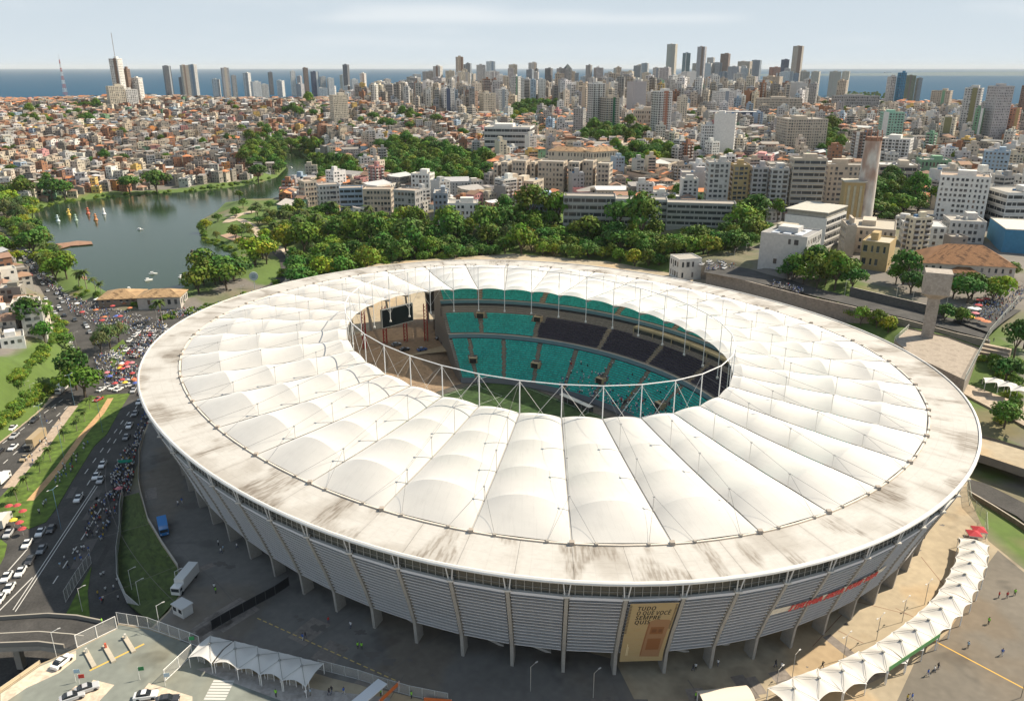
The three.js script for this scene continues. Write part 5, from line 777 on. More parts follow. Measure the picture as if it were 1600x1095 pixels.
{
  const take = { fav: 0, town: 0, mid: 0 }, stuff = { fav: B(), town: B() };
  for (const s of spots) {
    const R = mulberry(s.seed), wall = vary(WALLS[s.wall], R, 0.14), k = s.tall ? 'mid' : s.fav || s.nl ? 'fav' : 'town', floors = Math.max(1, Math.round(s.h / 3)), own = take[k] < (k === 'mid' ? 200 : 290);
    const b = own ? B() : stuff[k === 'fav' ? 'fav' : 'town'], f = own ? frame(0, 0, 0, 0) : frame(s.x, s.y, s.z, s.r);
    if (s.tall) block(b, f, s.w, s.d, s.h, floors, wall, R, { foot: 8, pitch: -s.z > 1500 ? 4.5 : 3.2, style: R() < 0.25 ? 'balcony' : R() < 0.2 ? 'band' : 'grid', fill: 0.24 + 0.1 * R(), skip: 0.05 + 0.2 * R() }); else house(b, f, s.w, s.d, s.h, R, wall, s.kind);
    if (!own) continue; take[k]++;
    const o = emit(s.tall ? 'mid_rise_block' : s.fav || s.nl ? 'hillside_house' : 'town_house', b, s.x, s.y, s.z, s.r), st = ['one', 'two', 'three', 'four', 'five', 'six', 'seven', 'eight', 'nine', 'ten'][floors - 1];
    const where = s.nl ? 'left of the boulevard' : s.fav ? (s.px < 160 ? 'on the far left hillside' : s.px < 330 ? 'on the hillside behind the lake' : s.px < 480 ? 'by the lake arm' : 'left of the wooded hill') : s.px < 700 ? 'near the curved terrace' : s.px < 880 ? 'left of the long terrace' : s.px < 1060 ? 'behind the long terrace' : s.px < 1230 ? 'around the tall row of flats' : s.px < 1400 ? 'near the stained chimney' : 'right of the small park';
    rows[s.tall ? 'block' : 'house'].push({ o, px: s.px, say: s.tall ? `${s.h > 26 ? 'tall' : s.h > 19 ? 'medium-height' : 'low'} ${s.wall} block` : `${st}-storey ${s.wall} house, ${KINDS[s.kind]} roof`, where, group: s.tall ? 'mid-rise blocks in the town' : s.fav || s.nl ? 'houses on the hillsides by the lake' : 'houses in the town' });
  }
  for (const [k, label] of [['fav', 'mass of small brick and tiled houses covering the hillside beyond the lake'], ['town', 'mass of distant low town buildings up to the coast']]) { const o = base(k === 'fav' ? 'hillside_houses' : 'town_houses'), b = stuff[k]; tag(o, label, 'houses', undefined, 'stuff'); for (const [n, g, m] of [['wall', b.wall, M.build], ['roof', b.roof, M.build], ['window', b.window, M.glass], ['trim', b.trim, M.build]]) part(o, n, g, m, 'stuff'); }
  console.log('spots', spots.length, JSON.stringify(take));
}
// more towers filling the skyline
{
  const R = mulberry(431); let n = 0;
  for (let k = 0; k < 900 && n < 175; k++) {
    const px = k % 3 ? 470 + R() * 850 : 690 + R() * 580, foot = 136 + R() * R() * 40, p = onGround(px, foot); if (!p || !free(p.x, p.z, 14)) continue; if (inWood(px, foot)) continue;
    const c = pick(R, [['white', 30], ['cream', 18], ['pale grey', 20], ['lilac grey', 12], ['tan', 10], ['grey', 8], ['blue grey', 4], ['dark grey', 3]]), w = 7 + R() * 8; const lift = (px < 640 ? 8 + 24 * Math.pow(R(), 1.4) : 13 + 35 * Math.pow(R(), 1.25));
    tower(px, w, foot - lift, foot, c, { ratio: 0.8, pitch: 4.2, ...(R() < 0.4 ? V(pick(R, [['grey', 1], ['white', 1], ['tan', 1], ['brown', 1]]), (R() - 0.5) * 0.6, 0.25) : {}), rot: (R() - 0.5) * 0.9 }, `${lift > 26 ? 'tall' : lift > 17 ? 'medium' : 'short'} ${c} tower`, px < 640 ? 'in the left part of the distant skyline' : px < 820 ? 'in the middle of the distant skyline' : px < 1000 ? 'in the distant skyline right of the middle' : px < 1160 ? 'behind the terracotta striped tower' : 'in the right part of the distant skyline'); n++;
  }
}
labelRow(rows.tower, 'tower', 'towers of the skyline'); labelRow(rows.block, 'apartments', 'blocks in the town'); labelRow(rows.house, 'house', 'houses in the town');

// ---------------------------------------------------------------- trees
const LEAFM = new THREE.MeshPhysicalMaterial({ vertexColors: true, roughness: 0.75, side: THREE.DoubleSide, transmission: 0.22, thickness: 0, specularIntensity: 0.3 });
const LEAFS = [[1, 1, 1], [0.66, 0.76, 0.8], [1.3, 1.18, 0.8], [0.8, 1.02, 0.95], [1.05, 0.86, 0.7]].map((c) => { const m = LEAFM.clone(); m.color = new THREE.Color(...c); return m; });
const BARK = mat({ color: new THREE.Color(0.10, 0.075, 0.055), roughness: 0.95 });
function crownGeo(seed, o) {
  const R = mulberry(seed), p = [], n = [], c = [], lobes = [];
  for (let i = 0; i < o.lobes; i++) { const a = i * 2.4 + R(), q = Math.sqrt((i + 0.3) / o.lobes) * o.spread; lobes.push([Math.cos(a) * q, o.y + o.tall * (1 - (q / (o.spread + 0.2)) ** 2 * o.dome) + (R() - 0.5) * 0.25 * o.tall, Math.sin(a) * q, o.r * (0.7 + 0.6 * R()), 0.75 + 0.5 * R(), R()]); }
  for (const [lx, ly, lz, lr, tone, hue] of lobes) {
    const m = Math.round(o.leaves / o.lobes);
    for (let i = 0; i < m; i++) {
      const u = R() * 2 - 1, t = R() * 6.283, s = Math.sqrt(1 - u * u), k = lr * (0.72 + 0.34 * R()), d = [s * Math.cos(t), u * 0.72, s * Math.sin(t)]; if (d[1] < -0.45 && R() < 0.6) continue;
      const q = [lx + d[0] * k, ly + d[1] * k, lz + d[2] * k], e = new THREE.Vector3(d[0] + (R() - 0.5) * 1.3, d[1] + 0.35 + (R() - 0.5) * 1.2, d[2] + (R() - 0.5) * 1.3).normalize();
      const a = new THREE.Vector3(R() - 0.5, R() - 0.5, R() - 0.5).cross(e).normalize(), b = new THREE.Vector3().crossVectors(e, a), sz = o.leaf * (0.6 + 0.8 * R());
      const P = (x, y, z) => [q[0] + a.x * x * sz + b.x * y * sz + e.x * z * sz, q[1] + a.y * x * sz + b.y * y * sz + e.y * z * sz, q[2] + a.z * x * sz + b.z * y * sz + e.z * z * sz];
      const v = [P(-1, -0.25, -0.15), P(0.1, -0.75, 0.1), P(1, 0.1, -0.15), P(-0.1, 0.8, 0.12)], col = o.col.map((w, z) => w * tone * (0.84 + 0.32 * R()) * (z === 0 ? 0.62 + 0.5 * hue : 1)), nn = new THREE.Vector3(d[0], d[1], d[2]).lerp(e, 0.55).normalize();
      for (const j of [0, 1, 2, 0, 2, 3]) { p.push(...v[j]); n.push(nn.x, nn.y, nn.z); c.push(...col); }
    }
  }
  const g = new THREE.BufferGeometry(); g.setAttribute('position', new THREE.Float32BufferAttribute(p, 3)); g.setAttribute('normal', new THREE.Float32BufferAttribute(n, 3)); g.setAttribute('color', new THREE.Float32BufferAttribute(c, 3)); return g;
}
function trunkGeo(seed, h, r, spread) {
  const R = mulberry(seed), g = new G(), col = [1, 1, 1], bend = [(R() - 0.5) * 0.6, (R() - 0.5) * 0.6]; g.bar([0, -1.5, 0], [bend[0], h * 0.5, bend[1]], r, col, 7);
  for (let i = 0; i < 5; i++) { const a = i * 1.256 + R(), e = [bend[0] + Math.cos(a) * spread * 0.6, h * (0.85 + 0.25 * R()), bend[1] + Math.sin(a) * spread * 0.6]; g.bar([bend[0], h * 0.45, bend[1]], e, r * 0.5, col, 5); }
  return g.geo();
}
const TREE = [
  { name: 'broad dark green tree', c: { lobes: 15, spread: 5.2, y: 6.5, tall: 3.2, dome: 0.75, r: 2.9, leaf: 0.62, leaves: 900, col: [0.084, 0.150, 0.024] }, t: [7, 0.42, 4] },
  { name: 'round mid green tree', c: { lobes: 13, spread: 4.2, y: 5.5, tall: 4.6, dome: 0.8, r: 2.7, leaf: 0.58, leaves: 850, col: [0.120, 0.190, 0.026] }, t: [6.5, 0.36, 3] },
  { name: 'bright yellow-green tree', c: { lobes: 13, spread: 4.6, y: 5.6, tall: 3.8, dome: 0.85, r: 2.6, leaf: 0.56, leaves: 850, col: [0.200, 0.240, 0.026] }, t: [6.2, 0.34, 3.4] },
  { name: 'tall dense green tree', c: { lobes: 16, spread: 4.4, y: 6, tall: 7.5, dome: 0.7, r: 2.8, leaf: 0.6, leaves: 950, col: [0.108, 0.176, 0.028] }, t: [8, 0.42, 3] },
  { name: 'feathery olive tree', c: { lobes: 12, spread: 3.4, y: 5, tall: 5.5, dome: 0.7, r: 2.3, leaf: 0.36, leaves: 1200, col: [0.140, 0.145, 0.05] }, t: [7, 0.3, 2.6] },
].map((t, i) => ({ ...t, geos: [0, 1, 2].map((k) => crownGeo(900 + i * 10 + k, t.c)), trunk: trunkGeo(300 + i, ...t.t) }));
const palmGeo = (() => { // crown of drooping fronds and a ringed slender trunk
  const R = mulberry(64), g = new G(), tr = new G(); let q = [0, -1, 0]; for (let i = 1; i <= 5; i++) { const e = [0.12 * i * i * 0.3, i * 1.75, 0]; tr.bar(q, e, 0.24 - i * 0.018, [1, 1, 1], 7); q = e; }
  for (let i = 0; i < 19; i++) { const a = i * 2.399, up = 0.9 - (i % 5) * 0.32, L = 3.1 + R() * 0.8, col = [0.07 * (0.8 + 0.5 * R()), 0.105 * (0.8 + 0.4 * R()), 0.022]; let p0 = null; for (let k = 0; k <= 6; k++) { const t = k / 6, r = L * t, y = q[1] + up * r - 0.19 * r * r * 1.15, w = 0.55 * Math.sin(Math.PI * Math.min(1, t * 0.86 + 0.14)), x = q[0] + Math.cos(a) * r, z = q[2] + Math.sin(a) * r, m = [x, y, z], l = [x - Math.sin(a) * w, y - 0.35 * w, z + Math.cos(a) * w], rr = [x + Math.sin(a) * w, y - 0.35 * w, z - Math.cos(a) * w]; if (p0) { g.quad(p0[0], m, l, p0[1], col); g.quad(m, p0[0], p0[2], rr, col); } p0 = [m, l, rr]; } }
  return { crown: g.geo(), trunk: tr.geo() };
})();
const trees = [], palms = []; const PALMBARK = mat({ color: new THREE.Color(0.27, 0.23, 0.18) });
{
  const R = mulberry(2024), cell = new Map(), key = (x, z) => `${Math.floor(x / 12)},${Math.floor(z / 12)}`;
  const okay = (x, z, r) => { const i = Math.floor(x / 12), j = Math.floor(z / 12); for (let a = -1; a < 2; a++) for (let b = -1; b < 2; b++) for (const q of cell.get(`${i + a},${j + b}`) ?? []) if ((q[0] - x) ** 2 + (q[1] - z) ** 2 < ((q[2] + r) * 0.42) ** 2) return false; return true; };
  const put = (x, z, y, s, v, where, force) => { if (!force && (!okay(x, z, s * 9) || !free(x, z, 2) || sdist(lakePoly, x, z) < 2 || (z > -900 && sdist(corridor, x, z) < 0) || inside(concourse, x, z))) return; const k = key(x, z); if (!cell.has(k)) cell.set(k, []); cell.get(k).push([x, z, s * 9]); trees.push({ x, z, y, s, v, r: R() * 6.28, g: Math.floor(R() * 3), where, px: project(x, y, z)[0], size: s / -z }); };
  const names = { stadium: 'in the wood behind the stadium', hill: 'on the wooded hill', hillw: 'beside the lake arm', ridge: 'on the left ridge', notch: 'between the skyline towers', towers: 'below the green striped tower', convent: 'right of the convent', park: 'in the small park', chimney: 'left of the chimney', arm: 'on the bank of the lake arm', coast: 'above the bay', west: 'on the left lake shore', peninsula: 'on the lake peninsula', shoreN: 'on the near lake shore', bay: 'among the distant towers', hedge: 'before the hospital', villa: 'right of the villa', villaw: 'left before the villa', sub: 'below the left skyline', arm2: 'at the end of the lake arm', armw: 'on the bank of the lake arm', mid2: 'on the slope left of the wooded hill' };
  const mixes = { stadium: [[0, 24], [1, 28], [2, 22], [3, 20], [4, 6]], west: [[1, 30], [2, 40], [0, 20], [4, 20]], peninsula: [[2, 20], [1, 30], [0, 20], [4, 30]], hill: [[0, 45], [3, 35], [1, 15], [2, 5]], shoreN: [[0, 50], [2, 30], [1, 20]] };
  const tries = { stadium: 9000, hill: 2200, west: 900, peninsula: 60, shoreN: 60, hedge: 120 };
  for (const [k, poly] of Object.entries(woods)) {
    const xs = poly.map((q) => q[0]), ys = poly.map((q) => q[1]), x0 = Math.min(...xs), x1 = Math.max(...xs), y0 = Math.min(...ys), y1 = Math.max(...ys);
    for (let i = 0; i < (tries[k] ?? (/^(ridge|sub|bay)$/.test(k) ? 70 : 240)); i++) { const px = lerp(x0, x1, R()), py = lerp(y0, y1, R()); if (!inside(poly, px, py)) continue; const p = onGround(px, py); if (!p) continue; put(p.x, p.z, p.y - (/stadium|hill|ridge|notch|towers|convent|chimney/.test(k) ? 2.6 : 1), ((k === 'stadium' ? 0.8 : k === 'peninsula' ? 0.6 : 0.8) + 1.15 * R() * R() * (k === 'peninsula' ? 0.6 : 1)), pick(R, mixes[k] ?? [[0, 40], [3, 25], [1, 25], [2, 10]]), names[k]); }
  }
  // single trees one can point to
  for (const [px, py, s, v, w] of [[104, 436, 1.3, 1, 'left of the near shore palms'], [830, 353, 2.1, 3, 'tallest before the long terrace'], [872, 352, 1.9, 1, 'left before the long terrace'], [640, 388, 2.1, 0, 'spreading left in the stadium wood'], [760, 380, 1.9, 1, 'middle front of the stadium wood'], [1000, 384, 1.9, 3, 'right front of the stadium wood'], [1162, 368, 2.0, 1, 'at the right end of the stadium wood'], [1178, 352, 1.7, 3, 'behind the right end of the stadium wood'], [560, 384, 1.8, 2, 'left front of the stadium wood'], [920, 380, 1.8, 2, 'front of the stadium wood below the terrace'], [700, 372, 1.8, 3, 'below the white cubic house'], [345, 442, 1.7, 0, 'left on the shore before the round sign'], [318, 446, 1.6, 1, 'leftmost on the shore before the round sign'], [400, 415, 1.8, 2, 'on the shore beside the curving lake road'], [132, 622, 1.25, 0, 'on the boulevard beside the parked truck'], [120, 610, 1.1, 3, 'left on the boulevard by the parked truck'], [172, 546, 1.2, 4, 'in the middle of the crowded junction'], [186, 536, 1.0, 4, 'right in the crowded junction'], [158, 556, 0.9, 4, 'left in the crowded junction'], [38, 318, 1.7, 0, 'on the far shore at far left'], [82, 314, 1.8, 0, 'on the far shore left of the pink house'], [102, 313, 1.5, 3, 'on the far shore beside the pink house'], [203, 303, 1.7, 0, 'on the far shore behind the figures'], [246, 303, 2.1, 0, 'largest on the far shore'], [328, 300, 0.7, 1, 'on the far shore below the yellow house'], [404, 286, 1.6, 0, 'on the point at the lake arm'], [428, 268, 1.6, 3, 'beside the lake arm'], [50, 520, 1.0, 3, 'on the bank left of the boulevard'], [62, 512, 1.1, 0, 'by the houses left of the boulevard'], [40, 510, 0.9, 3, 'behind the houses left of the boulevard'], [70, 535, 0.8, 1, 'on top of the grass bank'], [102, 545, 0.8, 1, 'at the foot of the grass bank'], [1345, 508, 0.75, 2, 'by the retaining wall'], [1370, 512, 0.7, 2, 'right by the retaining wall'], [1388, 520, 0.7, 2, 'near the water tower'], [1330, 500, 0.7, 1, 'left by the retaining wall'], [1475, 508, 0.75, 0, 'right behind the water tower'], [1500, 512, 0.7, 1, 'further right behind the water tower'], [1570, 668, 0.95, 1, 'standing alone beside the right viaduct'], [1585, 560, 0.9, 3, 'right of the steps'], [1600, 545, 1.0, 1, 'at the picture edge by the steps'], [1570, 600, 0.9, 0, 'below the steps at right'], [1400, 445, 0.9, 1, 'in the yard left of the villa'], [1240, 436, 1.0, 1, 'at the left end of the big hedge'], [1270, 432, 1.25, 1, 'in the middle of the big hedge'], [1302, 434, 1.15, 1, 'right in the big hedge'], [1290, 446, 0.9, 1, 'front of the big hedge'], [1255, 446, 0.9, 1, 'front left of the big hedge']]) { const p = onGround(px, py); if (p) put(p.x, p.z, p.y, s, v, w, true); }
  for (let i = 0; i < 700; i++) { const px = R() * 1600, py = 160 + R() * 190; const p = onGround(px, py); if (p && hash2(Math.floor(p.x / 60), Math.floor(p.z / 60)) < 0.5) put(p.x, p.z, p.y, 0.5 + 0.5 * R(), pick(R, [[0, 40], [1, 30], [3, 30]]), 'scattered among the houses'); }
  // palms: photo position
  for (const [px, py, s, w] of [[140, 640, 0.55, 'on the median lawn'], [132, 660, 0.5, 'on the median lawn'], [120, 675, 0.6, 'on the median lawn'], [100, 692, 0.6, 'on the median lawn'], [79, 722, 0.6, 'on the median lawn'], [62, 740, 0.55, 'on the median lawn'], [44, 768, 0.6, 'on the median lawn'], [27, 786, 0.6, 'on the median lawn'], [124, 452, 1.15, 'by the near lake shore'], [135, 452, 1.3, 'by the near lake shore'], [150, 458, 1.0, 'by the near lake shore'], [158, 462, 0.9, 'by the near lake shore'], [253, 503, 1.3, 'before the lakeside pavilion'], [62, 425, 1.2, 'on the left lake shore'], [66, 402, 1.0, 'on the left lake shore'], [40, 385, 1.0, 'on the left lake shore'], [20, 372, 1.1, 'on the left lake shore'], [70, 372, 0.8, 'on the left lake shore'], [524, 344, 1.7, 'before the curved terrace'], [545, 356, 1.8, 'before the curved terrace'], [480, 356, 1.6, 'before the curved terrace'], [500, 366, 1.7, 'before the curved terrace'], [515, 378, 1.6, 'before the curved terrace'], [580, 352, 1.7, 'before the curved terrace'], [470, 372, 1.6, 'before the curved terrace'], [400, 345, 1.4, 'on the peninsula'], [440, 355, 1.5, 'on the peninsula'], [420, 350, 1.4, 'on the peninsula'], [455, 358, 1.5, 'on the peninsula'], [430, 372, 1.3, 'on the peninsula']]) { const p = onGround(px, py); if (p) palms.push({ x: p.x, y: Math.max(p.y, -9), z: p.z, s, where: w, px, r: R() * 6 }); }
}
trees.sort((a, b) => b.size - a.size);
{
  const list = [], inst = new Map();
  trees.forEach((t, i) => {
    if (i < 290) { const T = TREE[t.v], o = base('tree', t.x, t.y, t.z, t.r); o.scale.set(t.s, t.s * (0.82 + 0.42 * hash2(i, 5)), t.s * (0.9 + 0.2 * hash2(i, 6))); part(o, 'trunk', T.trunk, BARK); part(o, 'crown', T.geos[t.g], LEAFS[Math.floor(hash2(i, 77) * 5)]); list.push({ o, px: t.px, say: T.name, where: t.where }); }
    else { const k = `${t.v},${t.g}`; if (!inst.has(k)) inst.set(k, []); inst.get(k).push(t); }
  });
  labelRow(list, 'tree', 'trees round the stadium and lake');
  const pl = []; palms.forEach((t) => { const o = base('palm_tree', t.x, t.y, t.z, t.r); o.scale.setScalar(t.s); part(o, 'trunk', palmGeo.trunk, PALMBARK); part(o, 'crown', palmGeo.crown, LEAFM); pl.push({ o, px: t.px, say: 'slender palm tree', where: t.where }); }); labelRow(pl, 'palm tree', 'palms by the boulevard and lake');
  const wood = base('woodland'); tag(wood, 'dense mass of further trees behind the stadium and on the hills', 'woodland', undefined, 'stuff');
  for (const [k, l] of inst) { const [v, g] = k.split(',').map(Number); for (const [n, geo, m] of [['crown', TREE[v].geos[g], LEAFM], ['trunk', TREE[v].trunk, BARK]]) { const im = new THREE.InstancedMesh(geo, m, l.length); im.name = n; im.userData.kind = 'stuff'; l.forEach((t, i) => im.setMatrixAt(i, new THREE.Matrix4().compose(new THREE.Vector3(t.x, t.y, t.z), new THREE.Quaternion().setFromAxisAngle(new THREE.Vector3(0, 1, 0), t.r), new THREE.Vector3(t.s, t.s * (0.8 + 0.45 * hash2(i, g, 9)), t.s)))); if (n === 'crown') l.forEach((t, i) => { const c = LEAFS[Math.floor(hash2(i, v, 31) * 5)].color; im.setColorAt(i, c); }); wood.add(im); } }
  console.log('trees', trees.length, palms.length);
}
// ================================================================ NEAR THE STADIUM
const dirPx = (a, b, Y) => { const A = at(...a, Y), E = at(...b, Y); return Math.atan2(-(E.z - A.z), E.x - A.x); };
const rL = dirPx([0, 730], [110, 630], ROAD_Y), rR = dirPx([120, 780], [200, 650], ROAD_Y);
const CONC = [0.40, 0.365, 0.31], STEELW = [0.72, 0.70, 0.66], MESHC = [0.50, 0.50, 0.47];
const M_mesh = mat({ color: new THREE.Color(0.55, 0.54, 0.5), transparent: true, opacity: 0.33, side: THREE.DoubleSide, roughness: 0.6 });
function fence(pts, Y, h, label, o = {}) {
  const P = pts.map(([a, b]) => at(a, b, Y)), root = base(o.name ?? 'mesh_fence', P[0].x, Y, P[0].z), col = o.col ?? STEELW, rel = (v) => [v.x - P[0].x, 0, v.z - P[0].z]; tag(root, label, 'fence');
  for (let i = 0; i < P.length - 1; i++) { const A = rel(P[i]), E = rel(P[i + 1]), L = Math.hypot(E[0] - A[0], E[2] - A[2]), n = Math.max(1, Math.round(L / (o.pitch ?? 3)));
    for (let k = 0; k < n; k++) {
      const a = mix3(A, E, k / n), b = mix3(A, E, (k + 1) / n), g = new G(); g.bar(a, [a[0], h, a[2]], o.r ?? 0.07, col, 5); part(root, 'post', g, M.plain);
      const q = new G(); q.quad([a[0], 0.1, a[2]], [b[0], 0.1, b[2]], [b[0], h - 0.06, b[2]], [a[0], h - 0.06, a[2]], o.solid ?? [1, 1, 1]); const pn = part(root, 'panel', q, o.solid ? M.plain : M_mesh);
      for (const y of [h - 0.03, 0.12]) { const rl = new G(); rl.bar([a[0], y, a[2]], [b[0], y, b[2]], (o.r ?? 0.07) * 0.7, col, 4); part(pn, 'rail', rl, M.plain); }
    } }
  const e = rel(P[P.length - 1]), g = new G(); g.bar(e, [e[0], h, e[2]], o.r ?? 0.07, col, 5); part(root, 'post', g, M.plain); return root;
}
fence([[184, 974], [232, 982], [298, 1006], [312, 1012]], 0, 3.0, 'white mesh fence along the top edge of the parking deck');
fence([[182, 982], [120, 1012]], 0, 3.2, 'white framed mesh gate fence between viaduct and parking deck', { pitch: 4, r: 0.11 });
fence([[300, 1024], [258, 1064]], 0, 2.8, 'white framed fence running from the gate tents across the deck', { pitch: 4, r: 0.1 });
fence([[498, 1046], [560, 1062], [606, 1077], [640, 1087], [700, 1099]], 0, 2.5, 'grey mesh fence right of the gate tents', { col: [0.42, 0.42, 0.4] });
fence([[331, 985], [360, 968], [400, 946], [430, 930], [452, 915]], 0, 2.6, 'black screened fence across the shaded concourse', { solid: [0.012, 0.013, 0.016], col: [0.08, 0.08, 0.08] });
fence([[142, 880], [120, 912], [102, 941]], ROAD_Y, 3.4, 'pale slatted barrier beside the shaded carriageway', { col: [0.5, 0.49, 0.46], pitch: 2 });
fence([[192, 776], [188, 800], [188, 832], [183, 868], [184, 910], [198, 942], [234, 974]], ROAD_Y, 2.8, 'white fence round the outer edge of the shaded teardrop lawn', { col: [0.6, 0.6, 0.58], solid: [0.46, 0.46, 0.44] });
fence([[224, 678], [217, 706], [216, 752], [220, 773], [231, 813], [253, 850], [278, 887], [280, 926]], 0, 1.2, 'low pale parapet along the left edge of the concourse', { solid: [0.42, 0.4, 0.37], col: [0.4, 0.38, 0.35], pitch: 4 });
fence([[1512, 760], [1516, 790], [1540, 815], [1541, 842]], 0, 3, 'tall pale green mesh fence at the right end of the concourse', { col: [0.45, 0.5, 0.4] });
fence([[62, 1037], [0, 1080], [-40, 1110]], 0, 0.9, 'low cream parapet on the curved edge of the parking deck', { solid: [0.55, 0.45, 0.3], col: [0.5, 0.42, 0.3], pitch: 4 });
// sloping lawn between road and concourse
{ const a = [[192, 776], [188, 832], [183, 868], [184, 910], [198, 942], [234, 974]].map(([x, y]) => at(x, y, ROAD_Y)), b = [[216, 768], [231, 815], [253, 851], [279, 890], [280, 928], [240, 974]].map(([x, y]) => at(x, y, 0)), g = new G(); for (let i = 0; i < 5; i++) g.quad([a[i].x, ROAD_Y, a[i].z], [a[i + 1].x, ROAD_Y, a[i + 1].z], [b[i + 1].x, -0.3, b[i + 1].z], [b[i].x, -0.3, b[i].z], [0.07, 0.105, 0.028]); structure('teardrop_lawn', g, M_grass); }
// parking deck finish: greenish coating, pale bays, yellow line, zebra
const deckY = 0.012;
sheet('parking_deck', P2([[184, 976], [232, 984], [300, 1008], [330, 1040], [470, 1080], [560, 1110], [560, 1200], [-60, 1200], [-60, 1128], [0, 1082], [62, 1039], [86, 1029], [120, 1014], [182, 983]], deckY), deckY, mat({ color: new THREE.Color(0.245, 0.262, 0.225), map: concreteTex, roughness: 0.85 }));
sheet('pale_bay', P2([[0, 1084], [60, 1042], [88, 1030], [118, 1016], [118, 1030], [90, 1052], [40, 1075], [0, 1102]], 0.02), 0.02, M_slab, [0.72, 0.63, 0.5]);
sheet('parking_bay', P2([[82, 1100], [118, 1071], [133, 1078], [145, 1062], [178, 1070], [150, 1100]], 0.02), 0.02, M_slab, [0.66, 0.58, 0.46]); sheet('parking_bay', P2([[205, 1100], [232, 1067], [300, 1088], [300, 1100]], 0.02), 0.02, M_slab, [0.66, 0.58, 0.46]);
dashes([155, 1040], [210, 1013], 1, 11, 0.45, 0.018, YEL, 'deck_line');
dashes([350, 1062], [334, 1094], 7, 4.2, 0.55, 0.02, WHITE, 'zebra_bar');
scene.children.filter((o) => o.name.startsWith('zebra_bar')).forEach((o) => { o.rotation.y += Math.PI / 2; });
for (const [x, y, i] of [[170, 1022, 0], [140, 1030, 1], [201, 1007, 2]]) { const p = at(x, y, 0), o = base('concrete_kerb', p.x, 0.02, p.z, -0.85), g = new G(); g.box(0, 0, 0, 6.5, 0.35, 0.9, [0.5, 0.44, 0.34]); part(o, 'kerb', g, M.build); const q = new G(); q.box(-2.2, 0.35, 0, 0.5, 1.0, 0.4, i ? [0.5, 0.48, 0.42] : [0.5, 0.1, 0.05]); part(o, 'ticket_post', q, M.plain); tag(o, `narrow concrete island with a ticket post, ${['middle', 'left', 'right'][i]} of three on the deck`, 'kerb', 'ticket islands'); }
// viaduct on the left, with parapets
{
  const top = P2([[-80, 972], [0, 968], [75, 963], [120, 966], [160, 974], [184, 980], [120, 1013], [100, 1013], [60, 1007], [0, 1009], [-80, 1016]], -0.02), o = base('viaduct'); tag(o, 'curved concrete road viaduct joining the parking deck from the left', 'viaduct');
  const g = new G(); g.poly(top, -0.02, [1, 1, 1]); part(o, 'carriageway', g, M_asphalt); const e = new G(); e.wall(top, -1.6, -0.03, CONC); e.poly(top, -1.6, CONC, false); part(o, 'girder', e, M.build);
  for (const l of [[[-80, 972], [0, 968], [75, 963], [120, 966], [160, 974]], [[-80, 1016], [0, 1009], [60, 1007], [100, 1012]]]) { const pts = P2(l, 0), w = new G(); w.wall(pts, -0.3, 0.9, [0.22, 0.2, 0.17], false); const s = strip(pts, 0.35); w.poly(s, 0.9, [0.3, 0.27, 0.22]); w.wall(s, -0.3, 0.9, [0.2, 0.185, 0.16]); part(o, 'parapet', w, M.plain); }
  for (const [x, y] of [[20, 990], [95, 990], [-60, 990]]) { const p = at(x, y, 0), q = new G(); q.box(p.x, ROAD_Y - 0.5, p.z, 1.4, 8.2, 1.4, CONC); part(o, 'pillar', q, M.build); }
  sheet('viaduct_line', strip(P2([[-80, 992], [0, 989], [60, 986], [110, 990], [130, 993]], 0.01), 0.25), 0.0, M.plain, [0.4, 0.37, 0.31]);
}
// ---------------------------------------------------------------- tensile tents
const tentGeo = (() => { const n = 10, pos = [], idx = []; for (let j = 0; j <= n; j++) for (let i = 0; i <= n; i++) { let x = i / n * 2 - 1, z = j / n * 2 - 1; const ix = 1, iz = 1 - 0.16 * (1 - x * x) * Math.abs(z) ** 3, r = Math.max(Math.abs(x), Math.abs(z)), e = (1 - Math.min(1, Math.hypot(x, z))); const edge = Math.max(Math.abs(x) ** 4 * (1 - z * z), Math.abs(z) ** 4 * (1 - x * x)); pos.push(x * ix, 0.74 + 0.27 * Math.pow(e, 1.4) + 0.04 * edge - 0.10 * Math.min(1, Math.abs(x * z)), z * iz); } for (let j = 0; j < n; j++) for (let i = 0; i < n; i++) { const a = j * (n + 1) + i; idx.push(a, a + n + 1, a + 1, a + 1, a + n + 1, a + n + 2); } const g = new THREE.BufferGeometry(); g.setAttribute('position', new THREE.Float32BufferAttribute(pos, 3)); g.setIndex(idx); g.computeVertexNormals(); return g; })();
const M_tent = new THREE.MeshPhysicalMaterial({ color: new THREE.Color(0.64, 0.615, 0.57), roughness: 0.8, side: THREE.DoubleSide, transmission: 0.12, thickness: 0 });
function tent(p, r, hx, hz, top, label, group, inner) {
  const o = base('tensile_tent', p.x, p.y ?? 0, p.z, r); tag(o, label, 'tent', group); const s = part(o, 'canopy', tentGeo, M_tent); s.scale.set(hx, top / 1.04, hz);
  for (const [a, b] of [[-1, -1], [1, -1], [-1, 1], [1, 1]]) { const g = new G(); g.bar([a * hx * 0.96, 0, b * hz * 0.96], [a * hx * 0.96, top * 0.6, b * hz * 0.96], 0.09, STEELW, 6); part(o, 'pole', g, M.plain); }
  const k = new G(); for (const [a, b] of [[-1, -1], [1, -1], [-1, 1], [1, 1]]) k.bar([0, top * 0.985, 0], [a * hx * 0.9, top * 0.66, b * hz * 0.9], 0.05, [0.22, 0.22, 0.2], 4); k.box(0, top * 0.96, 0, 0.5, 0.2, 0.5, [0.25, 0.25, 0.23]); part(o, 'ridge_cable', k, M.plain); return o;
}
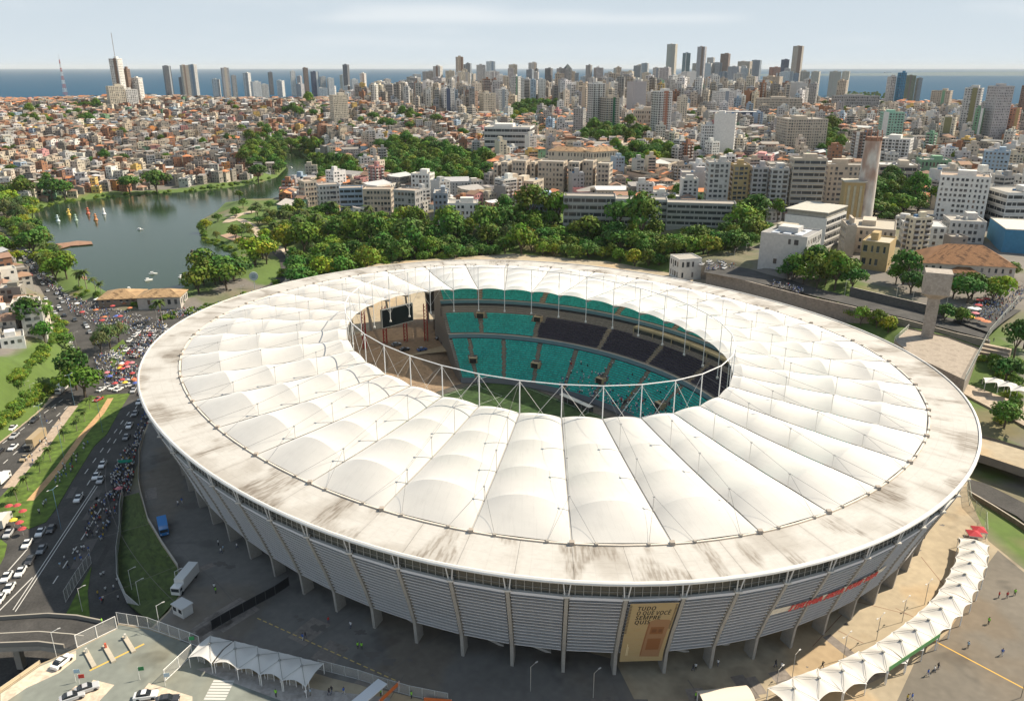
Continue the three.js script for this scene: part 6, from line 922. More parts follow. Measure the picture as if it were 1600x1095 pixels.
{
  const pk = [[190, 1030], [310, 980], [425, 945], [525, 895], [620, 855], [705, 800], [775, 750], [840, 700], [900, 645], [950, 590], [990, 530], [1015, 480], [1040, 425], [1055, 370], [1060, 322]].map(([a, b]) => at(1180 + a / 3.083, 740 + b / 3.083, 4.5));
  pk.forEach((p, i) => { const a = pk[Math.max(0, i - 1)], b = pk[Math.min(14, i + 1)], L = a.distanceTo(b) / (i === 0 || i === 14 ? 1 : 2); tent({ x: p.x, z: p.z }, Math.atan2(-(b.z - a.z), b.x - a.x), L / 2 * 1.03, 3.5, 4.5, `white peaked tent in the curved row on the right concourse, ${i === 0 ? 'nearest' : i === 14 ? 'farthest' : ord(i + 1) + ' from the near end'}`, 'curved row of white tents'); });
  const gp = [[210, 330], [385, 368], [545, 412], [695, 447], [850, 487]].map(([a, b]) => at(280 + a / 4.444, 930 + b / 4.444, 4.2)); const r = Math.atan2(-(gp[4].z - gp[0].z), gp[4].x - gp[0].x);
  gp.forEach((p, i) => tent({ x: p.x, z: p.z }, r, gp[0].distanceTo(gp[4]) / 8 * 1.04, 3.5, 4.2, `white peaked gate tent beside the parking deck, ${['leftmost', 'second from left', 'middle', 'second from right', 'rightmost'][i]} of five`, 'gate tents'));
  [[1552, 606], [1572, 612], [1592, 619]].forEach(([x, y], i) => tent(at(x, y, 2), -0.4, 3.3, 3.0, 4.2, `small white tent right of the stadium, ${['left', 'middle', 'right'][i]} of three`, 'small tents by the walkway'));
  for (const [i, p] of gp.entries()) { const o = base('turnstile_gate', p.x, 0.02, p.z, r), g = new G(); tag(o, `white framed gate under the gate tents, ${['leftmost', 'second from left', 'middle', 'second from right', 'rightmost'][i]} of five`, 'gate', 'gates under the tents'); for (const x of [-2.2, -0.7, 0.7, 2.2]) { const q = new G(); q.bar([x, 0, 1.5], [x, 2.3, 1.5], 0.08, STEELW, 5); part(o, 'post', q, M.plain); } g.bar([-2.2, 2.3, 1.5], [2.2, 2.3, 1.5], 0.07, STEELW, 5); part(o, 'rail', g, M.plain); const q = new G(); q.quad([-2.1, 0.1, 1.5], [-0.8, 0.1, 1.5], [-0.8, 2.2, 1.5], [-2.1, 2.2, 1.5], [1, 1, 1]); part(o, 'leaf', q, M_mesh); }
  sheet('gate_pavement', P2([[306, 1045], [345, 1040], [500, 1078], [610, 1090], [600, 1140], [480, 1110]], 0.024), 0.024, M_slab, [0.42, 0.41, 0.39]);
}
{ // vaulted canopy at the bottom, tilted shelter, red stall tents, green banner
  const p = at(1135, 1086, 3.4), o = base('vaulted_canopy', p.x, 0, p.z, 0.15), g = new G(); tag(o, 'small cream vaulted canopy at the bottom picture edge', 'canopy'); let q0 = null; for (let k = 0; k <= 10; k++) { const a = Math.PI * k / 10, q = [[-5, 2.4 + 1.3 * Math.sin(a), -2.6 * Math.cos(a)], [5, 2.4 + 1.3 * Math.sin(a), -2.6 * Math.cos(a)]]; if (q0) g.quad(q0[0], q0[1], q[1], q[0], [0.66, 0.58, 0.47]); q0 = q; } part(o, 'vault', g, mat({ vertexColors: true, side: THREE.DoubleSide })); for (const [x, z] of [[-4.6, -2.4], [4.6, -2.4], [-4.6, 2.4], [4.6, 2.4]]) { const l = new G(); l.bar([x, 0, z], [x, 2.5, z], 0.09, STEELW, 5); part(o, 'pole', l, M.plain); }
  const a = at(576, 1082, 3), s = base('walkway_shelter', a.x, 0, a.z, 0.95), rf = new G(); tag(s, 'narrow pale roofed shelter beside the grey fence', 'shelter'); rf.box(0, 2.7, 0, 7.5, 0.25, 2.4, [0.6, 0.61, 0.62]); part(s, 'roof', rf, M.plain); for (const x of [-3.4, 3.4]) { const l = new G(); l.bar([x, 0, 0], [x, 2.7, 0], 0.1, STEELW, 5); part(s, 'post', l, M.plain); }
  const bb = at(608, 1082, 2), bn = base('orange_banner', bb.x, 0, bb.z, 1.0), bg = new G(); tag(bn, 'slanted orange banner beside the pale shelter', 'banner'); bg.box(0, 1.6, 0, 6, 0.9, 0.08, [0.6, 0.14, 0.03]); part(bn, 'cloth', bg, M.plain); for (const x of [-2.9, 2.9]) { const l = new G(); l.bar([x, 0, 0], [x, 2.6, 0], 0.06, STEELW, 5); part(bn, 'pole', l, M.plain); }
  const c2 = at(684, 1092, 1.2), b2 = base('orange_barrier', c2.x, 0, c2.z, -0.1), g2 = new G(); tag(b2, 'low orange barrier cloth at the bottom edge', 'barrier'); g2.box(0, 0.3, 0, 5.5, 1.0, 0.1, [0.62, 0.14, 0.03]); part(b2, 'cloth', g2, M.plain); for (const x of [-2.6, 2.6]) { const l = new G(); l.bar([x, 0, 0], [x, 1.4, 0], 0.05, STEELW, 5); part(b2, 'pole', l, M.plain); }
  [[1523, 832, 'left'], [1531, 826, 'right']].forEach(([x, y, w]) => { const e = at(x, y, 2.6), t = base('red_stall', e.x, 0, e.z, -0.2), k = new G(); tag(t, `red square stall canopy at the far end of the tent row, ${w} one`, 'stall', 'red stalls'); const Rr = [0.42, 0.03, 0.04]; for (let i = 0; i < 4; i++) { const c = [[-1, 1], [1, 1], [1, -1], [-1, -1]], u = c[i], v = c[(i + 1) % 4]; k.tri([u[0] * 1.6, 2.4, u[1] * 1.6], [v[0] * 1.6, 2.4, v[1] * 1.6], [0, 3.2, 0], Rr); k.quad([u[0] * 1.6, 2.1, u[1] * 1.6], [v[0] * 1.6, 2.1, v[1] * 1.6], [v[0] * 1.6, 2.4, v[1] * 1.6], [u[0] * 1.6, 2.4, u[1] * 1.6], [0.6, 0.5, 0.48]); } part(t, 'canopy', k, mat({ vertexColors: true, side: THREE.DoubleSide })); for (const [x2, z2] of [[-1.5, -1.5], [1.5, -1.5], [-1.5, 1.5], [1.5, 1.5]]) { const l = new G(); l.bar([x2, 0, z2], [x2, 2.4, z2], 0.05, STEELW, 4); part(t, 'pole', l, M.plain); } });
  const A = at(1390, 1043, 4.2), E = at(1470, 990, 4.2), L = A.distanceTo(E), gb = base('green_banner', (A.x + E.x) / 2, 0, (A.z + E.z) / 2, Math.atan2(-(E.z - A.z), E.x - A.x)), gg = new G(); tag(gb, 'long green banner strip along the tent row', 'banner'); gg.box(0, 3.3, 0, L, 1.0, 0.08, [0.10, 0.27, 0.09]); part(gb, 'cloth', gg, M.plain); for (const k of [-0.5, -0.17, 0.17, 0.5]) { const l = new G(); l.bar([k * L, 0, 0], [k * L, 4.2, 0], 0.06, STEELW, 4); part(gb, 'post', l, M.plain); }
  const bp = at(286, 958, 0), bo = base('guard_booth', bp.x, 0, bp.z, -0.55), w = new G(), rr = new G(); tag(bo, 'small white guard booth on the shaded concourse', 'booth'); w.box(0, 0, 0, 3.6, 2.5, 2.6, [0.62, 0.61, 0.58]); part(bo, 'wall', w, M.build); rr.box(0, 2.5, 0, 4.0, 0.18, 3.0, [0.5, 0.49, 0.47]); part(bo, 'roof', rr, M.plain); for (const x of [-1, 0.9]) { const q = new G(); q.box(x, 1.1, 1.3, 1.1, 1, 0.06, PANE); part(bo, 'window', q, M.glass); } for (const z of [-0.6, 0.6]) { const q = new G(); q.box(-1.82, 1.1, z, 0.06, 1, 0.8, PANE); part(bo, 'window', q, M.glass); }
}
// boulevard-side concourse: darker paving, with stadium shade painted into its colour
sheet('shade_darkened_paving', P2([[263, 575], [241, 642], [225, 679], [218, 708], [217, 752], [221, 773], [232, 813], [254, 850], [281, 888], [283, 929], [264, 956], [240, 980], [298, 1004], [330, 1000], [420, 1030], [520, 1060], [640, 1088], [760, 1120], [900, 1130], [1010, 1130], [960, 1030], [700, 960], [520, 880], [400, 760], [300, 650]], 0.006), 0.006, mat({ color: new THREE.Color(0.20, 0.185, 0.165), map: concreteTex, roughness: 0.92 }));
// expansion joints and the yellow dashes on the concourse
for (const [a, b] of [[[400, 1060], [640, 900]], [[560, 1085], [730, 960]], [[700, 1090], [780, 1030]], [[970, 1095], [955, 1060]], [[1095, 1090], [1075, 1062]], [[380, 960], [330, 900]], [[260, 870], [330, 800]], [[240, 790], [300, 770]], [[225, 720], [268, 712]]]) { const A = at(...a, 0.008), E = at(...b, 0.008), g = new G(); g.poly(strip([[A.x, A.z], [E.x, E.z]], 0.16), 0.008, [0.13, 0.115, 0.1]); structure('expansion_joint', g, M.plain); }
for (const [a, b] of [[[1390, 880], [1270, 1010]], [[1440, 870], [1480, 920]], [[1400, 950], [1450, 975]], [[1310, 985], [1350, 1005]], [[1340, 940], [1420, 960]]]) { const A = at(...a, 0.008), E = at(...b, 0.008), g = new G(); g.poly(strip([[A.x, A.z], [E.x, E.z]], 0.2), 0.008, [0.2, 0.11, 0.06]); structure('expansion_joint', g, M.plain); }
for (let d = 180; d < 300; d += 10) { const A = EL(d, -1.5, 0), E = EL(d, -24, 0), g = new G(); g.poly(strip([[A[0], A[2]], [E[0], E[2]]], 0.13), 0.011, [0.12, 0.105, 0.09]); structure('expansion_joint', g, M.plain); }
for (const off of [-3, -13]) { const l = []; for (let d = 182; d < 300; d += 2) { const p = EL(d, off, 0); l.push([p[0], p[2]]); } const g = new G(); for (let i = 0; i < l.length - 1; i++) g.poly(strip([l[i], l[i + 1]], 0.11), 0.011, [0.13, 0.115, 0.1]); structure('expansion_joint', g, M.plain); }
{ const R = mulberry(47); for (let k = 0; k < 34; k++) { const d = 185 + R() * 105, p = EL(d, 2 - R() * 24, 0), w = 1.5 + 5 * R(), h = 1 + 3 * R(), a = rad(d) + STH + R() * 0.1, q = (x, z) => [p[0] + Math.cos(a) * x - Math.sin(a) * z, p[2] + Math.sin(a) * x + Math.cos(a) * z], t = 0.15 + 0.14 * R(), l = [q(-w, -h), q(w, -h), q(w, h), q(-w, h)]; if (!l.every(([x, z]) => inside(concourse, x, z))) continue; const g = new G(); g.poly(l, 0.0085, [t * 1.08, t, t * 0.9]); structure('paving_patch', g, M_slab); } for (let k = 0; k < 16; k++) { const px = 20 + R() * 190, py = 660 + R() * 240, p = at(px, py, ROAD_Y + 0.004); if (!inside(corridor, p.x, p.z)) continue; const a = rR + (R() - 0.5) * 0.1, w = 3 + 7 * R(), h = 0.6 + 1.2 * R(), q = (x, z) => [p.x + Math.cos(a) * x + Math.sin(a) * z, p.z - Math.sin(a) * x + Math.cos(a) * z], t = 0.05 + 0.09 * R(), g = new G(); g.poly([q(-w, -h), q(w, -h), q(w, h), q(-w, h)], ROAD_Y + 0.004, [t, t * 0.97, t * 0.93]); structure('asphalt_patch', g, M_slab); } }
dashes([400, 965], [620, 1064], 22, 1.1, 0.25, 0.01, [0.55, 0.4, 0.12], 'yellow_dash'); dashes([1468, 1005], [1600, 1075], 1, 26, 0.3, 0.01, [0.62, 0.36, 0.06], 'yellow_line');
sheet('dark_apron', P2([[1400, 1100], [1430, 1035], [1480, 990], [1520, 930], [1545, 880], [1560, 860], [1680, 960], [1900, 1060], [1900, 1250], [1420, 1250]], 0.014), 0.014, mat({ color: new THREE.Color(0.185, 0.16, 0.125), map: concreteTex }));
{ // oil and water stains on the paving: flat irregular spots
  const R = mulberry(19), m = mat({ color: new THREE.Color(0.13, 0.115, 0.1), roughness: 0.8 });
  for (const [px, py, s] of [[497, 982, 1.6], [583, 1022, 1.5], [608, 1034, 1.3], [641, 1031, 0.5], [676, 1055, 0.3], [748, 1076, 0.8], [785, 1074, 0.4], [562, 988, 1.2], [470, 968, 0.8], [462, 963, 0.6], [300, 790, 2.2], [345, 880, 1.6], [360, 885, 1.2], [1370, 862, 0.5], [1436, 860, 0.6], [1472, 820, 0.6], [950, 1090, 0.5], [1420, 885, 0.4], [1322, 975, 0.4], [1262, 1042, 0.3]]) { const p = at(px, py, 0.01), l = []; for (let k = 0; k < 28; k++) { const a = k / 28 * 6.283, r = s * (0.1 + 1.3 * fbm(px + Math.cos(a) * 2.2, py + Math.sin(a) * 2.2, 3, 3)); l.push([p.x + Math.cos(a) * r * 1.4, p.z + Math.sin(a) * r]); } const g = new G(); g.poly(l, 0.01, [1, 1, 1]); structure('paving_stain', g, m); }
}
// ---------------------------------------------------------------- east side
{
  const wl = (pts, Y0, Y1, th, label, name = 'retaining_wall', col = [0.30, 0.28, 0.25]) => { const P = pts.map(([a, b]) => at(a, b, Y1)), o = base(name); tag(o, label, 'wall'); for (let i = 0; i < P.length - 1; i++) { const g = new G(), s = strip([[P[i].x, P[i].z], [P[i + 1].x, P[i + 1].z]], th); g.wall(s, Y0, Y1, col); g.poly(s, Y1, [0.46, 0.43, 0.38]); part(o, 'wall_segment', g, M_slab); } return o; };
  wl([[1105, 424], [1150, 434], [1200, 447], [1262, 463], [1330, 478], [1395, 494]], -1, 8.5, 0.8, 'long weathered concrete retaining wall behind the stadium roof'); wl([[1330, 448], [1390, 462], [1450, 476], [1478, 484]], 4, 12.5, 0.6, 'dark upper wall along the road behind the water tower', 'retaining_wall', [0.13, 0.13, 0.12]); wl([[1395, 494], [1420, 500], [1495, 520], [1548, 532]], 2, 8.5, 0.7, 'low concrete wall behind the water tower terrace');
  sheet('upper_street', P2([[1100, 425], [1108, 402], [1180, 378], [1196, 392], [1186, 418], [1260, 446], [1340, 466], [1440, 486], [1500, 500], [1548, 515], [1545, 530], [1440, 503], [1330, 476], [1200, 445]], 8.55), 8.55, M_asphalt);
  sheet('market_street', P2([[1490, 500], [1545, 455], [1600, 405], [1660, 380], [1700, 440], [1620, 470], [1572, 500], [1548, 520]], 9.4), 9.4, M_asphalt);
  const top = P2([[1398, 534], [1420, 514], [1484, 528], [1532, 546], [1508, 596], [1462, 574], [1430, 560]], 7), t = base('concrete_terrace'), g = new G(); g.poly(top, 7, [0.38, 0.34, 0.28]); part(t, 'deck', g, M_slab); const w = new G(); w.wall(top, -2, 7.6, [0.33, 0.31, 0.275]); part(t, 'wall', w, M_slab); tag(t, 'bare concrete terrace block carrying the water tower', 'terrace');
  const p = at(1449, 526, 7), wt = base('water_tower', p.x, 7, p.z, -0.42), st = new G(), bx = new G(), hp = new G(), cc = [0.42, 0.395, 0.35]; tag(wt, 'concrete water tower with a cubic tank on a square stem', 'water tower'); st.box(0, 0, 0, 4.4, 17.6, 4.0, cc); part(wt, 'stem', st, M_slab); bx.box(0, 19.6, 0, 10.2, 9.2, 9.4, cc, null, 'nsewt'); part(wt, 'tank', bx, M_slab);
  for (const [a, b] of [[[-1, 1], [1, 1]], [[1, 1], [1, -1]], [[1, -1], [-1, -1]], [[-1, -1], [-1, 1]]]) hp.quad([a[0] * 2.2, 17.2, a[1] * 2], [b[0] * 2.2, 17.2, b[1] * 2], [b[0] * 5.1, 19.62, b[1] * 4.7], [a[0] * 5.1, 19.62, a[1] * 4.7], cc); part(wt, 'tank_underside', hp, M_slab);
  fence([[1398, 534], [1420, 514]], 7, 2.2, 'mesh fence left of the water tower'); fence([[1508, 596], [1545, 525]], 7, 3, 'tall pale mesh fence beside the stepped ramp', { col: [0.5, 0.52, 0.46] }); fence([[1545, 525], [1575, 490], [1592, 470]], 9, 3, 'mesh fence along the crowded market street', { col: [0.5, 0.52, 0.46] });
  const sb = base('stair_ramp'); tag(sb, 'broad concrete steps leading down to the walkway right of the terrace', 'steps'); const a0 = at(1508, 580, 0), a1 = at(1560, 592, 0), b0 = at(1540, 536, 8), b1 = at(1582, 545, 8); for (let k = 0; k < 8; k++) { const g2 = new G(), L = (s, v) => [lerp(a0.x, b0.x, s) * (1 - v) + lerp(a1.x, b1.x, s) * v, lerp(0, 8, (k + 1) / 8), lerp(a0.z, b0.z, s) * (1 - v) + lerp(a1.z, b1.z, s) * v], l = [L(k / 8, 0), L(k / 8, 1), L((k + 1) / 8, 1), L((k + 1) / 8, 0)].map((q) => [q[0], q[2]]); g2.poly(l, (k + 1), [0.5, 0.43, 0.33]); g2.wall(l, -2, k + 1, [0.36, 0.31, 0.25]); part(sb, 'step', g2, M_slab); }
  sheet('walkway', P2([[1462, 576], [1508, 598], [1600, 632], [1660, 655], [1660, 690], [1600, 664], [1520, 622], [1488, 604]], 0.02), 0.02, M_slab, [0.47, 0.41, 0.32], 3);
  const vt = P2([[1505, 676], [1560, 690], [1620, 708], [1680, 724], [1680, 762], [1600, 736], [1540, 716], [1505, 706]], -0.3), v = base('viaduct'), vg = new G(); tag(v, 'straight concrete viaduct on pillars at the right of the stadium', 'viaduct'); vg.poly(vt, -0.3, [1, 1, 1]); part(v, 'carriageway', vg, M_concrete); const ve = new G(); ve.wall(vt, -2.2, 0.5, [0.22, 0.2, 0.17]); part(v, 'girder', ve, M.build); for (const [x, y] of [[1548, 700], [1585, 712], [1625, 724]]) { const q = at(x, y, -0.3), g3 = new G(); g3.box(q.x, -9, q.z, 1.6, 6.9, 1.6, [0.42, 0.4, 0.36]); part(v, 'pillar', g3, M.build); }
  sheet('lower_road', P2([[1505, 745], [1540, 755], [1600, 785], [1680, 830], [1680, 880], [1590, 806], [1540, 780], [1505, 768]], -5.4), -5.4, M_asphalt, [1, 1, 1], 2);
  wl([[1512, 765], [1555, 790], [1590, 812], [1660, 860]], -8, -4.4, 0.5, 'low dark kerb wall between the lower road and the grass slope', 'kerb_wall', [0.2, 0.18, 0.15]);
}
// clipped shrubs and undergrowth along banks and walls, too many to count
{
  const R = mulberry(818), L = []; const line = (pts, n, w, s0) => { for (let k = 0; k < n; k++) { const t = R() * (pts.length - 1), i = Math.floor(t), px = lerp(pts[i][0], pts[i + 1][0], t - i) + (R() - 0.5) * w, py = lerp(pts[i][1], pts[i + 1][1], t - i) + (R() - 0.5) * w, p = onGround(px, py); if (p) L.push([p, s0 * (0.6 + 0.7 * R())]); } };
  line([[-10, 668], [40, 630], [98, 588], [110, 560]], 90, 14, 0.34); line([[20, 600], [60, 560], [96, 515]], 46, 12, 0.36); line([[60, 470], [80, 500], [100, 520]], 24, 10, 0.4); line([[312, 350], [318, 372], [345, 384], [368, 398]], 40, 8, 0.3); line([[120, 455], [165, 466], [230, 478], [280, 472]], 44, 12, 0.34); line([[60, 325], [150, 309], [300, 298], [420, 280]], 60, 4, 0.34); line([[1250, 474], [1330, 492], [1390, 515]], 30, 10, 0.34); line([[1540, 560], [1590, 590], [1570, 660]], 30, 24, 0.4); line([[430, 450], [440, 420]], 14, 8, 0.3); line([[250, 500], [330, 480], [420, 455]], 30, 8, 0.3);
  const o = base('shrubbery'); tag(o, 'low green shrubs and undergrowth along banks, walls and shores', 'shrubs', undefined, 'stuff');
  [1, 2].forEach((v, j) => { const l = L.filter((_, i) => i % 2 === j), im = new THREE.InstancedMesh(TREE[v].geos[j], LEAFM, l.length); im.name = 'foliage'; im.userData.kind = 'stuff'; l.forEach(([p, s], i) => im.setMatrixAt(i, new THREE.Matrix4().compose(new THREE.Vector3(p.x, p.y - 4.6 * s, p.z), new THREE.Quaternion().setFromAxisAngle(new THREE.Vector3(0, 1, 0), i), new THREE.Vector3(s, s, s)))); o.add(im); });
}
function draped(name, pts, w, m, col) { const P = pts.map(([a, b]) => onGround(a, b)), g = new G(); let o = null; for (let i = 0; i < P.length - 1; i++) for (let k = 0; k < 6; k++) { const q = (t) => { const x = lerp(P[i].x, P[i + 1].x, t), z = lerp(P[i].z, P[i + 1].z, t), dx = P[i + 1].x - P[i].x, dz = P[i + 1].z - P[i].z, l = Math.hypot(dx, dz), e = [dz / l * w / 2, -dx / l * w / 2]; return [[x - e[0], H(x - e[0], z - e[1]) + 0.28, z - e[1]], [x + e[0], H(x + e[0], z + e[1]) + 0.28, z + e[1]]]; }, a = o ?? q(k / 6), b = q((k + 1) / 6); g.quad(a[0], b[0], b[1], a[1], col); o = b; } return structure(name, g, m); }
draped('lake_path', [[432, 392], [410, 372], [392, 352], [372, 342], [352, 348], [372, 336], [398, 330]], 7, mat({ vertexColors: true, map: rep(stained, 0.08), side: THREE.DoubleSide }), [0.5, 0.43, 0.33]); draped('lake_path', [[352, 366], [372, 374], [392, 376]], 9, mat({ vertexColors: true, map: rep(stained, 0.08), side: THREE.DoubleSide }), [0.48, 0.34, 0.24]);
// ---------------------------------------------------------------- lake: figures, pier, boats
[[90, 346, 'pale blue', [0.45, 0.55, 0.55]], [107, 336, 'golden', [0.62, 0.42, 0.08]], [118, 345, 'grey green', [0.3, 0.4, 0.32]], [137, 334, 'red', [0.5, 0.12, 0.06]], [149, 344, 'orange red', [0.5, 0.2, 0.07]], [162, 335, 'white', [0.7, 0.7, 0.68]]].forEach(([x, y, n, c], i) => {
  const p = at(x, y, LAKE_Y), o = base('lake_sculpture', p.x, LAKE_Y, p.z, i), lt = (pts, seg = 14) => new THREE.LatheGeometry(pts.map(([a, b]) => new THREE.Vector2(a, b)), seg), m = mat({ color: new THREE.Color(...c), roughness: 0.5 });
  o.scale.set(1.35, 0.85, 1.35); part(o, 'robe', lt([[0.1, 0], [1.5, 0.05], [1.35, 0.5], [0.75, 2.4], [0.62, 3.2], [0.9, 4.0], [0.78, 4.6], [0.25, 4.9], [0.01, 4.95]]), m); const h = new THREE.SphereGeometry(0.5, 12, 9); h.translate(0, 5.4, 0); part(o, 'head', h, m); part(o, 'headdress', lt([[0.52, 5.5], [0.75, 6.2], [0.2, 6.9], [0.01, 7.0]]), m); const a = new G(); a.bar([0.7, 4.4, 0], [1.7, 5.3, 0.3], 0.18, [1, 1, 1], 6); part(o, 'arm', a, m); const b = new G(); b.bar([-0.7, 4.4, 0], [-1.5, 3.4, 0.4], 0.18, [1, 1, 1], 6); part(o, 'arm', b, m);
  tag(o, `${n} robed figure sculpture standing in the lake`, 'sculpture', 'figures in the lake');
});
{
  const l = P2([[76, 387], [84, 381], [108, 378], [120, 376], [142, 377], [144, 381], [122, 383], [108, 384], [90, 389], [80, 392]], LAKE_Y + 0.8), o = base('pier'), g = new G(); g.poly(l, LAKE_Y + 0.8, [0.33, 0.2, 0.13]); g.wall(l, LAKE_Y + 0.45, LAKE_Y + 0.8, [0.25, 0.15, 0.1]); part(o, 'deck', g, M_slab); l.forEach(([x, z]) => { const q = new G(); q.bar([x, LAKE_Y - 2, z], [x, LAKE_Y + 0.5, z], 0.2, [0.2, 0.14, 0.1], 5); part(o, 'pile', q, M.plain); }); tag(o, 'reddish wooden pier reaching into the lake from the left', 'pier');
  const l2 = P2([[115, 432], [134, 431], [136, 436], [117, 438]], LAKE_Y + 0.8), o2 = base('pier'), g2 = new G(); g2.poly(l2, LAKE_Y + 0.8, [0.33, 0.2, 0.13]); g2.wall(l2, LAKE_Y + 0.45, LAKE_Y + 0.8, [0.25, 0.15, 0.1]); part(o2, 'deck', g2, M_slab); tag(o2, 'short wooden landing behind the palms on the near shore', 'pier');
  [[218, 359, 'white boat alone in the middle of the lake'], [238, 428, 'white boat off the pavilion, further one'], [231, 438, 'white boat off the pavilion, nearer one'], [283, 433, 'white boat near the right shore trees'], [300, 393, 'small dark boat off the peninsula'], [201, 452, 'white boat moored at the left pavilion'], [274, 459, 'white boat moored behind the right pavilion'], [454, 262, 'small white boat in the lake arm']].forEach(([x, y, s], i) => { const p = at(x, y, LAKE_Y), b = base('small_boat', p.x, LAKE_Y, p.z, 0.4 * i), sh = new THREE.Shape(); sh.moveTo(-2.2, -0.8); sh.lineTo(1, -0.8); sh.quadraticCurveTo(2.2, -0.5, 2.8, 0); sh.quadraticCurveTo(2.2, 0.5, 1, 0.8); sh.lineTo(-2.2, 0.8); sh.closePath(); const hg = new THREE.ExtrudeGeometry(sh, { depth: 0.6, bevelEnabled: false }); hg.rotateX(-Math.PI / 2); part(b, 'hull', hg, mat({ color: new THREE.Color(...(i === 4 ? [0.08, 0.07, 0.06] : [0.75, 0.74, 0.7])), roughness: 0.4 })); const r = new G(); r.box(-0.4, 0.6, 0, 1.8, 0.9, 1.2, i === 4 ? [0.1, 0.09, 0.08] : [0.7, 0.69, 0.66]); part(b, 'cabin', r, M.plain); tag(b, s, 'boat'); });
  const f = onGround(398, 452), so = base('round_sign', f.x, f.y, f.z, 0.3), pole = new G(); pole.bar([0, 0, 0], [0, 7, 0], 0.22, [0.45, 0.45, 0.45], 6); part(so, 'pole', pole, M.plain); const disc = new THREE.CylinderGeometry(2.6, 2.6, 0.5, 28); disc.rotateX(Math.PI / 2); disc.translate(0, 8, 0); part(so, 'disc', disc, mat({ color: new THREE.Color(0.52, 0.58, 0.58) })); const wv = new G(); for (let k = 0; k < 3; k++) wv.box(0.1 * k - 0.1, 7 + k * 0.75, 0.28, 2.6 - 0.5 * Math.abs(k - 1), 0.35, 0.06, [0.12, 0.25, 0.3]); part(so, 'emblem', wv, M.plain); tag(so, 'round pale sign on a pole by the lake road behind the roof', 'sign');
}
{ // television mast on the left ridge, two ships
  const p = onGround(102, 150), d = Math.hypot(p.x, p.z), r = ray(99, 88), h = CAM_H + r[1] / Math.hypot(r[0], r[2]) * d - p.y, o = base('television_mast', p.x, p.y, p.z); tag(o, 'red and white lattice television mast on the left ridge', 'mast'); for (let k = 0; k < 9; k++) { const y0 = h * 0.92 * k / 9, y1 = h * 0.92 * (k + 1) / 9, w0 = lerp(9, 1.2, Math.pow(k / 9, 0.7)), w1 = lerp(9, 1.2, Math.pow((k + 1) / 9, 0.7)), c = k % 2 ? [0.7, 0.66, 0.64] : [0.5, 0.12, 0.1], g = new G(); for (const [a, b] of [[-1, -1], [1, -1], [1, 1], [-1, 1]]) { g.bar([a * w0, y0, b * w0], [a * w1, y1, b * w1], 0.7, c, 4); g.bar([a * w0, y0, b * w0], [-a * w1, y1, b * w1], 0.45, c, 4); } part(o, 'mast_section', g, M.plain); } const g = new G(); g.bar([0, h * 0.9, 0], [0, h * 1.06, 0], 0.6, [0.5, 0.45, 0.43], 4); part(o, 'aerial', g, M.plain);
  [[1335, 115, 'left of two on the bay'], [1388, 113, 'right of two on the bay']].forEach(([x, y, s]) => { const q = at(x, y + 1.5, SEA_Y), b = base('cargo_ship', q.x, SEA_Y, q.z), hl = new G(), cb = new G(); hl.box(0, 0, 0, 190, 14, 28, [0.12, 0.12, 0.13]); part(b, 'hull', hl, M.plain); cb.box(-75, 14, 0, 20, 16, 24, [0.4, 0.4, 0.4]); part(b, 'bridge', cb, M.plain); tag(b, `long dark cargo ship, ${s}`, 'ship', 'ships on the bay'); });
}
// ================================================================ VEHICLES, LAMPS, PEOPLE
const carParts = (() => {
  const prof = (pts) => { const s = new THREE.Shape(); s.moveTo(...pts[0]); for (const q of pts.slice(1)) s.lineTo(...q); s.closePath(); return s; };
  const ex = (pts, w, bev) => { const g = new THREE.ExtrudeGeometry(prof(pts), { depth: w - 2 * bev, bevelEnabled: true, bevelSize: bev, bevelThickness: bev, bevelSegments: 1 }); g.translate(0, 0, -(w - 2 * bev) / 2); return g; };
  const body = mergeGeometries([ex([[-2.05, 0.32], [2.0, 0.32], [2.05, 0.62], [1.9, 0.78], [0.95, 0.9], [-1.75, 0.95], [-2.05, 0.85]], 1.74, 0.07), ex([[-1.05, 1.36], [-0.55, 1.42], [0.15, 1.4], [0.2, 1.36], [-1.1, 1.32]], 1.3, 0.05)]);
  const cabin = ex([[-1.75, 0.9], [1.0, 0.88], [0.28, 1.36], [-1.15, 1.36]], 1.5, 0.09);
  const wheel = new THREE.CylinderGeometry(0.32, 0.32, 0.22, 14); wheel.rotateX(Math.PI / 2);
  const lamp = new THREE.BoxGeometry(0.08, 0.14, 0.36);
  return { body, cabin, wheel, lamp };
})();
const M_tyre = mat({ color: new THREE.Color(0.02, 0.02, 0.02), roughness: 0.9 }), M_cabin = mat({ color: new THREE.Color(0.02, 0.024, 0.028), roughness: 0.12 }), M_lamp = mat({ color: new THREE.Color(0.7, 0.7, 0.66), roughness: 0.2 });
const CARC = { white: [0.72, 0.71, 0.69], silver: [0.42, 0.42, 0.42], black: [0.025, 0.025, 0.028], grey: [0.16, 0.165, 0.17], red: [0.4, 0.03, 0.025], blue: [0.03, 0.09, 0.28], tan: [0.36, 0.27, 0.15], orange: [0.5, 0.14, 0.03] };
const CARM = Object.fromEntries(Object.entries(CARC).map(([k, c]) => [k, new THREE.MeshPhysicalMaterial({ color: new THREE.Color(...c), roughness: 0.42, clearcoat: 0.7, clearcoatRoughness: 0.15 })]));
const carRows = [];
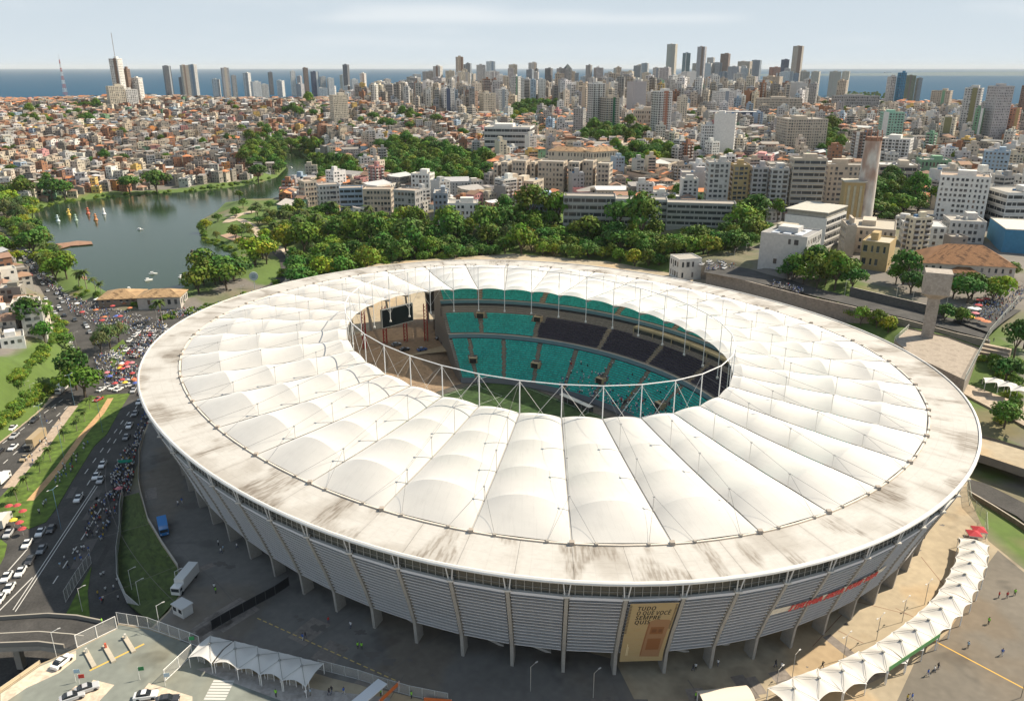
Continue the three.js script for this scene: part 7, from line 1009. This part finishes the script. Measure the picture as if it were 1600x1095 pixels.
function car(x, y, z, r, colour, where) {
  const o = base('car', x, y, z, r); part(o, 'body', carParts.body, CARM[colour]); part(o, 'cabin_glass', carParts.cabin, M_cabin);
  for (const [a, b] of [[-1.3, -0.82], [1.3, -0.82], [-1.3, 0.82], [1.3, 0.82]]) { const w = part(o, 'wheel', carParts.wheel, M_tyre); w.position.set(a, 0.32, b); }
  for (const b of [-0.6, 0.6]) { const w = part(o, 'headlight', carParts.lamp, M_lamp); w.position.set(2.06, 0.68, b); }
  o.scale.setScalar(1.04); carRows.push({ o, px: project(x, y, z)[0], say: `${colour} car`, where }); return o;
}
for (const [x, y, c] of [[19, 671, 'white'], [22, 683, 'silver'], [20, 701, 'white'], [53, 658, 'black'], [-2, 708, 'black'], [38, 718, 'tan']]) { const p = at(x, y, ROAD_Y); car(p.x, ROAD_Y, p.z, rL + Math.PI, c, 'on the sunlit left carriageway'); }
for (const [x, y, c] of [[202, 667, 'white'], [197, 685, 'grey'], [160, 728, 'white'], [150, 746, 'white'], [157, 752, 'silver'], [122, 781, 'white'], [63, 834, 'white'], [80, 829, 'black'], [42, 852, 'white'], [65, 861, 'grey'], [47, 878, 'black'], [32, 896, 'white'], [10, 904, 'white'], [14, 922, 'white'], [0, 938, 'white'], [13, 836, 'silver'], [217, 630, 'white'], [208, 612, 'silver'], [221, 615, 'orange'], [211, 648, 'grey']]) { const p = at(x, y, ROAD_Y); car(p.x, ROAD_Y, p.z, rR + Math.PI, c, 'on the carriageway beside the stadium'); }
for (const [x, y, r, c, w] of [[97, 1037, 1.25, 'white', 'by the gate fence on the parking deck'], [113, 1092, 0.55, 'silver', 'parked left in the deck bay'], [136, 1079, 0.55, 'silver', 'parked right in the deck bay'], [228, 1090, 0.2, 'white', 'parked at the bottom of the deck'], [262, 1097, 0.2, 'black', 'half out of the picture at the bottom of the deck']]) { const p = at(x, y, 0.02); car(p.x, 0.02, p.z, r, c, w); }
for (const [x, y, c, w] of [[688, 544, 'black', 'left one parked in the open end of the stadium'], [697, 551, 'black', 'right one parked in the open end of the stadium'], [620, 554, 'grey', 'left one on the yard behind the ring struts'], [633, 562, 'black', 'on the yard behind the ring struts'], [660, 562, 'blue', 'on the yard of the open end']]) { const p = at(x, y, -4.2), u = (p.x - SC[0]) * SU[0] + (p.z - SC[1]) * SU[1]; car(p.x, lerp(-5.9, 0.03, smooth(62, 84, u)) + 0.05, p.z, 0.6, c, w); }
{
  const R = mulberry(555), cols = () => pick(R, [['white', 46], ['silver', 22], ['black', 14], ['grey', 12], ['red', 6], ['blue', 3]]), taken = [];
  const lane = (pts, n, w, Y, where, minD = 5) => { const P = pts.map(([a, b]) => at(a, b, Y)); let tot = 0; const seg = []; for (let i = 0; i < P.length - 1; i++) { seg.push(P[i].distanceTo(P[i + 1])); tot += seg[i]; } for (let k = 0, tries = 0; k < n && tries < n * 12; tries++) { let t = R() * tot, i = 0; while (t > seg[i]) t -= seg[i++]; const A = P[i], E = P[i + 1], l = seg[i], off = (Math.floor(R() * w) - (w - 1) / 2) * 3.4 + (R() - 0.5) * 0.5, dx = (E.x - A.x) / l, dz = (E.z - A.z) / l, x = A.x + dx * t - dz * off, z = A.z + dz * t + dx * off; if (taken.some((q) => Math.hypot(q[0] - x, q[1] - z) < minD)) continue; taken.push([x, z]); car(x, Y, z, Math.atan2(-dz, dx) + (R() < 0.5 ? Math.PI : 0) + (R() - 0.5) * 0.1, cols(), where); k++; } };
  lane([[10, 386], [36, 402], [54, 425], [74, 456], [98, 490], [114, 520], [130, 548]], 72, 5, ROAD_Y, 'in the traffic along the lake road', 4.6);
  lane([[168, 612], [182, 604], [206, 598]], 9, 3, ROAD_Y, 'parked in the row below the junction tree', 3.4); lane([[196, 560], [222, 536], [246, 512]], 26, 5, ROAD_Y, 'parked beside the left end of the stadium', 4.2); lane([[150, 628], [160, 622]], 2, 1, ROAD_Y, 'parked at the tip of the median lawn', 3);
  lane([[1108, 420], [1130, 410], [1160, 398], [1182, 388]], 26, 5, 8.6, 'in the street behind the white gatehouse', 4.2); lane([[1352, 335], [1368, 342]], 12, 5, H(at(1360, 338, 16).x, at(1360, 338, 16).z) + 0.3, 'in the car park by the small park', 3.6); lane([[455, 428], [450, 398]], 4, 2, ROAD_Y, 'on the lake road behind the roof');
}
labelRow(carRows, 'car', 'cars on the roads');
// trucks, vans
function truck(px, py, Y, r, cab, box, L, h, say) {
  const p = at(px, py, Y), o = base('box_truck', p.x, Y, p.z, r), c = new THREE.Mesh(); const g = new G(), b = new G(), w = new G(); g.box(L / 2 - 0.9, 0.5, 0, 1.9, 1.9, 2.2, cab); part(o, 'cab', g, M.paint); w.box(L / 2 - 0.02, 1.35, 0, 0.2, 0.85, 1.9, PANE).box(L / 2 - 0.7, 1.35, 1.1, 0.9, 0.7, 0.06, PANE).box(L / 2 - 0.7, 1.35, -1.1, 0.9, 0.7, 0.06, PANE); part(o, 'windscreen', w, M.glass); b.box(-0.95, 0.75, 0, L - 2.0, h, 2.35, box); part(o, 'cargo_box', b, M.plain);
  for (const [x, z] of [[L / 2 - 1, -1], [L / 2 - 1, 1], [-L / 2 + 1.6, -1], [-L / 2 + 1.6, 1]]) { const k = part(o, 'wheel', carParts.wheel, M_tyre); k.position.set(x, 0.45, z); k.scale.setScalar(1.4); } for (const z of [-0.8, 0.8]) { const k = part(o, 'headlight', carParts.lamp, M_lamp); k.position.set(L / 2 + 0.07, 0.9, z); } tag(o, say, 'truck'); return o;
}
truck(290, 914, 0.02, 1.45 + Math.PI, [0.62, 0.62, 0.6], [0.6, 0.59, 0.56], 9, 2.7, 'white box truck parked on the shaded concourse by the lawn');
truck(255, 828, 0.02, 2.05 + Math.PI, [0.03, 0.17, 0.42], [0.03, 0.2, 0.5], 7.5, 1.6, 'bright blue flatbed truck on the shaded concourse'); truck(56, 694, ROAD_Y, rL + Math.PI, [0.09, 0.085, 0.07], [0.34, 0.26, 0.16], 12, 3, 'long tan covered truck parked beside the median'); truck(96, 612, ROAD_Y, rL + Math.PI, [0.65, 0.64, 0.62], [0.62, 0.6, 0.57], 7, 2.6, 'white box truck stopped under the big boulevard tree'); truck(4, 753, ROAD_Y, rL, [0.7, 0.7, 0.68], [0.7, 0.7, 0.68], 6.5, 2.3, 'white van at the left picture edge beside the median'); truck(6, 820, ROAD_Y, rR, [0.5, 0.48, 0.44], [0.55, 0.52, 0.47], 7, 2.6, 'dusty white truck at the left picture edge by the red umbrellas');
// street lamps
const lampRows = [];
function lamp(px, py, Y, h, r, say, where, col = [0.5, 0.49, 0.46], arms = 1) {
  const p = at(px, py, Y), o = base('street_lamp', p.x, Y, p.z, r), g = new G(); g.bar([0, 0, 0], [0, h, 0], 0.065, col, 6); part(o, 'pole', g, M.plain); for (let k = 0; k < arms; k++) { const s = k ? -1 : 1, a = new G(); a.bar([0, h - 0.1, 0], [s * 1.3, h + 0.25, 0], 0.05, col, 5); const ar = part(o, 'arm', a, M.plain); const d = new G(); d.box(s * 1.5, h + 0.2, 0, 0.6, 0.1, 0.24, [0.5, 0.49, 0.46]); part(ar, 'lantern', d, M.plain); } lampRows.push({ o, px, say, where }); }
for (const [x, y] of [[116, 634], [160, 676], [100, 720], [95, 827], [70, 686]]) lamp(x, y, ROAD_Y, 13, 1.2, 'tall blue-grey lamp post', 'beside the boulevard median', [0.12, 0.22, 0.3], 2);
for (const [x, y] of [[52, 634], [96, 594], [44, 630], [120, 548]]) lamp(x, y, ROAD_Y, 9, 0.5, 'thin grey lamp post', 'at the foot of the grass bank', [0.4, 0.38, 0.34]);
for (const [x, y, w] of [[128, 955, 'on the shaded wedge lawn'], [206, 925, 'left on the teardrop lawn'], [218, 945, 'right on the teardrop lawn'], [278, 930, 'beside the white box truck'], [250, 985, 'behind the deck fence'], [88, 1028, 'by the white car on the deck']]) lamp(x, y, x < 230 && x > 100 ? (y > 940 && x > 210 ? -4 : -8) : 0, 6.5, 0.6, 'white lamp post', w, [0.6, 0.6, 0.57]);
for (const [x, y, a] of [[1238, 1060, 1], [1212, 1085, 1], [1318, 1030, 2], [1370, 1000, 2], [1410, 972, 2], [1445, 945, 2], [829, 1080, 1], [927, 1090, 1]]) lamp(x, y, 0, 6, 0.7, 'grey lamp post', x > 1200 ? 'on the sunlit concourse by the tents' : 'at the bottom of the shaded concourse', [0.4, 0.37, 0.32], a);
for (const [x, y, Y] of [[1400, 470, 9], [1425, 478, 9], [1320, 462, 9], [1478, 486, 9], [1165, 402, 9], [1147, 410, 9]]) lamp(x, y, Y, 8, 0.2, 'pale lamp post', 'along the street behind the retaining wall', [0.55, 0.54, 0.5]);
for (const [x, y] of [[245, 500], [290, 486], [378, 468], [460, 386], [200, 520]]) lamp(x, y, ROAD_Y, 8, 0.2, 'pale lamp post', 'along the lake road', [0.55, 0.54, 0.5]);
lamp(1596, 1090, 0, 15, 2.4, 'tall dark lamp post', 'at the right picture edge on the dark apron', [0.16, 0.14, 0.11]); lamp(1455, 612, 0, 7, 2.6, 'grey lamp post', 'before the concrete terrace', [0.5, 0.5, 0.48]);
labelRow(lampRows, 'street lamp', 'lamp posts');
// flags and small signs on the deck
[[125, 1074, [0.6, 0.06, 0.04], 'small red flag on a pole on the parking deck'], [118, 1066, [0.4, 0.55, 0.62], 'small pale blue flag on a pole on the parking deck'], [258, 1072, [0.4, 0.5, 0.55], 'small pale flag on a pole by the deck fence'], [218, 1062, [0.04, 0.2, 0.07], 'small green sign on the parking deck'], [297, 1014, [0.05, 0.3, 0.1], 'green sign at the left end of the gate tents']].forEach(([x, y, c, s]) => { const p = at(x, y, 0), o = base('deck_flag', p.x, 0, p.z, 0.2), g = new G(), f = new G(); g.bar([0, 0, 0], [0, 3.2, 0], 0.05, STEELW, 5); part(o, 'pole', g, M.plain); f.box(0.55, 2.2, 0, 1.1, 0.9, 0.04, c); part(o, 'cloth', f, M.cloth); tag(o, s, s.includes('flag') ? 'flag' : 'sign'); });
// sunshades
const shadeGeo = (() => { const g = new G(), n = 8; for (let k = 0; k < n; k++) { const a = k / n * 6.283, b = (k + 1) / n * 6.283, r = 1.45, q = (t, rr, y) => [Math.cos(t) * rr, y, Math.sin(t) * rr]; g.tri(q(b, r * 0.55, 2.45), q(a, r * 0.55, 2.45), [0, 2.7, 0], [1, 1, 1]); g.quad(q(b, r, 2.1), q(a, r, 2.1), q(a, r * 0.55, 2.45), q(b, r * 0.55, 2.45), [1, 1, 1]); } return g.geo(); })(), shadePole = new G().bar([0, 0, 0], [0, 2.6, 0], 0.035, [0.5, 0.5, 0.5], 5).geo();
const SHC = { red: [0.42, 0.06, 0.06], orange: [0.5, 0.18, 0.08], yellow: [0.68, 0.5, 0.05], pink: [0.6, 0.2, 0.22], blue: [0.07, 0.12, 0.4], white: [0.7, 0.7, 0.68], green: [0.06, 0.3, 0.16] }, SHM = Object.fromEntries(Object.entries(SHC).map(([k, c]) => [k, mat({ color: new THREE.Color(...c), side: THREE.DoubleSide })])), shadeRows = [];
function shade(px, py, Y, c, where, s = 1) { const p = at(px, py, Y), o = base('sunshade', p.x, Y, p.z); o.scale.set(s, 1, s); part(o, 'canopy', shadeGeo, SHM[c]); part(o, 'pole', shadePole, M.plain); shadeRows.push({ o, px, say: `${c} sunshade`, where }); }
{ const R = mulberry(91), cs = ['red', 'red', 'pink', 'orange', 'white', 'blue', 'yellow', 'red'];
  for (let k = 0; k < 18; k++) shade(166 + R() * 50, 572 + R() * 34, ROAD_Y, cs[Math.floor(R() * 8)], 'in the crowded market left of the stadium', 0.85);
  for (let k = 0; k < 14; k++) shade(120 + R() * 90, 470 + R() * 40, ROAD_Y, cs[Math.floor(R() * 8)], 'in the crowd between lake and junction');
  for (let k = 0; k < 26; k++) { const t = R(); shade(1500 + t * 90 + R() * 14, 500 - t * 85 + R() * 10, 9.4, cs[Math.floor(R() * 6)], 'on the market street at right', 1.2); }
  for (const [x, y, c] of [[15, 800, 'red'], [28, 799, 'red'], [37, 808, 'red'], [22, 822, 'yellow'], [32, 826, 'red'], [36, 836, 'red'], [187, 772, 'pink'], [1515, 502, 'yellow'], [1530, 505, 'orange'], [1540, 509, 'orange']]) shade(x, y, x > 1000 ? 9.4 : ROAD_Y, c, x > 1000 ? 'at the near end of the market street' : x > 100 ? 'among the marching crowd' : 'beside the road at the left picture edge', x > 1000 ? 1.5 : 0.8);
  labelRow(shadeRows, 'sunshade', 'sunshades of the street sellers'); }
{ const p = at(196, 728, ROAD_Y), o = base('green_flag', p.x, ROAD_Y, p.z, 0.1), g = new G(), f = new G(); for (const x of [-2.3, 2.3]) g.bar([x, 0, 0], [x, 2.3, 0], 0.04, STEELW, 4); part(o, 'pole', g, M.plain); f.box(0, 1.2, 0, 4.6, 1.1, 0.04, [0.02, 0.3, 0.2]); part(o, 'cloth', f, M.cloth); tag(o, 'wide green flag held up in the marching crowd', 'flag'); }
// ---------------------------------------------------------------- people: one continuous body each
function bodyGeo(pose, shirt, legs, skin) {
  const J = { hip: [0, 0.93, 0], chest: [0, 1.32, 0], neck: [0, 1.5, 0], head: [0, 1.64, 0.02] }, st = pose === 'walk' ? 0.22 : 0.03, up = pose === 'raise', caps = [[J.hip, J.chest, 0.15, 0.17], [J.chest, J.neck, 0.13, 0.065], [J.head, [0, 1.7, 0.01], 0.1, 0.095]];
  for (const s of [-1, 1]) { const f = s * st; caps.push([[s * 0.09, 0.9, 0], [s * 0.11, 0.5, f * 0.8], 0.095, 0.07], [[s * 0.11, 0.5, f * 0.8], [s * 0.12, 0.09, f - (pose === 'walk' && s < 0 ? 0.12 : 0)], 0.068, 0.05], [[s * 0.12, 0.06, f - 0.02], [s * 0.13, 0.05, f + 0.16], 0.05, 0.04]); const a = up && s > 0 ? [[s * 0.2, 1.42, 0], [s * 0.32, 1.66, 0.08], [s * 0.28, 1.92, 0.1]] : [[s * 0.2, 1.42, 0], [s * 0.27, 1.14, -f * 0.6], [s * 0.26, 0.88, 0.1 - f * 0.7]]; caps.push([a[0], a[1], 0.06, 0.05], [a[1], a[2], 0.046, 0.036]); }
  const n = 36, mc = new MarchingCubes(n, mat({}), false, false, 20000), S = 1.06, cy = 0.98; mc.isolation = 0;
  for (let k = 0; k < n; k++) for (let j = 0; j < n; j++) for (let i = 0; i < n; i++) { const x = (i / (n / 2) - 1) * S, y = (j / (n / 2) - 1) * S + cy, z = (k / (n / 2) - 1) * S; let d = 1e9; for (const [a, b, ra, rb] of caps) { const dx = b[0] - a[0], dy = b[1] - a[1], dz = b[2] - a[2], t = clamp(((x - a[0]) * dx + (y - a[1]) * dy + (z - a[2]) * dz) / (dx * dx + dy * dy + dz * dz), 0, 1), q = Math.hypot(x - a[0] - t * dx, y - a[1] - t * dy, z - a[2] - t * dz) - lerp(ra, rb, t), h = clamp(0.5 + 0.5 * (d - q) / 0.05, 0, 1); d = lerp(d, q, h) - 0.05 * h * (1 - h); } mc.field[k * n * n + j * n + i] = -d; }
  mc.update(); const m = mc.count, p = new Float32Array(m * 3), nn = new Float32Array(m * 3), c = new Float32Array(m * 3);
  for (let i = 0; i < m; i++) { const x = mc.positionArray[i * 3] * S, y = mc.positionArray[i * 3 + 1] * S + cy, z = mc.positionArray[i * 3 + 2] * S; p.set([x, y, z], i * 3); nn.set([mc.normalArray[i * 3], mc.normalArray[i * 3 + 1], mc.normalArray[i * 3 + 2]], i * 3); c.set(y > 1.68 || (y > 1.56 && z < -0.02) ? [0.02, 0.015, 0.012] : y > 1.5 ? skin : Math.abs(x) > 0.225 && (y < 1.16 || y > 1.6) && y > 0.7 ? skin : y > 0.9 ? shirt : y > 0.1 ? legs : [0.04, 0.035, 0.03], i * 3); }
  const g = new THREE.BufferGeometry(); g.setAttribute('position', new THREE.BufferAttribute(p, 3)); g.setAttribute('normal', new THREE.BufferAttribute(nn, 3)); g.setAttribute('color', new THREE.BufferAttribute(c, 3)); return g;
}
const SK = [0.24, 0.13, 0.08], SK2 = [0.12, 0.065, 0.04];
const FOLK = [['white', 'walk', [0.68, 0.67, 0.65], [0.06, 0.07, 0.12], SK], ['white', 'stand', [0.66, 0.65, 0.63], [0.03, 0.03, 0.035], SK2], ['blue', 'walk', [0.05, 0.12, 0.38], [0.5, 0.49, 0.47], SK], ['blue', 'raise', [0.08, 0.2, 0.45], [0.05, 0.05, 0.06], SK2], ['red', 'stand', [0.5, 0.05, 0.05], [0.06, 0.07, 0.11], SK], ['dark', 'walk', [0.035, 0.035, 0.04], [0.08, 0.09, 0.14], SK2], ['pale blue', 'stand', [0.35, 0.48, 0.58], [0.25, 0.22, 0.17], SK], ['safety green', 'stand', [0.25, 0.62, 0.05], [0.04, 0.04, 0.05], SK2], ['yellow', 'raise', [0.6, 0.42, 0.06], [0.05, 0.06, 0.1], SK]].map(([n, p, a, b, c]) => ({ n, p, g: bodyGeo(p, a, b, c) }));
const folkRows = [], M_folk = M.cloth; const poseWord = { walk: 'walking', stand: 'standing', raise: 'waving' };
function person(x, y, z, k, where, R) { const f = FOLK[k], o = part(scene, 'person', f.g, M_folk); o.position.set(x, y, z); o.rotation.y = R() * 6.28; o.scale.setScalar(0.95 + 0.12 * R()); folkRows.push({ o, px: project(x, y, z)[0], say: `person in ${f.n} shirt ${poseWord[f.p]}`, where }); }
{
  const R = mulberry(3131), any = () => pick(R, [[0, 34], [1, 22], [2, 16], [3, 6], [4, 7], [5, 20], [6, 8], [8, 4]]);
  for (const [x, y, k, w] of [[559, 1013, 7, 'on the shaded concourse'], [565, 1014, 7, 'on the shaded concourse'], [513, 973, 4, 'on the shaded concourse'], [473, 1000, 2, 'on the shaded concourse'], [477, 997, 5, 'on the shaded concourse'], [548, 981, 0, 'on the shaded concourse'], [431, 1088, 7, 'on the gate pavement'], [514, 1086, 5, 'on the gate pavement'], [518, 1082, 5, 'on the gate pavement'], [537, 1084, 2, 'on the gate pavement'], [478, 1088, 1, 'on the gate pavement'], [485, 1086, 6, 'on the gate pavement'], [594, 1080, 7, 'beside the pale shelter'], [595, 1087, 7, 'beside the pale shelter'], [643, 1091, 7, 'at the bottom fence'], [1083, 1048, 5, 'by the stadium legs'], [1087, 1046, 1, 'by the stadium legs'], [1122, 1040, 0, 'by the stadium legs'], [1175, 1026, 1, 'by the stadium legs'], [1237, 1008, 6, 'by the stadium legs'], [1212, 1042, 5, 'in the shade near the tents'], [1221, 1045, 0, 'in the shade near the tents'], [1087, 1092, 7, 'at the bottom picture edge'], [1285, 1044, 5, 'on the sunlit concourse'], [1450, 1056, 2, 'on the dark apron'], [1460, 1050, 0, 'on the dark apron'], [1466, 1046, 5, 'on the dark apron'], [1545, 975, 7, 'on the dark apron'], [1513, 1012, 6, 'on the dark apron'], [1566, 1024, 2, 'on the dark apron'], [1418, 1095, 8, 'on the dark apron'], [1425, 1094, 2, 'on the dark apron'], [1561, 934, 4, 'on the dark apron'], [1574, 934, 4, 'on the dark apron'], [1586, 930, 7, 'on the dark apron'], [337, 927, 7, 'beside the white box truck'], [335, 921, 1, 'beside the white box truck'], [345, 865, 0, 'beside the shaded stadium legs'], [349, 861, 6, 'beside the shaded stadium legs'], [341, 852, 1, 'beside the shaded stadium legs'], [370, 857, 0, 'beside the shaded stadium legs'], [278, 790, 0, 'on the dark concourse further back'], [284, 786, 2, 'on the dark concourse further back'], [159, 975, 7, 'at the viaduct end'], [1528, 583, 5, 'on the walkway by the steps'], [1530, 584, 4, 'on the walkway by the steps'], [1545, 535, 2, 'on the ramp top'], [1553, 534, 5, 'on the ramp top']]) { const Y = y < 560 && x > 1500 ? 8.1 : 0.03; const p = at(x, y, Y); person(p.x, Y, p.z, k, w, R); }
  const mob = (poly, n, Y, where) => { const xs = poly.map((q) => q[0]), ys = poly.map((q) => q[1]); let k = 0; for (let t = 0; t < n * 9 && k < n; t++) { const x = lerp(Math.min(...xs), Math.max(...xs), R()), y = lerp(Math.min(...ys), Math.max(...ys), R()); if (!inside(poly, x, y)) continue; const p = at(x, y, Y); person(p.x, Y, p.z, any(), where, R); k++; } };
  mob([[226, 642], [238, 655], [222, 682], [214, 712], [204, 772], [178, 775], [172, 745], [188, 715], [208, 690]], 112, ROAD_Y, 'in the marching crowd'); mob([[166, 765], [190, 775], [180, 805], [160, 845], [130, 840], [140, 800]], 60, ROAD_Y, 'in the crowd on the shaded road'); mob([[95, 850], [145, 860], [140, 880], [110, 905], [88, 905]], 12, ROAD_Y, 'spread over the shaded road'); mob([[150, 900], [182, 895], [186, 940], [150, 955]], 10, ROAD_Y, 'on the ramp beside the teardrop lawn');
  mob([[140, 690], [110, 745], [85, 760], [90, 738], [125, 700]], 26, ROAD_Y + 0.15, 'on the shaded median lawn'); mob([[75, 640], [105, 640], [60, 735], [30, 740]], 16, ROAD_Y, 'beside the tan covered truck'); mob([[60, 790], [80, 780], [55, 815]], 5, ROAD_Y + 0.15, 'on the lawn tip');
  // the far crowds as one mass
  const cr = base('crowd'); tag(cr, 'dense distant crowds filling the junction, lake road and market street', 'crowd', undefined, 'stuff'); const L = FOLK.map(() => []), add = (poly, n, Y) => { const xs = poly.map((q) => q[0]), ys = poly.map((q) => q[1]); for (let t = 0, k = 0; t < n * 9 && k < n; t++) { const x = lerp(Math.min(...xs), Math.max(...xs), R()), y = lerp(Math.min(...ys), Math.max(...ys), R()); if (!inside(poly, x, y)) continue; k++; const p = at(x, y, Y); L[any()].push(new THREE.Matrix4().compose(p, new THREE.Quaternion().setFromAxisAngle(new THREE.Vector3(0, 1, 0), R() * 6.28), new THREE.Vector3(1, 1, 1))); } };
  add([[226, 642], [238, 655], [222, 682], [214, 712], [204, 772], [178, 775], [172, 745], [188, 715], [208, 690]], 130, ROAD_Y); add([[166, 765], [190, 775], [180, 805], [160, 845], [130, 840], [140, 800]], 40, ROAD_Y); add([[145, 560], [190, 545], [200, 575], [165, 585], [150, 580]], 170, ROAD_Y); add([[165, 580], [218, 572], [222, 600], [160, 606]], 210, ROAD_Y); add([[200, 560], [220, 520], [250, 500], [262, 508], [226, 566]], 260, ROAD_Y); add([[95, 460], [130, 470], [200, 490], [240, 500], [200, 525], [150, 510], [110, 490]], 340, ROAD_Y); add([[240, 490], [330, 478], [400, 455], [420, 450], [400, 470], [280, 500]], 230, ROAD_Y); add([[1495, 500], [1550, 455], [1600, 408], [1640, 395], [1600, 470], [1560, 505]], 620, 9.42); add([[1100, 425], [1120, 410], [1186, 385], [1186, 415]], 160, 8.57); add([[1195, 445], [1210, 440], [1260, 455], [1250, 460]], 70, 8.57); add([[40, 400], [60, 415], [100, 455], [88, 462], [50, 425]], 120, ROAD_Y);
  const t = TIERS[0]; for (let k = 0; k < 420; k++) { const d = 70 + R() * 95, w = R() * R() * 0.95 + 0.03, p = EA(d, lerp(t.f[0], t.b[0], w), lerp(t.f[1], t.b[1], w), lerp(t.f[2], t.b[2], Math.floor(w * t.n) / t.n)); L[any()].push(new THREE.Matrix4().makeTranslation(p[0], p[1], p[2])); }
  L.forEach((l, i) => { if (!l.length) return; const im = new THREE.InstancedMesh(FOLK[i].g, M_folk, l.length); im.name = 'person'; im.userData.kind = 'stuff'; l.forEach((m, k) => im.setMatrixAt(k, m)); cr.add(im); });
  labelRow(folkRows, 'person', 'people round the stadium');
}
scene.traverse((o) => { if (o.isMesh) { o.castShadow = true; o.receiveShadow = true; } });
renderer.render(scene, camera);
